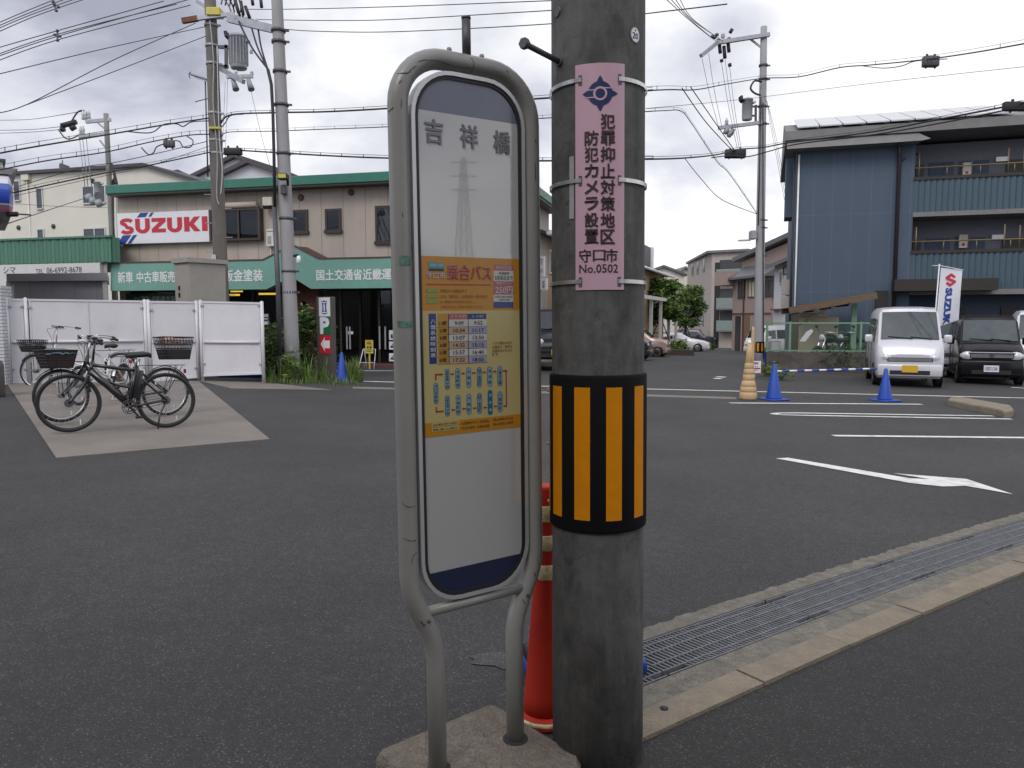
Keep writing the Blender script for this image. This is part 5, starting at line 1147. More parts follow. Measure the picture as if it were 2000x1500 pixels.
# ================================================================ big off-white building behind, gabled houses, far-left pole
mat('wall_cream', (0.64, 0.61, 0.53), .8, var=.04, scale=.8, stain=(.52, .49, .42), stainamt=.35); mat('roof_dark', (0.06, 0.055, 0.06), .6); mat('win_dark', (0.06, 0.065, 0.075), .25); mat('wall_white', (0.58, 0.585, 0.60), .8, var=.05); mat('roof_tile', (0.11, 0.11, 0.12), .5, var=.15)
LB = face(0, 42, 400, 38, 0.1)
root = thing('apartment_block', 'large plain off-white building with few small windows behind the green shop', 'building', LB)
pts = [LB.at(*p) for p in ((8, 344), (286, 326), (385, 356), (440, 372))]; xa, xb = LB.at(-120, 400)[0], pts[3][0]
mb = MB(); mb.prism([(xa, -1), (xb, -1), pts[3], pts[2], pts[1], pts[0], (xa, pts[0][1] - .05)], 0, 10, 'wall_cream'); mb.build('wall', root)
mb = MB(); tp = [(xa, pts[0][1] - .05)] + pts
for a, b in zip(tp, tp[1:]): mb.add([(a[0], -.25, a[1] + .003), (b[0], -.25, b[1] + .003), (b[0], -.25, b[1] + .16), (a[0], -.25, a[1] + .16), (a[0], 10.2, a[1] + .003), (b[0], 10.2, b[1] + .003), (b[0], 10.2, b[1] + .16), (a[0], 10.2, a[1] + .16)], [(0, 1, 2, 3), (3, 2, 6, 7), (0, 4, 5, 1), (0, 3, 7, 4), (1, 5, 6, 2)], 'roof_dark')
mb.build('roof', root)
def bwin(fr, root, u0, v0, u1, v1, split=False, fm='alu_rim', pm='win_dark', y=0.0):
    x0, z1_ = fr.at(u0, v0, y); x1, z0_ = fr.at(u1, v1, y); f = .06
    mb = MB(); mb.box(x0, x1, y - .05, y - .003, z1_, z1_ + f, fm); mb.box(x0 - .04, x1 + .04, y - .10, y - .003, z0_ - f, z0_, fm); mb.box(x0 - f, x0, y - .05, y - .003, z0_, z1_ + f, fm); mb.box(x1, x1 + f, y - .05, y - .003, z0_, z1_ + f, fm)
    if split: mb.box((x0 + x1) / 2 - .03, (x0 + x1) / 2 + .03, y - .045, y - .02, z0_, z1_, fm)
    w = mb.build('window', root); MB().box(x0, x1, y - .02, y - .003, z0_, z1_, pm).build('pane', w); return w
for q in ((72, 369, 84, 407, 0), (74.5, 449, 87, 490, 0), (163, 366, 206, 395, 1), (165, 448, 207, 490, 1), (28, 355, 40, 391, 0)): bwin(LB, root, *q[:4], split=bool(q[4]))
mb = MB()
for u, v in ((37, 444.5), (105, 442)): x, z = LB.at(u, v); mb.lathe([(.12, 0), (.12, .06), (0, .1)], 'blind_dark', 10, (x, 0, z), Matrix.Rotation(pi / 2, 4, 'X'))
mb.build('round_vent', root)
mb = MB(); x, z = LB.at(54, 345); mb.tube([(x, .1, 0), (x, -.06, z)], .05, 'wall_cream', 6); mb.box(x - .25, x + .25, -.2, 0, z - .2, z + .1, 'wall_cream'); mb.build('drainpipe', root)
x, z = LB.at(107, 336); ao = MB().tube([(x, .5, z - .3), (x, .5, z + .7)], .03, 'steel_dark', 6).obox((x - .2, .5, z + .45), (x + .4, .5, z + .25), .05, .25, 'steel_dark').build('antenna', root)
CG = face(374, 46, 545, 45, 0.2)
def gable(label, pts, fr, m, back=9, roofm='roof_dark', zb=-1, name='gabled_house', over=.35, th=.22):
    root = thing(name, label, 'house', fr); q = [fr.at(*p) for p in pts]; mb = MB(); mb.prism([(q[0][0], zb), (q[-1][0], zb)] + q[::-1], 0, back, m); mb.build('wall', root)
    mb = MB()
    for a, b in zip(q, q[1:]):
        s = (b[1] - a[1]) / (b[0] - a[0]); a2 = (a[0] - (.3 if a is q[0] else 0), a[1] - (.3 * s if a is q[0] else 0)); b2 = (b[0] + (.3 if b is q[-1] else 0), b[1] + (.3 * s if b is q[-1] else 0))
        vs = [(p[0], y, p[1] + d) for y in (-over, back + over) for p in (a2, b2) for d in (.003, th)]
        mb.add(vs, [(0, 2, 3, 1), (4, 5, 7, 6), (1, 3, 7, 5), (0, 4, 6, 2), (0, 1, 5, 4), (2, 6, 7, 3)], roofm)
    mb.build('roof', root); return root
r_ = gable('grey gabled house rising behind the green roof edge, ridge behind the thick old pole', [(372, 353), (462, 309), (545, 336)], CG, 'wall_white')
CG2 = face(430, 42, 560, 41.5, 0.2); gable('smaller gable with dark eaves in front of the grey gabled house', [(432, 347), (488, 320), (552, 343)], CG2, 'wall_white')
CG3 = face(330, 48, 374, 48, 0.2); gable('dark roof tip between the off-white building and the grey gabled house', [(325, 346), (352, 340), (374, 355)], CG3, 'wall_white')

# ================================================================ convenience store corner at the left edge
mat('drum_blue', (0.015, 0.06, 0.42), .35, coat=.3, var=.03); mat('drum_blue_light', (0.06, 0.13, 0.48), .35, coat=.3, var=.03); mat('drum_white', (0.62, 0.64, 0.68), .4, coat=.2, var=.03); mat('drum_pink', (0.55, 0.22, 0.33), .4, var=.03); mat('drum_grey', (0.24, 0.23, 0.24), .5)
panels('tile_white', (0.60, 0.61, 0.64), .23, .067, joint=.35, jw=.008, var=.05, offset=.5, rough=.35)
YS = 15.6; e = P(28, 390, YS); ZV = lambda v: P(14, v, YS).z
root = thing('convenience_store', 'corner of a convenience store with rounded blue, white and pink sign band', 'building', loc=(e.x - .02, YS, 0), rz=R(35)); xr = 0
band = [(343, 352, 'drum_white'), (352, 364, 'drum_white'), (364, 376, 'drum_blue_light'), (376, 402, 'drum_blue'), (402, 405, 'drum_white'), (405, 408, 'drum_grey'), (408, 416, 'drum_pink'), (416, 424, 'drum_grey')]
mb = MB(); zc, zh = (ZV(343) + ZV(424)) / 2, (ZV(343) - ZV(424)) / 2
for v0, v1, m in band:
    z1_, z0_ = ZV(v0), ZV(v1); k = 5
    for i in range(k):
        a, b = z0_ + (z1_ - z0_) * i / k, z0_ + (z1_ - z0_) * (i + 1) / k; fa, fb = [.35 * (1 - abs((z - zc) / zh) ** 2.6) for z in (a, b)]
        # front bulge, then the end cap on the right
        mb.add([(-6, -fa, a), (-fa * .3 * 0 - .08, -fa, a), (-.08, -fb, b), (-6, -fb, b)], [(0, 1, 2, 3)], m, True)
        mb.add([(-.08, -fa, a), (-.0 - .06 * (1 - fa / .35), .0, a), (-.0 - .06 * (1 - fb / .35), .0, b), (-.08, -fb, b), (-.06 * (1 - fa / .35), 3, a), (-.06 * (1 - fb / .35), 3, b)], [(0, 1, 2, 3), (1, 4, 5, 2)], m, True)
mb.box(-6, -.07, .0, 3, ZV(424), ZV(343), 'drum_grey'); mb.build('sign_band', root)
mb = MB(); ze = ZV(330); mb.prism([(-6, ZV(343) + .003), (.0 - .02, ZV(343) + .003), (.10, ze), (-6, ze)], -.1, 3, 'drum_grey'); mb.build('eaves', root)
MB().box(-6, P(13, 320, YS).x - e.x, .8, 6, ze, ZV(305), 'wall_cream').box(-6, P(13, 320, YS).x - e.x + .05, .75, 6, ZV(305), ZV(305) + .06, 'roof_dark').build('parapet', root)
mb = MB(); q0 = P(0, 446, YS); q1 = P(17, 424, YS); mb.obox((q0.x - e.x - .4, 1, q0.z - .5), (q1.x - e.x - .1, 1, ZV(424)), .15, .22, 'drum_grey', up=(0, 1, 0)); mb.build('strut', root)
MB().box(-6, -.75, .3, 6, -.2, ZV(424), 'wall_grey').build('wall', root)
mb = MB(); mb.tube([(.0 - .12, -.12, ZV(421)), (.05, -.2, ZV(420))], .05, 'black', 8); mb.obox((.03, -.2, ZV(420)), (.28, -.22, ZV(420)), .02, .03, 'steel_dark'); mb.build('spot_lamp', root)
g = G(14, 752); TW = Fr((g.x, g.y, g.z), R(12)); root = thing('tiled_wall', 'white tiled wall end at the left edge of the picture', 'wall', TW); zt_ = TW.at(8, 578)[1]
MB().box(-3, -.02, 0, .5, -.1, zt_ + .2, 'tile_white').build('wall', root)
g = G(2, 775); root = thing('litter_bin', 'rounded dark brown bin cut off by the left edge', 'bin', loc=(g.x - .12, g.y, g.z)); MB().lathe([(.16, 0), (.17, .02), (.17, .52), (.15, .60), (.08, .65), (0, .66)], 'pylon_brown', 20).build('body', root)

# ================================================================ utility poles, transformers, cables
mat('pole_old', (0.165, 0.15, 0.13), .85, var=.22, scale=3, stretch=(1, 1, .3), stain=(.10, .085, .07), stainamt=.6); mat('pole_pale', (0.33, 0.325, 0.33), .8, var=.12, scale=3, stretch=(1, 1, .3), stain=(.24, .23, .22), stainamt=.5); mat('transformer', (0.30, 0.31, 0.33), .5, var=.08); mat('insulator', (0.6, 0.6, 0.6), .3); mat('rust', (0.16, 0.06, 0.035), .8, var=.3, scale=12)
def pole(label, ub, vb, ut, vt, Y, d0, d1, m, extra=0.0):
    b = P(ub, vb, Y); t = P(ut, vt, Y); b.z = gz(b.x, b.y) - .1; a = (t - b); t = t + a.normalized() * extra
    root = thing('utility_pole', label, 'utility pole', loc=b); L = t - b; k = 9
    mb = MB(); mb.tube([L * (i / k) for i in range(k + 1)], [d0 / 2 + (d1 - d0) / 2 * i / k for i in range(k + 1)], m, 18); mb.build('shaft', root); return root, b
def q(root, u, v, Y): return P(u, v, Y) - Vector(root.location)
def band(root, us, v, Y, r, m='galv'):
    for vv, uu in zip(v, us): mb = MB(); c = q(root, uu, vv, Y); mb.lathe([(r, -.03), (r + .006, -.03), (r + .006, .03), (r, .03)], m, 16, c); mb.box(c.x + r, c.x + r + .08, c.y - .02, c.y + .02, c.z - .02, c.z + .02, m); mb.build('pole_band', root)
def transformer(root, u0, v0, u1, v1, Y, m='transformer', fins=True, yoff=0.0):
    a, b = q(root, u0, v0, Y), q(root, u1, v1, Y); r = (b.x - a.x) / 2; c = Vector(((a.x + b.x) / 2, a.y + yoff, b.z)); H = a.z - b.z
    mb = MB(); mb.lathe([(r * .8, 0), (r * .86, .02), (r * .86, H * .06), (r * .9, H * .1), (r * .9, H * .9), (r, H * .91), (r, H * .95), (r * .85, H), (0, H + .05)], m, 24, c)
    if fins:
        for k in range(18): a_ = k * pi / 9; mb.obox(c + Vector((r * .9 * cos(a_), r * .9 * sin(a_), H * .12)), c + Vector((r * .9 * cos(a_), r * .9 * sin(a_), H * .88)), .02, r * .22, m, up=(cos(a_), sin(a_), 0))
    o = mb.build('transformer', root)
    mb = MB()
    for k in range(3): p = c + Vector((-r * .9 + .02, r * .5 * (k - 1), H * .86)); mb.tube([p, p + Vector((-.06, 0, .05)), p + Vector((-.08, 0, .16))], .045, 'black', 8)
    for k in range(2): p = c + Vector((r * .9, r * .4 * (k - .5), H * .8)); mb.tube([p, p + Vector((.08, 0, .04))], .035, 'insulator', 8)
    mb.build('bushing', o); return c, r, H
def arm(root, p0, p1, w, h, m='galv', name='crossarm'): o = MB().obox(q(root, *p0), q(root, *p1), w, h, m).build(name, root); return o
def insul(root, pts, r=.05, L=.14, m='insulator', name='insulator'):
    for p in pts: mb = MB(); mb.lathe([(r * .4, 0), (r, .02), (r * .55, L * .4), (r * .9, L * .5), (r * .4, L), (0, L + .01)], m, 8, q(root, *p)); mb.build(name, root)
# thick old pole A with the big ribbed transformer
YA = 19.5; uA = lambda v: 412 + (v - 40) * 18 / 460
PA, bA = pole('thick old brown grey concrete pole carrying a large ribbed transformer', uA(745), 745, uA(0), 0, YA, .375, .245, 'pole_old', 2.2)
band(PA, [uA(v) for v in (50, 90, 125, 222, 275, 300)], (50, 90, 125, 222, 275, 300), YA, .155)
MB().obox(q(PA, 356, 41, YA - .2), q(PA, 386, 36, YA - .2), .10, .12, 'rust').build('crossarm_sleeve', PA); arm(PA, (380, 37, YA - .2), (458, 27, YA - .2), .08, .09)
arm(PA, (385, 3, YA + .1), (412, 20, YA - .1), .08, .08, 'galv', 'brace'); MB().box(-.17 + q(PA, 424, 30, YA).x, .17 + q(PA, 424, 30, YA).x, -.28, .02, q(PA, 424, 38, YA).z, q(PA, 424, 22, YA).z, 'notice_yellow', .02).build('pole_clamp', PA)
transformer(PA, 448, 70, 486, 136, YA, yoff=-.05)
mb = MB(); mb.obox(q(PA, 428, 92, YA), q(PA, 446, 92, YA), .07, .07, 'steel_dark'); mb.obox(q(PA, 428, 130, YA), q(PA, 446, 130, YA), .07, .07, 'steel_dark'); mb.obox(q(PA, 442, 88, YA), q(PA, 442, 134, YA), .07, .07, 'steel_dark'); mb.build('transformer_bracket', PA)
arm(PA, (430, 134, YA), (476, 160, YA - .7), .08, .10); arm(PA, (443, 150, YA - .3), (494, 149, YA - .3), .07, .08)
mb = MB()
for u in (455, 485): mb.tube([q(PA, u, 155, YA - .3), q(PA, u + 6, 175, YA - .4)], [.05, .08], 'transformer', 10)
mb.build('fuse_box', PA); insul(PA, [(492, 147, YA - .3), (491, 105, YA), (461, 147, YA - .3)], .05, .12)
mb = MB()
for k in range(4): mb.tube(spline([q(PA, 432 + k * 8, 8 + k * 2, YA), q(PA, 436 + k * 9, -3 - k, YA - .2), q(PA, 446 + k * 8, 10, YA - .1), q(PA, 452 + k * 6, 24, YA)]), .018, 'cable_black' if k % 2 else 'galv', 5)
for p0, p1 in (((459, 0), (468, 32)), ((470, 2), (476, 33)), ((479, 12), (488, 36)), ((492, -4), (494, 10)), ((509, -4), (511, 15))): mb.tube([q(PA, *p0, YA - .2), q(PA, *p1, YA - .2)], .04, 'cable_black', 8)
mb.tube(spline([q(PA, uA(v) - 2 + 4 * (i % 2), v, YA - .2) for i, v in enumerate((40, 120, 200, 300, 380, 400))]), .016, 'galv', 6); mb.tube(spline([q(PA, 431, 380, YA - .2), q(PA, 434, 330, YA - .21), q(PA, 428, 260, YA - .2), q(PA, 424, 90, YA - .2)]), .012, 'sign_cream', 6)
mb.build('cable_loop', PA); MB().box(q(PA, 415, 252, YA).x, q(PA, 437, 252, YA).x, -.25, -.15, q(PA, 430, 256, YA).z, q(PA, 430, 252, YA).z, 'notice_yellow').build('marker_strip', PA)
mb = MB(); c = q(PA, 424, 504, YA); mb.text('8', c.x - .045, c.x + .045, c.z - .07, c.z + .07, -.205, 'text_white', .04); mb.build('number_mark', PA)
mb = MB()
for k in range(12): v = 380 + k * 28; s_ = 1 if k % 2 else -1; c = q(PA, uA(v), v, YA); mb.tube([c, c + Vector((s_ * .34, -.02, 0))], .012, 'galv', 6)
mb.build('step_bolt', PA)
# pale pole B with cable duct, arm and flood lamp
YB = 17.2; uB = lambda v: 541 + (v * 27 / 600 if v < 600 else 27 + (v - 600) * 8 / 148)
PB, bB = pole('pale grey pole with a black cable duct and flood lamp rising from the weeds', 573, 748, 541, 0, YB, .335, .215, 'pole_pale', 2.0)
uB = lambda v: 541 + v * (573 - 541) / 748
band(PB, [uB(v) for v in (60, 82, 140, 205, 300, 427, 530, 571, 688)], (60, 82, 140, 205, 300, 427, 530, 571, 688), YB, .15, 'steel_dark')
o = MB().obox(q(PB, 446, 36, YB + .4), q(PB, 538, 58, YB), .12, .16, 'galv').build('service_arm', PB); insul(PB, [(462, 38, YB + .3), (480, 42, YB + .25), (500, 47, YB + .2)], .06, .13)
mb = MB(); mb.tube([q(PB, u, v, YB - .17) for u, v in ((523, 135), (530, 165), (533, 220), (535, 300), (537, 405))], .035, 'cable_black', 8); mb.tube([q(PB, 536, 405, YB - .17), q(PB, 543, 560, YB - .17), q(PB, 547, 700, YB - .17)], .055, 'steel_dark', 10); mb.tube([q(PB, 547, 695, YB - .17), q(PB, 550, 740, YB - .17)], .065, 'black', 10)
mb.build('cable_duct', PB)
mb = MB(); 
for s_ in ((466, 62), (489, 60), (503, 58)): mb.tube(spline([q(PB, s_[0], 40 + (s_[0] - 460) * .2, YB + .2), q(PB, (s_[0] + 523) / 2 - 3, 92, YB), q(PB, 523, 135, YB - .17)]), .02, 'cable_black', 6)
mb.build('drop_cable', PB)
mb = MB(); mb.box(q(PB, 554, 340, YB).x, q(PB, 572, 340, YB).x, -.5, -.28, q(PB, 560, 351, YB - .4).z, q(PB, 560, 339, YB - .4).z, 'black', .02); mb.rect(q(PB, 556, 340, YB).x, q(PB, 571, 340, YB).x, q(PB, 560, 349, YB - .4).z, q(PB, 560, 341, YB - .4).z, -.505, 'notice_yellow'); mb.obox(q(PB, 562, 351, YB - .35), q(PB, 562, 362, YB - .25), .05, .05, 'black'); mb.box(q(PB, 555, 370, YB).x, q(PB, 566, 370, YB).x, -.3, -.15, q(PB, 560, 381, YB - .2).z, q(PB, 560, 362, YB - .2).z, 'steel_dark', .02); mb.build('flood_lamp', PB)
mb = MB(); c = q(PB, 574, 500, YB - .2); mb.tube([c, c + Vector((.1, -.05, .02))], .03, 'black', 8); mb.lathe([(.03, 0), (.05, -.06), (.05, -.16), (0, -.18)], 'white', 10, c + Vector((.12, -.06, .0))); mb.build('camera', PB)
mb = MB(); c = q(PB, uB(690) - 1, 690, YB); MB().box(uB(0) * 0 - .05, .05, -.2, -.15, q(PB, 566, 686, YB).z, q(PB, 566, 678, YB).z, 'galv').build('junction_box', PB)
# small far-left pole
YC = 30
PC, bC = pole('slim distant concrete pole with a grey transformer before the off-white building', 228, 640, 207, 222, YC, .235, .18, 'pole_concrete')
arm(PC, (168, 238, YC), (216, 233.5, YC), .12, .12); arm(PC, (154, 267, YC), (207, 261, YC), .12, .1); arm(PC, (192, 241, YC), (205, 252, YC), .06, .06, 'galv', 'brace'); arm(PC, (195, 274, YC), (207, 290, YC), .06, .06, 'galv', 'brace')
insul(PC, [(163, 234, YC), (168, 233, YC), (174, 232, YC), (158, 265, YC), (163, 264, YC)], .08, .35); transformer(PC, 183, 355, 199, 377, YC, fins=False)
mb = MB()
for u0, v0, u1, v1 in ((120, 246, 149, 238), (138, 252, 147, 247), (119, 253, 126, 252)): mb.tube([q(PC, u0, v0, YC), q(PC, u1, v1, YC)], .10, 'cable_black', 6)
mb.tube(spline([q(PC, 138, 240, YC), q(PC, 152, 219, YC), q(PC, 166, 217, YC), q(PC, 174, 228, YC)]), .03, 'cable_black', 5); mb.tube(spline([q(PC, 114, 253, YC), q(PC, 128, 270, YC), q(PC, 142, 270, YC), q(PC, 156, 262, YC)]), .025, 'cable_black', 5)
mb.build('cable_loop', PC); mb = MB()
for u, v in ((171, 381), (178, 388), (190, 392)): mb.tube([q(PC, u, v, YC), q(PC, u + 6, v + 10, YC)], .14, 'transformer', 8)
mb.build('fuse_box', PC); mb = MB()
for k in range(4): mb.tube(spline([q(PC, 216 + k, 320, YC), q(PC, 223 + k * 2, 345 + k * 5, YC - .2), q(PC, 219 + k, 365, YC), q(PC, 222, 460, YC - .2)]), .03, 'cable_black', 5)
for u in (155, 161, 168): mb.tube([q(PC, u, 266, YC), q(PC, u + 12, 375, YC)], .016, 'galv', 5)
mb.build('drop_cable', PC)
# TV aerial behind pole A
root = thing('tv_aerial', 'thin television aerial mast just left of the thick old pole', 'aerial', loc=P(406, 330, 22)); o_ = Vector(root.location)
mb = MB(); w_ = lambda u, v: P(u, v, 22) - o_; mb.tube([w_(406, 345), w_(401, 158)], .022, 'steel_dark', 6); mb.tube([w_(371, 146), w_(425, 162)], .014, 'steel_dark', 5); mb.tube([w_(381, 199), w_(412, 191)], .014, 'steel_dark', 5); mb.build('mast', root)
mb = MB(); mb.tube(spline([w_(372, 140), w_(369, 146), w_(371, 153)]), .014, 'steel_dark', 5)
for k in range(8): c = w_(378 + k * 5.5, 148 + k * 1.7); mb.tube([c + Vector((0, -.25, 0)), c + Vector((0, .25, 0))], .008, 'steel_dark', 4)
mb.build('element', root)
# cables: each a smooth line through photo points at its own distance
def cable(label, pts, r=.013, group=None, m='cable_black', clamps=0, k=8, wob=0):
    r *= .8; w = [P(*p) for p in pts]; o_ = w[0].copy(); mb = MB(); c = spline([p - o_ for p in w], k); mb.tube(c, r, m, 6)
    o = mb.build('overhead_cable'); o.location = o_; tag(o, label, 'cable', group); return o
def clamp_line(label, pts, r, n, up=.16, group=None):        # bundle with its carrier wire above and small hangers
    r *= .78; w = [P(*p) for p in pts]; o_ = w[0].copy(); c = spline([p - o_ for p in w], 8); mb = MB(); mb.tube(c, r, 'cable_black', 6); up *= .55; mb.tube([p + Vector((0, 0, up)) for p in c], r * .30, 'cable_black', 5)
    for i in range(n):
        p = c[int((i + .5) / n * (len(c) - 1))]; mb.tube([p - Vector((0, 0, r)), p + Vector((0, 0, up * 1.15))], r * .45, 'cable_black', 5)
    o = mb.build('overhead_cable'); o.location = o_; tag(o, label, 'cable', group); return o
g1 = 'high tension wires crossing the upper left sky'
for k, (a, b, m_) in enumerate((((-20, 52), (120, -6), (50, 22)), ((-20, 58), (138, -6), (55, 26)), ((-20, 63), (152, -4), (60, 29)), ((-20, 70), (178, -6), (70, 31)))): cable('thin wire of the four wire bundle cutting the top left corner', [(*a, 17), (*m_, 18.5), (*b, 20)], .012, g1)
for a, m_, b in (((-20, 98), (112, 60), (320, 2)), ((-20, 112), (112, 67), (345, 8)), ((-20, 116), (112, 71), (372, -2)), ((-20, 125), (112, 78), (372, 10))): cable('thin wire of the lower four wire bundle rising to the thick old pole', [(*a, 18), (*m_, 18.4), (*b, 19.3)], .012, g1)
for lab, pl in (('cross shaped spacer on the top left corner bundle', ((106, 9), (114, 14), (104, 4), (110, 21))), ('cross shaped spacer on the lower four wire bundle at upper left', ((112, 60), (107, 68), (117, 71), (112.5, 79)))):
    root = thing('wire_spacer', lab, 'wire spacer', loc=P(112, 70 if 'lower' in lab else 14, 18.4), group='wire spacers'); o_ = Vector(root.location); mb = MB(); c = [P(u, v, 18.4) - o_ for u, v in pl]
    for p in c: mb.lathe([(0, -.03), (.035, -.02), (.035, .02), (0, .03)], 'steel_dark', 8, p)
    mb.obox(c[0], c[3], .03, .03, 'steel_dark', up=(0, 1, 0)); mb.obox(c[1], c[2], .03, .03, 'steel_dark', up=(0, 1, 0)); mb.build('cross', root)
cable('single wire running from the left edge to the clamp on the thick old pole', [(-20, 149, 14), (200, 96, 16.5), (402, 52, YA)], .011)
cable('wire from the left edge rising to the rusty crossarm', [(-20, 223, 14), (55, 203, 15), (220, 118, 17), (382, 45, YA)], .011); cable('wire joined to its neighbour at a loop and ending below the crossarm', [(54, 204, 15), (85, 192, 15.3), (230, 137, 17), (406, 69, YA)], .011)
clamp_line('thick black telephone bundle, uppermost of those reaching the thick old pole from the left', [(-20, 303, 15), (60, 288, 15.5), (210, 263, 17), (320, 244, 18), (412, 230, YA)], .022, 12)
cable('slack black cable looping under the uppermost telephone bundle', [(250, 257, 17.2), (295, 259, 17.5), (320, 243, 18), (345, 242, 18.2), (358, 247, 18.4), (375, 238, 18.8), (412, 236, YA)], .016)
clamp_line('second telephone bundle carrying a small grey splice box', [(-20, 336, 15), (90, 314, 15.8), (206, 297, 17), (300, 276, 18), (370, 264, 18.8), (416, 262, YA)], .018, 14)
cable('black cable loop around the grey splice box', [(276, 288, 17.7), (286, 299, 17.8), (292, 302, 17.8), (300, 298, 17.9), (306, 287, 18), (320, 281, 18)], .016)
cable('black cable loop right of the grey splice box', [(335, 275, 18.2), (350, 276, 18.4), (358, 287, 18.4), (372, 287, 18.5), (377, 275, 18.6), (365, 266, 18.6)], .016)
def splice(lab, u0, v0, u1, v1, Y, m='steel_dark', name='splice_box', sag=.0):
    a, b = P(u0, v0, Y), P(u1, v1, Y); root = thing(name, lab, 'splice box', loc=((a.x + b.x) / 2, Y, (a.z + b.z) / 2), group='splice boxes on the cables'); w, h = (b.x - a.x) / 2, (a.z - b.z) / 2
    MB().box(-w, w, -h * .7, h * .7, -h, h, m, min(w, h) * .25, 2).build('case', root); mb = MB(); [mb.box(s * w * .5 - .02, s * w * .5 + .02, -.02, .02, h, h + .05, 'cable_black') for s in (-1, 1)]; [mb.box(s * w * .6 - .015, s * w * .6 + .015, -.02, .02, -h - .03, -h, 'cable_black') for s in (-1, 1)]; mb.build('hanger', root)
splice('small grey splice box hanging on the cables left of the thick old pole', 320, 274, 341, 288, 18.1)
splice('long black splice case on the cable between the two left poles', 437, 289, 473, 303, 18.9, 'black')
cable('thin cable under the splice box running down to the left shop', [(-20, 382, 20), (145, 331, 18.5), (220, 318, 18.5), (300, 301, 18.8), (405, 276, YA)], .011)
clamp_line('lowest thick telephone bundle passing the off-white building', [(-20, 387, 15.5), (100, 360, 16.2), (205, 338, 17), (300, 321, 18), (420, 295, YA)], .02, 12, .10)
cable('faint thin line below the lowest telephone bundle', [(-20, 394, 17), (150, 355, 18), (290, 324, 18.5), (418, 282, YA)], .008)
cable('service line sloping from the small pole to the left edge', [(17, 436, 22), (80, 415, 30), (160, 389, 38), (190, 380, YC - .3)], .02)
cable('faint line across the off-white wall', [(30, 398, 36), (110, 403, 37), (222, 406, 39)], .012)
for k, (a, m_, b) in enumerate((((-20, 235), (60, 233), (160, 217.5)), ((-20, 255), (60, 253), (122, 247)), ((-20, 261), (60, 258), (118, 253)))): cable('distant wire ending at the slim pole crossarm', [(*a, 40), (*m_, 42), (*b, YC)], .018, 'wires of the slim distant pole')
g2 = 'thin wires from the pole tops across the sky behind the sign'
for k, pts in enumerate(([(485, 18, YA), (560, 18, 17.8), (770, 13, 16), (1082, 1, 13)], [(490, 38, YA), (555, 39, 17.8), (640, 40, 17), (770, 38, 16), (1082, 20, 13)], [(556, 57, YB), (620, 61, 16.6), (770, 62, 15.5), (1082, 46, 13), (1300, 22, 11), (1420, 8, 10)])): cable('thin high wire crossing the sky above the bus stop sign, ' + ('topmost of three', 'middle of three', 'lowest of three')[k], pts, .010, g2)
def bundle(lab, pts, r, n): return clamp_line(lab, pts, r, n, .10)
bundle('black bundle crossing behind the sign at the height of its rounded top', [(432, 240, YA), (452, 224, 19), (540, 220, 17.6), (640, 218, 17), (770, 211, 16.4), (1060, 192, 15), (1275, 176, 15.2)], .024, 14)
cable('slack cable dropping from the upper bundle to the thick old pole', [(432, 249, YA), (440, 240, 19.4), (450, 226, 19), (475, 223, 18.6)], .016)
bundle('thin bundle with small hangers crossing behind the stop name', [(433, 267, YA), (448, 258, 19), (540, 256, 17.6), (640, 252, 17), (770, 247, 16.4), (1060, 231, 15), (1275, 217, 15.2)], .013, 16)
bundle('thick black cable leaving the long splice case and crossing behind the sign', [(473, 294, 18.9), (540, 298, 17.6), (640, 304, 17), (770, 309, 16.4), (1060, 314, 15), (1275, 310, 15.2)], .024, 14)
for u, v0, v1 in ((445, 150, 330), (440, 160, 300)): cable('hair thin drop wire beside the thick old pole', [(u, v0, YA), (u - 6, v1, YA)], .005, 'hair thin drop wires')
cable('pair line falling from the fuse boxes past the pale pole', [(490, 176, YA), (512, 270, 18.5), (541, 372, 17)], .006)
# weeds and bushes at the foot of the pale pole
rnd = random.Random(21)
def bush(label, u, v, dx, H, n, mats, cat='bush', name='bush', L=.14, w=.04, grp='overgrown bushes beside the pole', dy=.35):
    c = G(u, v); root = thing(name, label, cat, loc=c, group=grp); mb = MB()
    for k in range(7): e = Vector((rnd.uniform(-dx, dx) * .8, rnd.uniform(-dy, dy) * .7, H * rnd.uniform(.6, 1))); mb.tube([Vector((e.x * .3, e.y * .3, -.02)), e * .6 + Vector((0, 0, .05)), e], [.014, .009, .003], 'bark', 5)
    mb.build('stem', root); mb = MB()
    for k in range(9): cloud(mb, (rnd.uniform(-dx, dx) * .6, rnd.uniform(-dy, dy) * .6, H * rnd.uniform(.2, .85)), (dx * .55, dy * .6, H * .25), n // 9, L, w, mats, rnd)
    mb.build('leaves', root); return root
bush('dark green bush between the end fence panel and the pale pole', 531, 741, .42, 1.55, 1500, ['leaf_mid', 'leaf_dark', 'leaf_mid', 'leaf_weed'])
bush('dark green bush between the pale pole and the parking pylon', 598, 735.5, .44, 1.6, 2000, ['leaf_dark', 'leaf_mid', 'leaf_dark', 'leaf_bright'])
bush('sparse climbing shrub right of the parking pylon', 651, 738, .16, 1.5, 160, ['leaf_dark', 'leaf_mid'], dy=.15)
mb = MB(); pts = []
for _ in range(620):
    u = rnd.uniform(514, 700); t = (u - 514) / 186; v = rnd.uniform(742, 751 if u < 650 else 754); p = G(u, v); pts.append(p)
blades(mb, pts, .18, .015, ['leaf_weed', 'leaf_bright', 'leaf_mid', 'leaf_mid', 'leaf_dark', 'leaf_straw'], rnd)
cl = [G(rnd.choice((525, 560, 566, 600, 630, 640, 690, 694)), 746) for _ in range(26)]; blades(mb, [p + Vector((rnd.uniform(-.15, .15), rnd.uniform(-.1, .1), 0)) for p in cl for _ in range(9)], .55, .028, ['leaf_weed', 'leaf_bright'], rnd)
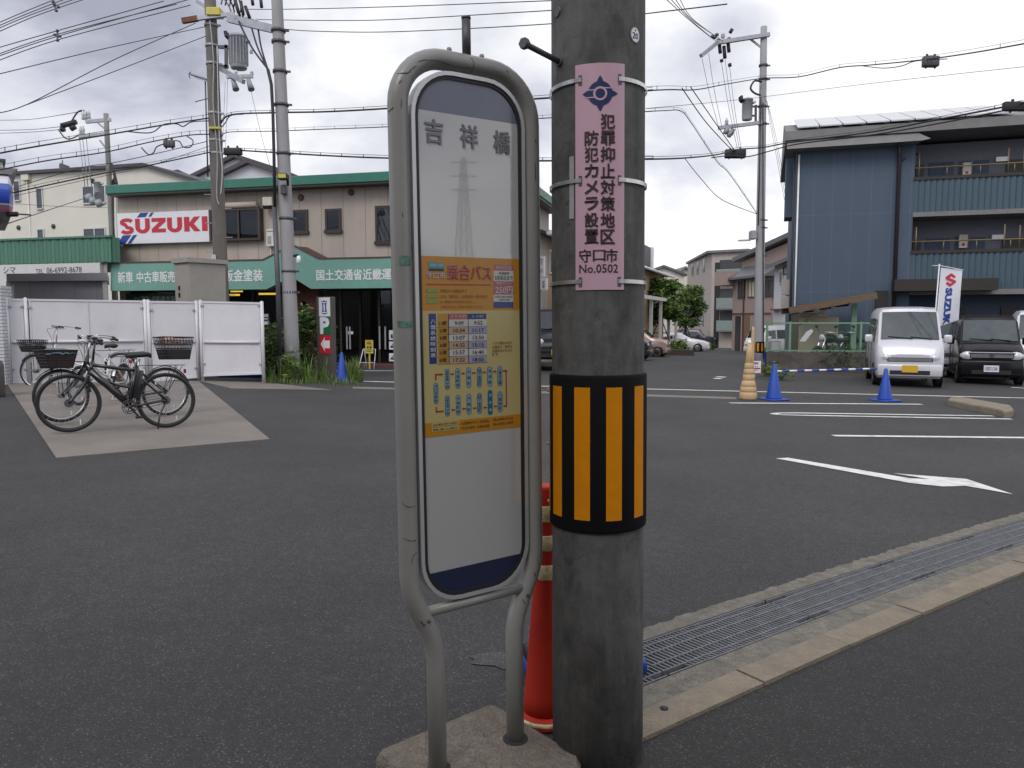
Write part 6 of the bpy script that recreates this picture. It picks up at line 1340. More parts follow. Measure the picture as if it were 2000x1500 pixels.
o = mb.build('grass'); tag(o, 'weeds and grass along the foot of the pale pole, pylon and blue cone', 'grass', kind='stuff')
mb = MB()
c = G(567, 747); sp_ = [c + Vector((rnd.uniform(-.10, .10), rnd.uniform(-.1, .05), 0)) for _ in range(7)]
for p in sp_:
    tpz = p + Vector((rnd.uniform(-.1, .1), rnd.uniform(-.1, .1), rnd.uniform(.5, .75))); mb.tube([p, p.lerp(tpz, .5), tpz], .006, 'leaf_weed', 4)
    for k in range(26): leaf(mb, p.lerp(tpz, rnd.uniform(.2, 1)), .16, .035, Vector((rnd.gauss(0, 1), rnd.gauss(0, 1), rnd.uniform(-.3, .5))), rnd.choice(['leaf_weed', 'leaf_bright']), rnd)
o = mb.build('tall_weed'); tag(o, 'tall leafy weed in front of the pale pole', 'plant')
# ================================================================ cars
for n_, c_ in dict(car_silver=(0.60, 0.60, 0.63), car_black=(0.006, 0.006, 0.008), car_white=(0.72, 0.72, 0.73), car_pink=(0.42, 0.29, 0.27), car_navy=(0.018, 0.02, 0.03)).items(): mat(n_, c_, .28, metal=.2 if n_ in ('car_silver', 'car_pink') else 0, var=.02, coat=.35 if n_ not in ('car_black', 'car_navy') else .12, spec=.3 if n_ == 'car_black' else .5)
mat('car_glass', (0.028, 0.033, 0.036), .04, var=.3, scale=2, spec=.8); mat('car_glass_clear', (0.055, 0.066, 0.066), .05, var=.25, scale=2.5, spec=.8); mat('chrome', (0.75, 0.75, 0.77), .12, metal=1, var=0); mat('lamp', (0.55, 0.57, 0.58), .1, var=.3, scale=30, coat=1); mat('plate_yellow', (0.60, 0.38, 0.03), .5, var=.03); mat('trim_black', (0.015, 0.015, 0.016), .5)
KINDS_ = {
 # stations (x, bottom, belt, top, half width at belt, half width at top)
 'van': dict(L=3.4, st=[(-1.68, .34, 1.02, 1.70, .68, .58), (-1.62, .22, 1.02, 1.84, .72, .62), (-.6, .20, 1.02, 1.88, .735, .635), (.75, .20, 1.02, 1.88, .735, .635), (1.06, .20, 1.00, 1.83, .735, .62), (1.50, .20, .96, 1.06, .73, .67), (1.64, .22, .80, .93, .70, .60), (1.69, .32, .70, .76, .64, .50)], ws=4, side=[(-1.45, -.62), (-.52, .28), (.36, 1.02)], wx=(-1.12, 1.12), r=.28, lamp=(1.655, .70, .50, .11), gr=(.60, .70)),
 'box': dict(L=3.4, st=[(-1.68, .34, .98, 1.60, .68, .60), (-1.60, .20, .98, 1.72, .725, .63), (-.5, .18, .98, 1.78, .735, .64), (.55, .18, .98, 1.77, .735, .64), (.86, .18, .98, 1.70, .735, .63), (1.26, .18, .96, 1.06, .73, .67), (1.56, .18, .90, .98, .72, .64), (1.67, .20, .82, .88, .69, .58), (1.70, .30, .60, .66, .66, .56)], ws=4, side=[(-1.45, -.75), (-.65, .10), (.2, .80)], wx=(-1.25, 1.27), r=.29, lamp=(1.665, .74, .53, .14), gr=(.68, .80)),
 'kei': dict(L=3.4, st=[(-1.66, .34, .88, 1.1, .66, .6), (-1.55, .20, .90, 1.40, .71, .60), (-.4, .18, .90, 1.50, .735, .62), (.35, .18, .90, 1.47, .735, .61), (.85, .18, .90, 1.0, .735, .66), (1.45, .18, .84, .92, .72, .62), (1.66, .22, .74, .82, .68, .56), (1.69, .30, .5, .56, .64, .5)], ws=3, side=[(-1.35, -.5), (-.4, .3)], wx=(-1.2, 1.18), r=.29, lamp=(1.66, .70, .52, .10), gr=(.55, .64)),
 'sedan': dict(L=4.5, st=[(-2.22, .36, .86, .92, .76, .66), (-2.1, .24, .90, 1.0, .82, .68), (-1.5, .20, .92, 1.06, .86, .66), (-.75, .18, .93, 1.40, .87, .60), (.15, .18, .92, 1.42, .87, .60), (1.0, .18, .88, .98, .87, .72), (1.8, .20, .76, .84, .84, .66), (2.18, .24, .62, .70, .76, .56), (2.26, .32, .48, .54, .68, .50)], ws=4, side=[(-1.2, -.45), (-.38, .55)], wx=(-1.35, 1.42), r=.32, lamp=(2.02, .66, .62, .09), gr=(.45, .55)),
 'suv': dict(L=3.9, st=[(-1.9, .42, 1.05, 1.55, .72, .62), (-1.82, .34, 1.05, 1.74, .78, .66), (-.4, .32, 1.05, 1.80, .80, .68), (.45, .32, 1.05, 1.77, .80, .67), (.88, .32, 1.04, 1.12, .80, .72), (1.75, .34, .98, 1.05, .78, .70), (1.92, .38, .85, .92, .75, .66), (1.95, .45, .6, .65, .72, .6)], ws=3, side=[(-1.6, -.75), (-.65, .3)], wx=(-1.25, 1.3), r=.35, lamp=(1.935, .85, .52, .12), gr=(.7, .85)),
}
def car(label, pos, yaw, kind, paint, scale=1.0, plate=None, emblem=False, glass='car_glass', name='parked_car', cat='car'):
    K = KINDS_[kind]; st = K['st']; root = thing(name, label, cat, loc=pos, rz=yaw, group='parked cars'); root.scale = (scale,) * 3
    def sec(s):
        x, b, be, t, wb, wt = s
        h = [(wb * .90, b), (wb * .98, b + .10), (wb, b + (be - b) * .55), (wb * .985, be), (wt + (wb * .985 - wt) * .12, t - (t - be) * .14), (wt - .06, t - .012), (wt * .45, t + .012)]
        return [(x, y, z) for y, z in h] + [(x, -y, z) for y, z in h[::-1]]
    mb = MB(); n = 14; vs = []
    for s in st: vs += sec(s)
    mb.add(vs, [(i * n + j, i * n + (j + 1) % n, (i + 1) * n + (j + 1) % n, (i + 1) * n + j) for i in range(len(st) - 1) for j in range(n)] + [tuple(range(n)), tuple(range((len(st) - 1) * n, len(st) * n))[::-1]], paint, True)
    body = mb.build('body', root); md = body.modifiers.new('e', 'EDGE_SPLIT'); md.split_angle = R(38)
    def at(x):                                               # interpolated station
        for a, b in zip(st, st[1:]):
            if a[0] <= x <= b[0]: t = (x - a[0]) / (b[0] - a[0]); return [p + (q_ - p) * t for p, q_ in zip(a, b)]
        return st[-1]
    i = K['ws']; a, b = st[i], st[i + 1]
    def wsp(t, f): x = a[0] + (b[0] - a[0]) * t; s = at(x); y = (s[5] - .05) * f; return Vector((x, y, s[3] + .012 * (1 - abs(f)))) + Vector((.010, 0, .008))
    mb = MB(); vs = [wsp(t, f) for t in (.10, .35, .65, .93) for f in (-1, -.5, 0, .5, 1)]; mb.add(vs, [(r * 5 + c, (r + 1) * 5 + c, (r + 1) * 5 + c + 1, r * 5 + c + 1) for r in range(3) for c in range(4)], glass, True); w = mb.build('windshield', root)
    mb = MB(); p0 = wsp(.93, .1); p1 = wsp(.86, -.75); mb.obox(p0 + Vector((.01, 0, .01)), p1 + Vector((.01, 0, .01)), .018, .012, 'trim_black'); p0 = wsp(.93, .75); p1 = wsp(.88, .02); mb.obox(p0 + Vector((.01, 0, .01)), p1 + Vector((.01, 0, .01)), .018, .012, 'trim_black'); mb.build('wiper', w)
    for sg in (1, -1):
        for x0, x1 in K['side']:
            mb = MB(); vs = []
            for t in (.06, .80):
                for x in (x0, x1):
                    s = at(x); wl = s[4] * .985; wu = s[5] + (wl - s[5]) * .12; zt = s[3] - (s[3] - s[2]) * .14; vs.append((x, sg * (wl + (wu - wl) * t + .008), s[2] + (zt - s[2]) * t))
            f = (0, 1, 3, 2) if sg < 0 else (1, 0, 2, 3); mb.add(vs, [f], glass); mb.build('side_window', root)
        mb = MB(); 
        for x0, x1 in K['side']: s = at((x0 + x1) / 2); mb.box(x0 - .05, x0 - .042, sg * s[4] - .004, sg * s[4] + .006, s[1] + .15, s[2], 'trim_black')
        mb.box(K['side'][0][0], K['side'][-1][1], sg * at(0)[4] - .004, sg * at(0)[4] + .01, at(0)[1] + .02, at(0)[1] + .09, 'trim_black'); mb.build('side_trim', root)
        s = at(K['side'][-1][1]); mb = MB(); mb.box(K['side'][-1][1] - .02, K['side'][-1][1] + .10, sg * (s[4] + .03), sg * (s[4] + .20), s[2] + .03, s[2] + .22, paint, .03, 2); mb.build('mirror', root)
        lx, lz, ly, lr = K['lamp']; s = at(lx); st_ = mb.mark; mb = MB(); k = mb.mark(); mb.lathe([(lr, -.12), (lr, .0), (lr * .75, .035), (0, .05)], 'lamp', 16); mb.xf(k, Matrix.Translation((lx, sg * ly, lz)) @ Matrix.Diagonal((1, 1.25, .85, 1)) @ Matrix.Rotation(pi / 2, 4, 'Y')); mb.build('headlight', root)
        for x in K['wx']:
            s = at(x); r = K['r']; y = sg * (s[4] - .07); M = Matrix.Rotation(-sg * pi / 2, 4, 'X')
            mb = MB(); mb.lathe([(r * .62, -.07), (r * .95, -.08), (r, -.06), (r, .06), (r * .95, .08), (r * .62, .07), (r * .5, .0), (0, 0)], 'tyre', 28, (x, y, r), M); wh = mb.build('wheel', root)
            mb = MB(); mb.lathe([(r * .62, .05), (r * .58, .074), (r * .5, .05)], 'rim_silver', 24, (x, y, r), M)
            for k in range(6): aa = k * pi / 3; mb.obox((x, y + sg * .055, r), (x + r * .56 * cos(aa), y + sg * .055, r + r * .56 * sin(aa)), .05, .02, 'rim_silver', up=(0, 1, 0))
            mb.build('rim', wh); mb = MB(); mb.lathe([(r + .045, -.0), (r + .045, .004), (0, .004)], 'trim_black', 28, (x, sg * (s[4] * .985 + .002), r + .01), M); mb.build('wheel_arch', root)
    xf = st[-1][0]; z0, z1 = K['gr']; s = at(xf - .02); mb = MB(); wg = s[4] * .72
    mb.box(xf - .09, xf + .012, -wg, wg, z0, z1, 'trim_black', .01)
    for k in range(3): z = z0 + (z1 - z0) * (k + 1) / 4; mb.box(xf + .012, xf + .018, -wg * .95, wg * .95, z - .006, z + .006, 'galv')
    gr = mb.build('grille', root)
    mb = MB(); bw_ = s[4] * 1.02; mb.box(xf - .12, xf + .045, -bw_, bw_, st[3][1] + .06, z0 - .06, paint, .03, 2); bu = mb.build('bumper', root); mb = MB(); mb.box(xf + .045, xf + .049, -bw_ * .62, bw_ * .62, st[3][1] + .10, st[3][1] + .20, 'trim_black'); mb.build('air_intake', bu)
    if emblem:
        mb = MB(); mb.box(xf + .005, xf + .03, -wg * 1.05, wg * 1.05, z1 + .0, z1 + .035, 'chrome', .008); k = mb.mark()
        mb.sheet(rrect(-.055, .055, -.045, .045, .02), 0, 'chrome'); mb.sheet(rrect(-.045, .045, -.036, .036, .016), -.003, 'trim_black'); mb.sheet([(-.034, .032), (-.020, .032), (-.016, .006), (.016, .006), (.020, .032), (.034, .032), (.026, -.032), (.013, -.032), (.013, -.006), (-.013, -.006), (-.013, -.032), (-.026, -.032)], -.006, 'chrome')
        mb.xf(k, Matrix.Translation((xf + .035, 0, (z0 + z1) / 2)) @ Matrix.Rotation(pi / 2, 4, 'Z')); mb.build('emblem', gr)
    mb = MB(); pz = st[3][1] + .24; k = mb.mark(); mb.box(-.165, .165, 0, .012, -.0825, .0825, 'sign_white' if plate else 'plate_yellow')
    if plate: mb.text(plate, -.135, .135, -.045, .045, -.003, 'sign_blue', .03)
    mb.xf(k, Matrix.Translation((xf + .06, 0, pz)) @ Matrix.Rotation(pi / 2, 4, 'Z')); mb.build('number_plate', root)
    return root
# camera-facing yaw: front along local +x
def at_ground(u, v): g = G(u, v); return g
def carpos(front, yaw, L, sc=1.0): d = Vector((cos(yaw), sin(yaw), 0)); p = front - d * (L / 2 * sc); return Vector((p.x, p.y, gz(front.x, front.y)))
ya = R(-90 - 21)
car('silver kei van behind the blue cones, facing the camera', carpos(G(1775, 757), ya, 3.4, 1.04), ya, 'van', 'car_silver', 1.04, glass='car_glass_clear')
ya = R(-90 - 25)
car('black box shaped kei car with blue lettered dealer plate and chrome grille bar', carpos(G(1934, 752), ya, 3.4, 1.02), ya, 'box', 'car_black', 1.02, plate='USED CAR', emblem=True, glass='car_glass_clear')
ya = R(-90 - 30); car('white van cut off by the right edge of the picture', carpos(G(2040, 746), ya, 3.4, 1.07), ya, 'van', 'car_white', 1.07, glass='car_glass_clear')
ya = R(-90 - 21); car('white car mostly hidden behind the silver van and the banner', P(1805, 690, 24.5) * 1.0 - Vector((0, 0, P(1805, 690, 24.5).z - gz(11, 24.5))), ya, 'van', 'car_white', 1.03)
RW = Vector((.94, -.34, 0)); yr = atan2(RW.y, RW.x)
def rowcar(label, u, v, kind, paint, sc=1.0, dyaw=0, **k): y = yr + R(dyaw); car(label, carpos(G(u, v), y, KINDS_[kind]['L'], sc), y, kind, paint, sc, **k)
rowcar('dark hatchback nose just right of the foreground pole', 1271, 704, 'kei', 'car_navy', 1.0)
rowcar('beige pink retro kei car parked beside the planter', 1306, 697, 'kei', 'car_pink', .98)
rowcar('white sedan parked nose out beside the planter', 1386, 687, 'sedan', 'car_white', .98)
rowcar('black off-road car parked behind the white sedan', 1397, 679, 'suv', 'car_navy', 1.1)
ya = R(-90 + 8); car('black car glimpsed between the bus stop sign and the foreground pole', carpos(G(1085, 725), ya, 3.4, 1.05), ya, 'suv', 'car_black', 1.0, glass='car_glass')

# ================================================================ blue apartment building
panels('wall_blue', (0.064, 0.090, 0.128), .69, 3.0, joint=1.35, jw=.012, var=.06, stain=(0.05, 0.072, 0.105), stainamt=.5)
panels('corr_blue', (0.064, 0.105, 0.135), .20, 9.0, joint=.5, jw=.025, var=.08, rough=.5); mat('wall_blue_plain', (0.07, 0.095, 0.14), .8, var=.08); mat('recess_grey', (0.17, 0.175, 0.21), .8, var=.08); mat('pipe_brown', (0.03, 0.022, 0.028), .5); mat('fascia_grey', (0.17, 0.165, 0.16), .7, var=.12, scale=3); mat('solar', (0.42, 0.43, 0.45), .18, metal=.6, var=.06); mat('door_dark', (0.02, 0.016, 0.015), .45); mat('canopy_brown', (0.024, 0.017, 0.014), .6); mat('rail_gold', (0.20, 0.155, 0.08), .4, metal=.3)
AP = face(1546, 31, 2000, 28.5, -.45); ax = lambda u, v=420, y=0: AP.at(u, v, y)[0]; az = lambda u, v, y=0: AP.at(u, v, y)[1]
root = thing('apartment_building', 'three storey blue apartment building with ribbed balcony fronts', 'building', AP); XR, DP = ax(2000) + 9, 9.0
xw = ax(1783); zE = (az(1548, 300) + az(1740, 286)) / 2; zs2 = az(1783, 480); 
mb = MB(); mb.box(0, xw, 0, DP, -.3, zE + .3, 'wall_blue'); mb.box(xw, XR, 1.5, DP, -.3, zE + .3, 'recess_grey'); mb.build('wall', root)
mb = MB(); zf0, zf1 = az(1538, 291, -.7), az(1538, 277, -.7); xl = ax(1537, 285, -.7); xm = ax(1818, 276, -.7)
mb.add([(xl, -.7, zf0), (xm - .3, -.7, zf0), (xm, -.7, zf0 + .05), (xm - .4, -.35, zf1 + .1), (xl, -.35, zf1 + .1), (xl, .3, zf0), (xm - .3, .3, zf0)], [(0, 1, 2, 3, 4), (0, 5, 6, 1)], 'fascia_grey')
zr0, zr1 = az(1538, 277, -.45), az(1538, 263, -.45); mb.prism([(xl - .05, zr0 + .06), (XR, zr0 + .06), (XR, zr0 + .40), (xl - .05, zr0 + .40)], -.45, -.40, 'fascia_grey'); mb.add([(xl - .05, -.45, zr0 + .40), (XR, -.45, zr0 + .40), (XR, 4.4, zr0 + 1.75), (xl - .05, 4.4, zr0 + 1.75), (xl - .05, -.40, zr0 + .06), (xl - .05, DP + .4, zr0 + .06), (XR, -.40, zr0 + .06), (XR, DP + .4, zr0 + .06)], [(0, 1, 2, 3), (0, 3, 5, 4), (4, 5, 7, 6)], 'fascia_grey'); mb.build('roof', root)
mb = MB(); n = 9; x0 = ax(1556, 260, -.4); x1 = ax(1985, 240, -.4)
for k in range(n):
    for j in range(3): a, b = x0 + (x1 - x0) * k / n + .02, x0 + (x1 - x0) * (k + 1) / n - .02; y0 = -.5 + j * 1.5; z = lambda y: zr0 + .50 + (y + .45) * .30; vs = [(a, y0, z(y0)), (b, y0, z(y0)), (b, y0 + 1.46, z(y0 + 1.46)), (a, y0 + 1.46, z(y0 + 1.46))]; mb.add(vs + [Vector(p) + Vector((0, 0, .05)) for p in vs], [(4, 5, 6, 7), (0, 1, 5, 4), (3, 2, 1, 0), (1, 2, 6, 5), (0, 4, 7, 3)], 'solar')
mb.build('solar_panel', root)
mb = MB(); mb.tube([(ax(1757, 280, -.3), -.3, az(1757, 280, -.3)), (ax(1757, 300, -.12), -.12, az(1757, 300, -.12)), (ax(1748, 560, -.12), -.12, -.3)], .075, 'pipe_brown', 8); mb.tube([(ax(1757, 315, -.1), -.1, az(1757, 315)), (xw + .1, .3, az(1783, 298))], .045, 'pipe_brown', 6); mb.box(ax(1753, 280, -.4), ax(1764, 280, -.4), -.42, -.2, az(1757, 285, -.3), az(1757, 275, -.3), 'pipe_brown'); mb.build('downpipe', root)
mb = MB(); mb.tube([(.1, -.06, az(1548, 304)), (.1, -.06, -.2)], .035, 'white', 6); mb.tube([(-.06, -.04, az(1546, 300)), (-.06, -.04, -.2)], .04, 'cable_black', 6); mb.build('conduit', root)
def balcony(zt, zb, zslab, u0=1783):
    x0 = ax(u0, 400); n = int((XR - x0) / .1); vs = []
    for i in range(n + 1): y = -.04 if i % 2 else .02; x = x0 + (XR - x0) * i / n; vs += [(x, y, zb), (x, y, zt)]
    mb = MB(); mb.add(vs, [(2 * i, 2 * i + 2, 2 * i + 3, 2 * i + 1) for i in range(n)], 'corr_blue'); mb.box(x0, XR, .05, .09, zb, zt, 'wall_blue_plain'); bo = mb.build('balcony_front', root)
    mb = MB(); mb.box(x0, XR, -.06, .12, zt + .002, zt + .12, 'canopy_brown'); zr = zt + .46
    mb.tube([(x0, .0, zr), (XR, .0, zr)], .03, 'rail_gold', 6)
    for u in (1792, 1965, 1995): xx = ax(u, 400) ; mb.tube([(xx, .0, zt + .1), (xx, 0, zr + (.55 if u != 1995 else .5))], .025, 'rail_gold', 6)
    for k in range(1, 8): xx = x0 + k * 1.1; mb.tube([(xx, .0, zt + .1), (xx, 0, zr)], .02, 'rail_gold', 6)
    mb.build('railing', bo); MB().box(x0, XR, -.05, 1.5, zslab, zb - .003, 'fascia_grey').build('balcony_slab', root)
    for uu, v0, w in ((1786, 0, .30), (1962, 0, 1.05)):
        xx = ax(uu, 380, 1.5); d = MB().box(xx, xx + w, 1.42, 1.497, zslab + .2, zslab + 2.2, 'door_dark').build('door', root); MB().box(xx + w - .12, xx + w - .08, 1.39, 1.42, zslab + 1.1, zslab + 1.3, 'galv').build('handle', d)
    xx = ax(1876, 380, 1.45); mt = MB().box(xx, xx + .30, 1.3, 1.497, zt + .28, zt + .80, 'cream_plastic', .01).build('meter_box', root); mb = MB(); mb.disc(xx + .15, zt + .42, .06, 1.297, 'sign_red', 14); mb.build('red_disc', mt)
    xx = ax(1941, 380, 1.45); MB().box(xx, xx + .42, 1.38, 1.497, zslab + 2.15, zslab + 2.32, 'alu_rim').build('lamp', root)
    for uu in (1812, 1838, 1870, 1900): xx = ax(uu, 380, 1.45); MB().box(xx, xx + .5 - .1 * (uu % 4 > 1), 1.46, 1.497, zslab + .2, zslab + 2.25, 'wall_blue_plain').build('wall_panel', root)
b3t, b3b = az(1783, 353), az(1783, 415); balcony(b3t, b3b, az(1783, 424)); b2t, b2b = az(1783, 496), az(1783, 566); balcony(b2t, b2b, az(1783, 576))
x0, x1 = ax(1748, 550, -.8), ax(1950, 550, -.8); MB().box(x0, x1, -.8, .0, az(1800, 568, -.8), az(1800, 545, -.8), 'canopy_brown').build('entrance_canopy', root)
mb = MB(); zg_ = az(1783, 576)
mb.box(xw - 0, XR, 1.35, 1.48, -.3, zg_ - .02, 'wall_blue_plain')
for u0, u1 in ((1790, 1830), (1850, 1885), (1955, 1990)): mb.box(ax(u0, 600, 1.3), ax(u1, 600, 1.3), 1.28, 1.35, -.2, zg_ - .45, 'door_dark')
mb.build('ground_floor', root)
mb = MB(); mb.box(ax(1716), ax(1740), -.15, -.003, -.2, az(1716, 568), 'door_dark'); mb.build('door', root)
MB().box(-.35, -.05, 1.0, 2.5, az(1540, 418), az(1540, 300), 'wall_blue_plain').build('side_balcony', root)
for v0, v1 in ((610, 578), (575, 545)): MB().box(-.4, -.1, .4, 1.1, az(1540, v0), az(1540, v1), 'cabinet').build('air_conditioner', root)

# ================================================================ carport, tank, motorcycles, wall, mesh fence
mat('wood_brown', (0.13, 0.085, 0.05), .7, var=.25, scale=5, stretch=(1, 1, 6)); mat('wood_dark', (0.055, 0.04, 0.032), .7, var=.2); mat('tank_cream', (0.60, 0.52, 0.36), .6, var=.08, scale=3); mat('green_rail', (0.18, 0.30, 0.20), .5, var=.1); mat('mesh_green', (0.10, 0.20, 0.14), .5); mat('block_wall', (0.105, 0.095, 0.085), .9, var=.3, scale=3, stain=(0.05, 0.05, 0.045), stainamt=.7, bump=.3)
CP = face(1545, 27.3, 1715, 26.6, -.35); root = thing('carport', 'old carport with slanting brown wooden roof beside the blue building', 'carport', CP)
q0, q1 = CP.at(1541, 607), CP.at(1713, 577); mb = MB()
mb.obox((q0[0], 0, q0[1]), (q1[0], 0, q1[1]), .10, .22, 'wood_brown'); mb.add([(q0[0], .05, q0[1] + .10), (q1[0], .05, q1[1] + .10), (q1[0], 3, q1[1] + .10), (q0[0], 3, q0[1] + .10)], [(0, 1, 2, 3)], 'wood_dark'); mb.obox((q0[0], 3, q0[1]), (q1[0], 3, q1[1]), .10, .22, 'wood_brown')
for t in (.3, .5, .7): x = q0[0] + (q1[0] - q0[0]) * t; z = q0[1] + (q1[1] - q0[1]) * t; mb.obox((x, -.1, z - .14), (x, 3, z - .14), .10, .12, 'wood_dark')
mb.build('roof', root); x = CP.at(1552, 640)[0]; MB().box(x - .12, x + .14, 0, .14, 0, q0[1] + .0, 'wood_dark').build('post', root); a = CP.at(1560, 635); b = CP.at(1625, 598); MB().obox((a[0], .05, a[1]), (b[0], .05, b[1]), .07, .09, 'wood_dark').build('brace', root)
mb = MB(); x = CP.at(1674, 640)[0]; mb.box(x - .09, x + .09, .6, .7, 0, CP.at(1674, 592)[1], 'green_rail'); mb.build('post', root)
TK = face(1560, 28.6, 1638, 28.3, -.4); root = thing('water_tank', 'cream coloured square tank standing under the carport', 'tank', TK); x1 = TK.at(1638, 640)[0]; zt_ = TK.at(1600, 619)[1]
MB().box(0, x1, 0, 1.2, .0, zt_, 'tank_cream', .04, 2).build('body', root); MB().box(.15, x1 * .7, .2, .9, zt_ - .02, zt_ + .14, 'tank_cream', .04, 2).build('lid', root)
def motorbike(label, u, v, yaw, sc=1.0):
    a_ = P(u, 650, v); p = Vector((a_.x, a_.y, -.12)); root = thing('motorcycle', label, 'motorcycle', loc=p, rz=yaw, group='motorcycles behind the mesh fence'); root.scale = (sc,) * 3
    for nm, x in (('rear_wheel', 0), ('front_wheel', 1.35)):
        mb = MB(); mb.tube([Vector((x + .27 * cos(2 * pi * i / 28), 0, .31 + .27 * sin(2 * pi * i / 28))) for i in range(28)], .055, 'tyre', 8, closed=True); w = mb.build(nm, root); mb = MB(); mb.tube([Vector((x + .20 * cos(2 * pi * i / 28), 0, .31 + .20 * sin(2 * pi * i / 28))) for i in range(28)], .018, 'rim_silver', 6, closed=True); [mb.obox((x, 0, .31), (x + .2 * cos(k * .785), 0, .31 + .2 * sin(k * .785)), .01, .01, 'rim_silver') for k in range(8)]; mb.build('rim', w)
    mb = MB(); [mb.tube([(1.35, y, .31), (1.08, y, .95)], .026, 'chrome', 8) for y in (-.1, .1)]; mb.build('fork', root)
    mb = MB(); mb.box(.45, .85, -.16, .16, .28, .62, 'steel_dark', .06, 2); [mb.tube([(.65 + k * .12, -.18, .5), (.62 + k * .12, -.18, .3)], .06, 'galv', 8) for k in (0, 1)]; mb.tube([(.75, -.2, .32), (.2, -.22, .28), (-.25, -.22, .36)], .05, 'chrome', 8); mb.build('engine', root)
    mb = MB(); mb.tube([(1.08, 0, .92), (.9, 0, .6), (.45, 0, .35), (0, 0, .31)], .035, 'frame_black', 8); mb.tube([(1.05, 0, .85), (.4, 0, .72), (-.2, 0, .76)], .03, 'frame_black', 8); mb.build('frame', root)
    mb = MB(); k = mb.mark(); mb.lathe([(0, -.3), (.10, -.26), (.15, -.1), (.16, .1), (.11, .26), (0, .3)], 'car_black', 14); mb.xf(k, Matrix.Translation((.78, 0, .86)) @ Matrix.Rotation(pi / 2, 4, 'Y')); mb.build('fuel_tank', root)
    MB().box(-.25, .50, -.14, .14, .76, .87, 'saddle', .05, 2).build('seat', root); mb = MB(); mb.tube([(.90, -.36, 1.05), (1.05, -.12, 1.08), (1.05, .12, 1.08), (.90, .36, 1.05)], .016, 'chrome', 8); [mb.tube([(.9, s * .30, 1.06), (.98, s * .38, 1.24)], .01, 'black', 5) for s in (-1, 1)]; [mb.box(.96, 1.0, s * .38 - .06, s * .38 + .06, 1.22, 1.30, 'black', .01) for s in (-1, 1)]; mb.build('handlebar', root)
    MB().lathe([(.04, -.12), (.10, -.04), (.105, .02), (.08, .04), (0, .045)], 'lamp', 18, (1.17, 0, .90), Matrix.Rotation(pi / 2, 4, 'Y')).build('headlight', root); MB().box(-.45, -.15, -.13, .13, .68, .74, 'black', .02).build('rear_fender', root)
    return root
motorbike('black motorcycle with round headlight behind the mesh fence, nearest the carport post', 1652, 27.5, R(-152), 1.05); motorbike('second black motorcycle behind the mesh fence, nearer the silver van', 1694, 27.9, R(-160), 1.05)
root_w = thing('scooter_cover', 'white scooter windscreen leaning left of the black motorcycle', 'windscreen', loc=P(1575, 650, 26.9)); MB().prism([(-.22, -.30), (-.02, -.30), (.24, .06), (.18, .12), (.02, .04)], 0, .05, 'sign_white').build('screen', root_w)
WL = face(1492, 25.9, 1700, 25.4, -.3); x0, x1 = 0, WL.at(1745, 700)[0]; zt_ = WL.at(1550, 688)[1]
root = thing('block_wall', 'low stained concrete wall under the green mesh fence', 'wall', WL); MB().box(WL.at(1497, 700)[0], x1, 0, .18, -.2, zt_, 'block_wall').build('wall', root)
root = thing('mesh_fence', 'green wire mesh fence on the low concrete wall', 'fence', WL); zf = WL.at(1550, 631)[1]; xa = WL.at(1499, 650)[0]
mb = MB(); mb.obox((xa, .09, zf), (x1, .09, zf), .05, .05, 'green_rail'); mb.obox((xa, .09, zt_ + .05), (x1, .09, zt_ + .05), .05, .05, 'green_rail'); mb.build('rail', root)
for u in (1499, 1544, 1683, 1738): xx = WL.at(u, 650)[0]; MB().box(xx - .035, xx + .035, .06, .12, zt_, zf + .05, 'green_rail').build('post', root)
mb = MB(); H = zf - zt_; k = 0; x = xa - H
while x < x1:
    for s in (1, -1):
        p, q_ = (x, zt_) if s > 0 else (x + H, zt_), (x + H, zf) if s > 0 else (x, zf)
        def cl(a, b):
            (ax_, az_), (bx_, bz_) = a, b
            if ax_ > bx_: ax_, az_, bx_, bz_ = bx_, bz_, ax_, az_
            for lim, lo in ((xa, 1), (x1, 0)):
                if lo and ax_ < lim:
                    if bx_ <= lim: return None
                    t = (lim - ax_) / (bx_ - ax_); ax_, az_ = lim, az_ + (bz_ - az_) * t
                if not lo and bx_ > lim:
                    if ax_ >= lim: return None
                    t = (lim - ax_) / (bx_ - ax_); bx_, bz_ = lim, az_ + (bz_ - az_) * t
            return (ax_, .09 + .004 * s, az_), (bx_, .09 + .004 * s, bz_)
        c = cl(p, q_)
        if c: mb.obox(c[0], c[1], .005, .005, 'mesh_green')
    x += .085
mb.build('mesh', root)
root = thing('site_cabinet', 'small white refrigerator like box behind the green mesh', 'box', loc=(G(1520, 707) + Vector((0, .6, 0)))); MB().box(-.22, .22, -.2, .2, 0, .95, 'cabinet', .02).build('body', root); MB().box(-.18, .18, -.21, -.2, .5, .9, 'sign_white').build('door', root)

# ================================================================ bollards, cones with bar, sign, flag
mat('bollard_tan', (0.52, 0.36, 0.19), .6, var=.1, scale=6, stain=(0.36, 0.24, 0.12), stainamt=.4, bump=.05)
p = G(1461, 780); root = thing('street_bollard', 'squat stepped tan bollard with white ball top at the street corner', 'bollard', loc=p); bz = lambda v: P(1461, v, p.y).z - p.z; br = lambda w: w / 2 / FPX * p.y
prof = [(br(32), .0), (br(34.5), .03)]
for w_, v_, sm in ((34, 771, 0), (32, 765, 1), (29.5, 754.5, 1), (27, 747.5, 0), (23, 742.5, 1), (20.8, 731, 1), (18.2, 720, 1), (15, 708, 1), (11.6, 688, 0), (8, 671.5, 0)):
    prof += [(br(w_ + .5), bz(v_ + 1.0)), (br(w_ - 1.2), bz(v_ + .4)), (br(w_ - 1.2), bz(v_)), (br(w_), bz(v_ - .6))] if sm else [(br(w_), bz(v_))]
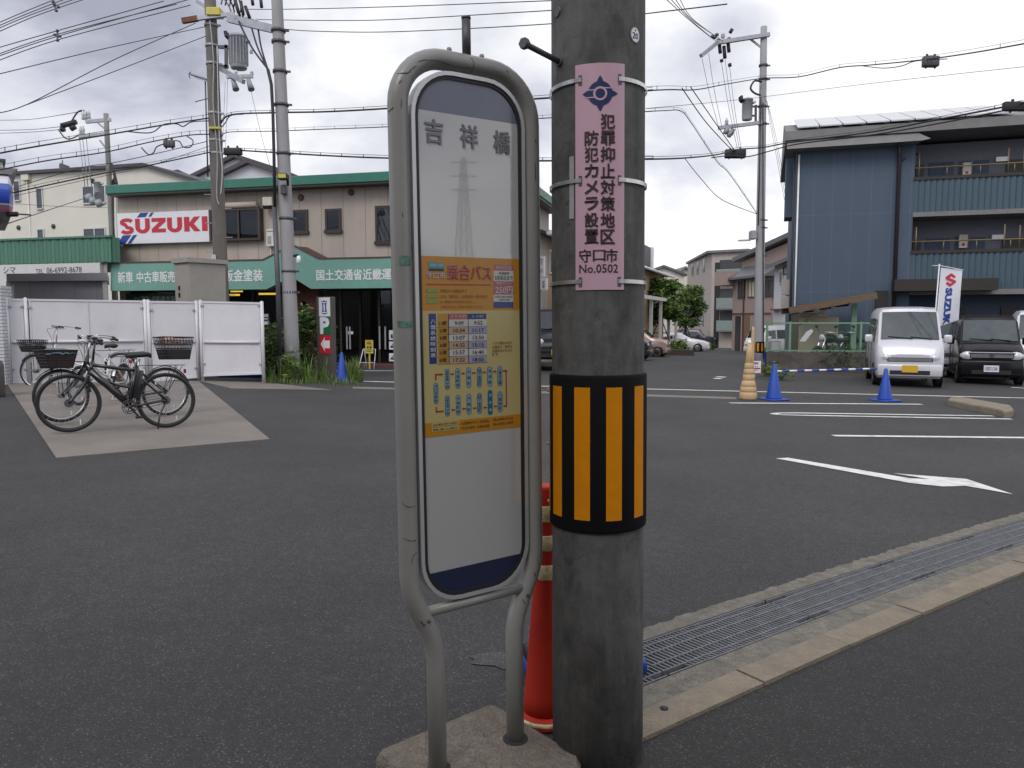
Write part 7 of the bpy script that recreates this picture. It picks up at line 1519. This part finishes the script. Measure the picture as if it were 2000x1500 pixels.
mb = MB(); mb.lathe(prof, 'bollard_tan', 28); mb.build('body', root); MB().lathe([(br(7.5), bz(672)), (br(7.6), bz(669)), (br(6), bz(665)), (0, bz(664))], 'white', 20).build('ball', root)
g = G(1469, 770); root = thing('street_bollard', 'slender leaning tan post directly behind the stepped bollard', 'bollard', loc=g); t = P(1471, 640, g.y - .1) - g; b = P(1466, 712, g.y) - g
MB().tube([Vector((.03, 0, 0)), b + Vector((.03, 0, 0)), t - Vector((0, 0, .04)), t], [.045, .040, .030, .018], 'bollard_tan', 16).build('body', root)
c1, s1 = cone('blue traffic cone holding the left end of the striped bar', 1511, 781, 711, 'blue traffic cones', .22); c2, s2 = cone('blue traffic cone in front of the silver van', 1728, 783, 719, 'blue traffic cones', .22)
a = Vector(c1.location) + Vector((0, .02, s1 * .80)); b = Vector(c2.location) + Vector((0, .4, s2 * .95)); root = thing('cone_bar', 'white and blue striped bar resting between two blue cones', 'bar', loc=a); d = b - a
mb = MB(); n = 14
for i in range(n): mb.tube([d * (i / n), d * ((i + 1) / n)], .019, 'white' if i % 2 == 0 else 'cone_blue', 8)
mb.build('bar', root)
NB = face(1468, 17.6, 1487, 17.6, 0); g = G(1478, 737); NB = Fr((P(1468, 700, g.y).x, g.y, g.z), 0); w = NB.at(1486, 720)[0]; root = thing('notice_sign', 'small white notice with red and black print at the foot of the right pole', 'sign', NB)
z0, z1 = .12, NB.at(1475, 705)[1]; mb = MB(); mb.box(0, w, -.01, .01, z0, z1, 'sign_white'); mb.build('panel', root); mb = MB(); [mb.rect(.01 + k * .045, .045 + k * .045, z1 - .10 + .01 * (k % 2), z1 - .03, -.013, 'sign_red') for k in range(4)]; [mb.rect(.04 + k * .05, .065 + k * .05, z1 - .17, z1 - .14, -.013, 'text_black') for k in range(3)]; mb.rect(.01, w - .02, z1 - .225, z1 - .19, -.013, 'sign_red'); [mb.rect(.04 + k * .05, .07 + k * .05, z0 + .07, z0 + .09, -.013, 'text_black') for k in range(3)]; mb.build('lettering', root); MB().box(w * .4, w * .5, .011, .03, 0, z1 - .05, 'galv').build('post', root)
root = thing('blue_sheet', 'folded blue sheet hanging beside the right pole', 'sheet', loc=G(1490, 722)); rnd = random.Random(2); mb = MB(); vs = []
for i in range(6):
    for j in range(5): vs.append((-.10 + .07 * j + rnd.uniform(-.02, .02) + (.05 if i > 3 else 0) * (j - 1), .03 * sin(j * 2.2 + i), .16 * i * .8 + rnd.uniform(-.02, .02)))
mb.add(vs, [(i * 5 + j, i * 5 + j + 1, (i + 1) * 5 + j + 1, (i + 1) * 5 + j) for i in range(5) for j in range(4)], 'plastic_blue', True); mb.build('sheet', root)
# banner flag
mat('flag_white', (0.66, 0.66, 0.70), .75, var=.03); FLG = face(1836, 21.5, 1880, 21.2, -.2)
root = thing('banner_flag', 'tall white banner flag with red emblem and blue vertical lettering between the two dealer cars', 'flag', FLG)
A = FLG.at(1838, 523), FLG.at(1880, 527), FLG.at(1872, 625), FLG.at(1827, 640)
w = MB(); n, m_ = 8, 14
def fl(s, t):                                                # s across, t down
    a = Vector((A[0][0] + (A[1][0] - A[0][0]) * s, 0, A[0][1] + (A[1][1] - A[0][1]) * s)); b = Vector((A[3][0] + (A[2][0] - A[3][0]) * s, 0, A[3][1] + (A[2][1] - A[3][1]) * s)); p = a.lerp(b, t); p.y = .05 * sin(s * 3 + t * 5) * s; return p
w.add([fl(i / n, j / m_) for j in range(m_ + 1) for i in range(n + 1)], [(j * (n + 1) + i, (j + 1) * (n + 1) + i, (j + 1) * (n + 1) + i + 1, j * (n + 1) + i + 1) for j in range(m_) for i in range(n)], 'flag_white', True); w.build('cloth', root)
mb = MB(); k = mb.mark()                                     # marks drawn in (s, t), then laid on the cloth
zg_ = [(.66, -.145), (.50, -.105), (.30, -.168), (.70, -.232), (.50, -.295), (.34, -.255)]
for n_, (a_, b_) in enumerate(zip(zg_, zg_[1:])):
    d_ = Vector((b_[0] - a_[0], (b_[1] - a_[1]) * 2.6, 0)).normalized(); n__ = Vector((-d_.y, d_.x / 2.6, 0)) * .06; e_ = .05
    a2, b2 = (a_[0] - d_.x * e_ * .6, a_[1] - d_.y * e_ / 2.6 * .6), (b_[0] + d_.x * e_ * .6, b_[1] + d_.y * e_ / 2.6 * .6)
    mb.sheet([(a2[0] + n__.x, a2[1] + n__.y), (b2[0] + n__.x, b2[1] + n__.y), (b2[0] - n__.x, b2[1] - n__.y), (a2[0] - n__.x, a2[1] - n__.y)], -.001 * n_, 'sign_red')
def rot_text(t, s0, s1, t0, t1, m): vs, fs, _ = glyphs(t, .06); mb.add([(s1 - (1 - c) * (s1 - s0), 0, -(t0 + a * (t1 - t0))) for a, c in vs], fs, m)
rot_text('SUZUKI', .30, .62, .34, 1.05, 'sign_blue')
def fwarp(p):
    c = fl(p.x, min(1, -p.z)); return Vector((c.x, c.y - .012 + p.y, c.z))
mb.warp(k, fwarp); mb.build('lettering', root)
a = FLG.at(1837, 521); b = FLG.at(1818, 700); mb = MB(); mb.tube([(a[0] - .03, .0, a[1] + .08), (b[0], 0, -.1)], .016, 'white', 8); e0 = FLG.at(1821, 521); e1 = FLG.at(1882, 527.5); mb.tube([(e0[0], -.01, e0[1] + .03), (a[0], -.01, a[1] + .03), (e1[0], -.01, e1[1])], .010, 'white', 6); mb.build('flagpole', root)

# ================================================================ right hand road pole with its cables
YD = 24.2; uD = lambda v: 1492 - (v - 52) * 10 / 640
PD, bD = pole('concrete pole at the street corner carrying a small grey transformer and a long arm', 1481, 722, 1492, 52, YD, .33, .19, 'pole_pale')
arm(PD, (1503, 67.5, YD - .1), (1400, 83.5, YD - .1), .12, .11); arm(PD, (1403, 82, YD - .1), (1369, 109, YD - .6), .10, .10); arm(PD, (1465, 76, YD), (1486, 92, YD), .05, .05, 'galv', 'brace'); arm(PD, (1403, 250, YD - .1), (1490, 239, YD - .1), .10, .10)
transformer(PD, 1449, 193, 1470, 235, YD, fins=False); mb = MB(); mb.obox(q(PD, 1476, 205, YD), q(PD, 1476, 240, YD), .06, .06, 'steel_dark'); mb.obox(q(PD, 1470, 208, YD), q(PD, 1490, 208, YD), .05, .05, 'steel_dark'); mb.obox(q(PD, 1470, 226, YD), q(PD, 1478, 226, YD), .05, .05, 'steel_dark'); mb.build('transformer_bracket', PD)
mb = MB()
for u0, v0, u1, v1 in ((1405, 86, 1407, 104), (1414, 90, 1416, 114), (1422, 84, 1424, 102), (1426, 64, 1430, 57), (1409, 116, 1410, 121), (1425, 124, 1426, 130)): mb.tube([q(PD, u0, v0, YD), q(PD, u1, v1, YD)], .055, 'cable_black', 7)
for u, v in ((1396, 73), (1403, 79), (1412, 72), (1424, 76), (1400, 68), (1392, 71)): mb.lathe([(0, -.06), (.06, -.03), (.06, .03), (0, .06)], 'steel_dark', 8, q(PD, u, v, YD))
mb.build('insulator', PD); insul(PD, [(1419, 244, YD - .1), (1412, 75, YD - .1)], .07, .2)
mb = MB()
for u, v in ((1421, 256), (1428, 262), (1432, 258)): mb.tube([q(PD, u, v - 6, YD - .1), q(PD, u - 5, v + 5, YD - .1)], .07, 'transformer', 8)
mb.build('fuse_box', PD); mb = MB(); mb.tube(spline([q(PD, 1488, 160, YD - .2), q(PD, 1474, 158, YD - .2), q(PD, 1466, 172, YD - .2), q(PD, 1474, 182, YD - .2), q(PD, 1486, 186, YD - .2)]), .03, 'cable_black', 6); mb.build('cable_loop', PD)
for u, v0, v1 in ((1491, 190, 440), (1495, 200, 700)): MB().tube([q(PD, u - 5, v0, YD - .16), q(PD, u - 10 + (6 if v1 > 600 else 0), v1, YD - .18)], .018, 'cable_black', 5).build('riser_cable', PD)
band(PD, [uD(v) for v in (128, 155, 208, 242, 430, 445, 500)], (128, 155, 208, 242, 430, 445, 500), YD, .13, 'steel_dark'); MB().box(q(PD, 1464, 450, YD).x, q(PD, 1475, 450, YD).x, -.2 + 0, .1, q(PD, 1470, 468, YD).z, q(PD, 1470, 451, YD).z, 'transformer', .02).build('switch_box', PD); arm(PD, (1442, 470, YD - .1), (1466, 469, YD - .1), .05, .05)
mb = MB(); c0, c1 = q(PD, 1482, 689, YD), q(PD, 1482, 667, YD); mb.lathe([(.162, 0), (.168, .01), (.168, c1.z - c0.z - .01), (.16, c1.z - c0.z)], 'band_black', 24, c0); bo = mb.build('warning_band', PD)
for k in range(8):
    a = k * pi / 4 + .3; mb = MB(); vs = [c0 + Vector((.170 * cos(a + d_), .170 * sin(a + d_), z)) for z in (.05, c1.z - c0.z - .05) for d_ in (-.17, 0, .17)]; mb.add(vs, [(0, 1, 4, 3), (1, 2, 5, 4)], 'band_yellow'); mb.build('stripe', bo)
splice('long black splice case left of the street corner pole', 1416, 292, 1456, 309, 23.6, 'black'); splice('black ribbed box hanging on the cable at upper right', 1803, 110, 1832, 131, 18.5, 'steel_dark'); splice('large black splice case cut by the right edge below the sky', 1960, 199, 2030, 217, 15.5, 'black')
bundle('thick black cable running over the blue building roof to the right edge', [(1250, 311, 16), (1330, 309, 18), (1400, 302, 21), (1440, 292, 23.6), (1490, 288, 23), (1545, 278, 21.5), (1700, 258, 19), (1850, 230, 17), (1990, 203, 15.5), (2060, 188, 14.5)], .026, 10)
cable('second strand just under the thick cable over the blue building', [(1390, 308, 21), (1425, 304, 23), (1460, 306, 23), (1500, 296, 22.5), (1560, 281, 21.3), (1700, 264, 19), (1850, 238, 17), (1960, 216, 15.6)], .020)
clamp_line('long bundle climbing from the foreground pole to the upper right corner', [(1262, 177, 15.2), (1310, 175, 16.5), (1360, 175, 18.5), (1420, 164, 21), (1490, 153, 23.9), (1560, 150, 23), (1640, 132, 21.5), (1700, 127, 20.5), (1800, 117, 18.6), (1900, 103, 17), (2040, 78, 15)], .019, 9, .14)
cable('slack loop under the bundle left of the black ribbed box', [(1686, 129, 20.7), (1725, 133, 20), (1760, 129, 19.3), (1790, 119, 18.8), (1850, 115, 18)], .014)
clamp_line('short cable leaving the foreground pole and bending down towards the corner pole', [(1262, 218, 15.2), (1300, 216, 16.5), (1330, 217, 18), (1350, 240, 19.5), (1400, 315, 22.5), (1425, 340, 23.5), (1480, 420, YD)], .014, 6, .10)
cable('thin straight wire from the foreground pole rising to the right edge', [(1262, 212, 15.2), (1450, 194, 22), (1700, 163, 20), (2040, 126, 16)], .008)
for k, pts in enumerate(([(1332, 172, 17), (1380, 240, 20), (1432, 296, 23.5)], [(1349, 170, 17.4), (1375, 208, 20), (1436, 296, 23.5)])): cable('hanging cable pair dropping from the bundle to the long splice case', [*pts], .016, 'hanging cables near the corner pole')
for k in range(4): cable('thin wire of the four wire bundle running from the top edge to the long arm', [(1290 + k * 11, -12, 14), (1345 + k * 3, 38, 18), (1392 + k * 7, 76 + (k % 2) * 5, YD)], .010, 'wires to the long arm')
for k, (u0, v0, u1, v1) in enumerate(((1371, 113, 1404, 250), (1384, 104, 1410, 248), (1409, 121, 1440, 290), (1416, 116, 1444, 290), (1425, 130, 1448, 292))): cable('thin drop wire hanging from the long arm of the corner pole', [(u0, v0, YD - .4), ((u0 + u1) / 2 - 2, (v0 + v1) / 2, YD - .4), (u1, v1, YD - .3)], .008, 'drop wires under the long arm')
cable('cable bending from the long splice case down to the pole foot', [(1338, 310, 19), (1370, 350, 21), (1410, 390, 23), (1478, 418, YD)], .012); 
for k in range(3): cable('thin stay wire slanting down right of the corner pole', [(1496 + k * 2, 190 + k * 8, YD), (1508 + k * 3, 260, 25), (1532 + k * 3, 390, 27)], .007, 'stay wires right of the corner pole')

# ================================================================ street: terrace with slate roof, trees, far houses
mat('wall_tan', (0.42, 0.30, 0.17), .8, var=.06); mat('slate', (0.06, 0.065, 0.08), .5, var=.12, scale=6); mat('wall_pinkish', (0.34, 0.26, 0.225), .8, var=.06, stain=(.26, .2, .17), stainamt=.4); panels('wall_greige', (0.40, 0.36, 0.315), 1.8, 2.9, joint=.8, jw=.02, var=.05); mat('glass_green', (0.22, 0.27, 0.25), .2); mat('wood_door', (0.20, 0.12, 0.06), .6); mat('hedge_wall', (0.12, 0.11, 0.10), .9, var=.25, scale=2)
TR = face(1046, 27.6, 1297, 56, -.5); root = thing('terrace_house', 'tan walled terrace with dark slate roof and white columns beyond the foreground pole', 'house', TR)
L_ = TR.at(1297, 560)[0]; zE = (TR.at(1080, 460, -.4)[1] + TR.at(1290, 535, -.4)[1]) / 2
MB().box(0, L_, 0, 7, -1.5, zE, 'wall_tan').build('wall', root)
mb = MB(); mb.add([(-.5, -.6, zE), (L_ + .4, -.6, zE), (L_ + .4, 3.5, zE + 1.7), (-.5, 3.5, zE + 1.7), (-.5, 7.6, zE), (L_ + .4, 7.6, zE)], [(0, 1, 2, 3), (3, 2, 5, 4), (1, 5, 2), (0, 3, 4), (0, 4, 5, 1)], 'slate'); mb.build('roof', root); MB().tube([(-.5, -.62, zE - .02), (L_ + .4, -.62, zE - .02)], .08, 'white', 8).build('gutter', root)
x = TR.at(1262, 515, 1.2)[0]; mb = MB(); mb.box(L_ * .70, L_ * .92, .6, 2.8, zE + .2, zE + 1.9, 'slate'); mb.box(L_ * .92, L_ * .945, .5, 2.9, zE + .1, zE + 1.95, 'white'); mb.build('dormer', root)
mb = MB()
for k in range(9): xx = .8 + k * (L_ - 1.6) / 8; mb.box(xx - .09, xx + .09, -1.1, -.92, -1.2, zE - 1.9, 'white')
mb.box(0, L_, -1.2, -.8, zE - 1.9, zE - 1.7, 'white'); mb.build('colonnade', root)
for k in range(7):
    xx = 1.6 + k * (L_ - 3) / 7; w = MB().box(xx, xx + 1.1, -.05, -.003, zE - 1.3, zE - .4, 'white').build('window', root); MB().box(xx + .06, xx + 1.04, -.065, -.05, zE - 1.24, zE - .46, 'win_dark').build('pane', w)
MB().obox((2.5, -.6, zE - 1.9), (6.0, -.6, -.7), .9, .10, 'white').build('stair', root)
SB = face(1048, 26.2, 1064, 26.0, 0); root = thing('shop_sign', 'small white print boards between the bus stop sign and the foreground pole', 'sign', SB)
for nm, u0, v0, u1, v1, t, m in (('board', 1044, 501, 1062, 540, 'マ', 'sign_blue'), ('board', 1048, 544, 1067, 566, '', 'text_black')):
    a = SB.at(u0, v0); b = SB.at(u1, v1); o = MB().box(a[0], b[0], 0, .1, b[1], a[1], 'sign_white').build(nm, root); mb = MB(); h = a[1] - b[1]; 
    if t: mb.text(t, b[0] - .14, b[0] - .04, b[1] + h * .55, a[1] - h * .15, -.004, m, .03); mb.text('ET', b[0] - .13, b[0] - .04, b[1] + h * .2, b[1] + h * .35, -.004, m, .02)
    else: [mb.rect(b[0] - .16, b[0] - .08 + .02 * (k % 2), b[1] + h * (.15 + .11 * k), b[1] + h * (.21 + .11 * k), -.004, m) for k in range(6)]
    mb.build('lettering', o)
MB().box(SB.at(1052, 600)[0], SB.at(1055, 600)[0], .02, .08, 0, SB.at(1052, 566)[1], 'galv').build('post', root)
def tree(label, u, v, Yc, cu, cv, ru, rv, n, mats, group='young street trees with stakes', L=.34, w=.13, stakes=True):
    b = G(u, v); root = thing('street_tree', label, 'tree', loc=b, group=group); rnd = random.Random(int(u)); c = P(cu, cv, b.y) - b; rx, rz_ = ru / FPX * b.y, rv / FPX * b.y
    mb = MB(); mb.tube([Vector((0, 0, -.1)), Vector((.03, 0, c.z * .35)), Vector((c.x * .5, 0, c.z * .75)), c], [.16, .12, .09, .03], 'bark', 10)
    for k in range(11): a = k * 2.4; e = c + Vector((rx * .75 * cos(a), rx * .7 * sin(a), rz_ * rnd.uniform(-.5, .6))); s = Vector((c.x * .5, 0, c.z * rnd.uniform(.55, .8))); mb.tube([s, s.lerp(e, .5) + Vector((0, 0, .2)), e], [.05, .03, .012], 'bark', 6)
    mb.build('trunk', root); mb = MB()
    for k in range(26):
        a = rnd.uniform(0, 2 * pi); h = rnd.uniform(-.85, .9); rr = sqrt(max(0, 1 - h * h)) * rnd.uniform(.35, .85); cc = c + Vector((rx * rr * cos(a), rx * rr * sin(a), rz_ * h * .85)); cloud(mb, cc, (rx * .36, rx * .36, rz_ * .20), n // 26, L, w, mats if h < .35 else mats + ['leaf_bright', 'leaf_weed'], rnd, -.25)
    mb.build('crown', root)
    if stakes:
        mb = MB(); [mb.tube([Vector((s * .95, .1, -.05)), Vector((s * .1, 0, 2.1))], .035, 'wood_dark', 6) for s in (-1, 1)]; mb.obox((-.5, .05, 1.3), (.5, .05, 1.3), .06, .06, 'wood_dark'); mb.build('stake', root)
    return root
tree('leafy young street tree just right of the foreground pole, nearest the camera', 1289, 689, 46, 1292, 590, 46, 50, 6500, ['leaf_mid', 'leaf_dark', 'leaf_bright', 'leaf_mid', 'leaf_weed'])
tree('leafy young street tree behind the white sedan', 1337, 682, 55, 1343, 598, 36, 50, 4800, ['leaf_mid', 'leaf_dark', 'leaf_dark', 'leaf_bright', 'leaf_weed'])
def farbush(label, u, v, dx, H, n, mats): c = G(u, v); root = thing('planter_shrub', label, 'shrub', loc=c, group='low shrubs along the street'); r_ = random.Random(int(u)); mb = MB(); cloud(mb, (0, 0, H * .5), (dx, min(.5, dx), H * .5), n, .28 if c.y > 35 else .15, .12 if c.y > 35 else .04, mats, r_); mb.build('leaves', root); mb = MB(); [mb.tube([Vector((r_.uniform(-dx, dx) * .5, 0, -.02)), Vector((r_.uniform(-dx, dx) * .6, r_.uniform(-.2, .2), H * .7))], .02, 'bark', 5) for _ in range(6)]; mb.build('stem', root); return root
farbush('bright green shrub in the planter between the pink car and the white sedan', 1323, 692, .75, .85, 420, ['leaf_bright', 'leaf_weed', 'leaf_mid']); farbush('low shrub at the front corner of the white sedan', 1390, 684, .35, .6, 160, ['leaf_mid', 'leaf_dark']); farbush('clipped dark hedge before the dark balconies at the street end', 1422, 672, 2.9, 1.9, 900, ['leaf_dark', 'leaf_mid', 'leaf_dark'])
g = G(1322, 694); root = thing('planter', 'low dark brick planter edge beside the white sedan', 'planter', loc=g, rz=yr); MB().box(-1.3, .9, -.1, .6, -.05, .32, 'wood_dark').build('edge', root)
farbush('slender dark tree before the green glass balconies', 1421, 660, .7, 3.4, 420, ['leaf_dark', 'leaf_mid']); farbush('weeds around the foot of the right hand cone', 1519, 742, .4, .35, 140, ['leaf_weed', 'leaf_mid']); farbush('grass tuft at the foot of the low wall', 1500, 735, .35, .45, 120, ['leaf_weed', 'leaf_straw', 'leaf_mid']); farbush('dark creeper growing over the low wall beside the silver van', 1645, 726, .9, .95, 420, ['leaf_dark', 'leaf_mid'])
# greige flats at the street end
FL = face(1388, 82, 1452, 80, -1.7); SD = face(1341, 98, 1388, 82, -1.7); root = thing('apartment_block', 'greige three storey flats with dark stairwell strip at the end of the street', 'building', FL)
zt_ = FL.at(1400, 494)[1]; x1 = FL.at(1470, 560)[0]; p = FL.loc(SD.o); 
mb = MB(); vs = [(p.x, p.y), (0, 0), (x1, 0), (x1, 14), (p.x + 2, 18)]; mb.plate(vs, -1, zt_, 'wall_greige'); mb.build('wall', root); mb = MB(); mb.plate([(a * 1.0 + (-.4 if a < 5 else .4), b - .4 if b < 10 else b + .4) for a, b in vs], zt_ + .003, zt_ + .25, 'fascia_grey'); mb.build('roof', root)
mb = MB(); mb.box(FL.at(1395, 600)[0], FL.at(1405, 600)[0], -.05, -.003, 0, zt_ - 1, 'door_dark'); mb.build('stairwell', root)
for k, (v0, v1) in enumerate(((526, 548), (582, 602), (626, 645))):
    a = FL.at(1406, v0 - 18, 0); b = FL.at(1452, v1, 0); MB().box(a[0], b[0], -.02, -.003, b[1], a[1] , 'blind_dark').build('loggia', root); z0, z1 = FL.at(1410, v1, -.8)[1], FL.at(1410, v0, -.8)[1]; bo = MB().box(a[0], b[0], -1.0, -.02, z0 - .15, z0, 'fascia_grey').build('balcony', root); MB().box(a[0], b[0], -1.0, -.96, z0 + .003, z1, 'glass_green').build('balustrade', bo)
M_ = FL.I @ SD.M
for u0, v0, u1, v1 in ((1351, 516, 1354, 538), (1361, 512, 1364, 535), (1373, 506, 1376, 531), (1360, 612, 1363, 636), (1371, 611, 1374, 637), (1370, 568, 1374, 585)):
    x0, z1 = SD.at(u0, v0, -.03); xx, z0 = SD.at(u1, v1, -.03); mb = MB(); k = mb.mark(); mb.box(x0, xx, -.04, -.004, z0, z1, 'win_dark'); mb.xf(k, M_); mb.build('window', root)
root = thing('garden_wall', 'low grey wall closing the end of the street', 'wall', loc=G(1430, 676)); MB().box(-3.2, 6, .2, .45, -.1, 1.0, 'hedge_wall').build('wall', root); root = thing('board_fence', 'beige board fence left of the hedge at the street end', 'fence', loc=G(1375, 672)); MB().box(-2.2, 2.2, 2, 2.1, 0, 2.2, 'wall_greige').build('board', root)
# pinkish houses on the right of the street
PH = face(1430, 66, 1520, 58, -1.2); root = thing('tile_roof_house', 'pinkish two storey house with tiled lower roof behind the corner pole', 'house', PH); z = lambda u, v, y=0: PH.at(u, v, y)[1]; x = lambda u, y=0: PH.at(u, 560, y)[0]
mb = MB(); mb.prism([(0, -1), (x(1545), -1), (x(1545), z(1545, 462)), (x(1437), z(1437, 508)), (0, z(1430, 512))], .8, 9, 'wall_pinkish'); mb.box(x(1436), x(1513), -.2, .8, -1, z(1470, 540), 'wall_pinkish'); mb.build('wall', root)
mb = MB()
def slab(p, q_, y0, y1, th, m): mb.add([(a[0], y, a[1] + d) for y in (y0, y1) for a in (p, q_) for d in (0, th)], [(0, 2, 3, 1), (4, 5, 7, 6), (1, 3, 7, 5), (0, 4, 6, 2), (0, 1, 5, 4), (2, 6, 7, 3)], m)
slab((x(1424), z(1424, 512)), (x(1545), z(1545, 457)), .2, 9.5, .35, 'roof_tile'); z0 = z(1470, 540); mb.add([(x(1430), -.9, z0), (x(1518), -.9, z0), (x(1518), .79, z0 + .95), (x(1436), .79, z0 + .95), (x(1430), -.9, z0 - .18), (x(1518), -.9, z0 - .18), (x(1518), .79, z0 - .18), (x(1430), .79, z0 - .18)], [(0, 1, 2, 3), (0, 4, 5, 1), (4, 7, 6, 5), (1, 5, 6, 2)], 'roof_tile'); mb.build('roof', root)
for q_ in ((1443, 551, 1455, 581, 1), (1463, 551, 1474, 579, 1), (1489, 549, 1513, 577, 1)): bwin(PH, root, *q_[:4], split=True, fm='frame_brown', pm='tank_cream' if q_[0] == 1463 else 'blind_dark', y=-.2)
mb = MB(); mb.box(x(1436), x(1513), -.26, -.203, z(1470, 614), z(1470, 611), 'tile_brown'); mb.box(x(1458), x(1459.5), -.3, -.203, -1, z(1470, 540), 'tile_brown'); mb.build('trim', root); MB().box(x(1461), x(1471), -.25, -.203, -.2, z(1470, 616), 'wood_door').build('door', root); MB().box(x(1443), x(1453), -.25, -.203, -.2, z(1470, 617), 'door_dark').build('door', root); MB().box(x(1421), x(1441), -1.2, .8, z(1430, 558), z(1430, 531), 'wall_pinkish').build('bay', root)
WH = face(1510, 52, 1546, 49, -1.0); root = thing('white_house', 'narrow pale house squeezed between the pinkish house and the blue building', 'house', WH); z = lambda u, v, y=0: WH.at(u, v, y)[1]
MB().box(0, WH.at(1560, 560)[0], 0, 8, -1, z(1520, 516), 'wall_white').build('wall', root); mb = MB(); xx = WH.at(1560, 560)[0]; z0 = z(1520, 516); mb.add([(-.5, -.6, z0 - .1), (xx, -.6, z0 + .3), (xx, 8, z0 + 1.2), (-.5, 8, z0 + .8), (-.5, -.6, z0 - .35), (xx, -.6, z0 + .05)], [(0, 1, 2, 3), (4, 5, 1, 0)], 'roof_tile'); mb.build('roof', root)
bwin(WH, root, 1524, 530, 1529, 552); bwin(WH, root, 1531, 522, 1541, 533, fm='frame_brown')
mb = MB(); mb.box(.1, xx, -.25, -.003, z(1520, 606), z(1520, 603), 'tile_brown'); mb.build('trim', root)
g = G(1492, 672); car('white truck cab glimpsed behind the corner pole', Vector((16.5, 49, gz(16, 49))), R(-150), 'van', 'car_white', 1.0)
# far row of roofs filling the horizon behind the terrace
for k, (u0, u1, v0, Y, lab) in enumerate(((1255, 1335, 526, 105, 'brown roofed far house behind the terrace dormer'), (1325, 1352, 528, 112, 'pale far house left of the greige flats'))):
    fr = face(u0, Y, u1, Y, -2); a = fr.at(u0, v0 + 12); b = fr.at(u1, v0 + 12); m0 = fr.at((u0 + u1) / 2, v0 - 4); root = thing('gabled_house', lab, 'house', fr); MB().prism([(a[0], -2), (b[0], -2), b, m0, a], 0, 8, 'wall_cream').build('wall', root)
    mb = MB(); slab((a[0] - .4, a[1] - .1), m0, -.5, 8.5, .3, 'roof_tile'); slab(m0, (b[0] + .4, b[1] - .1), -.5, 8.5, .3, 'roof_tile'); mb.build('roof', root)

# ================================================================ unseen block added behind the viewer to shade the bus stop
root = thing('shade_block', 'plain grey block added unseen behind the viewer to shade the bus stop', 'building', Fr((-4, -6.5, 0), 0))
MB().box(-22, 14, -10, 0, -.2, 9.5, 'wall_grey').build('wall', root)
for k in range(9):
    for z in (1.0, 4.2, 7.2):
        w = MB().box(-20 + k * 3.7, -18 + k * 3.7, .003, .05, z, z + 1.4, 'alu_rim').build('window', root); MB().box(-19.92 + k * 3.7, -18.08 + k * 3.7, .05, .06, z + .08, z + 1.32, 'win_dark').build('pane', w)

# lattice tower to the right of the viewer; it shows only as a faint mirror image in the glossy board
nn = SG.M.to_3x3() @ Vector((0, -1, 0)); dd = ray(906, 480).normalized(); rr_ = dd - nn * 2 * dd.dot(nn); pb_ = CAMP + dd * 2.4; tb = pb_ + rr_ * (172 / Vector((rr_.x, rr_.y)).length)
root = thing('transmission_tower', 'lattice transmission tower seen only as a faint reflection in the glossy board', 'tower', loc=(tb.x, tb.y, 0))
mb = MB(); Ht = 37.0; wd = lambda z: 2.0 * (1 - z / Ht) + .35
lv = [0, 6, 11.5, 16.5, 21, 25, 28.5, 31.5, 34, Ht]
for z0, z1 in zip(lv, lv[1:]):
    c0 = [Vector((sx_ * wd(z0), sy_ * wd(z0), z0)) for sx_, sy_ in ((-1, -1), (1, -1), (1, 1), (-1, 1))]; c1 = [Vector((sx_ * wd(z1), sy_ * wd(z1), z1)) for sx_, sy_ in ((-1, -1), (1, -1), (1, 1), (-1, 1))]
    for k in range(4): j = (k + 1) % 4; mb.obox(c0[k], c1[k], .17, .17, 'steel_dark'); mb.obox(c0[k], c1[j], .09, .09, 'steel_dark'); mb.obox(c0[j], c1[k], .09, .09, 'steel_dark'); mb.obox(c1[k], c1[j], .09, .09, 'steel_dark')
mb.build('lattice', root)
for z in (30, 33, 36): e_ = Vector((-rr_.y, rr_.x, 0)).normalized(); MB().obox(e_ * -3 + Vector((0, 0, z)), e_ * 3 + Vector((0, 0, z)), .4, .25, 'steel_dark').build('crossarm', root)
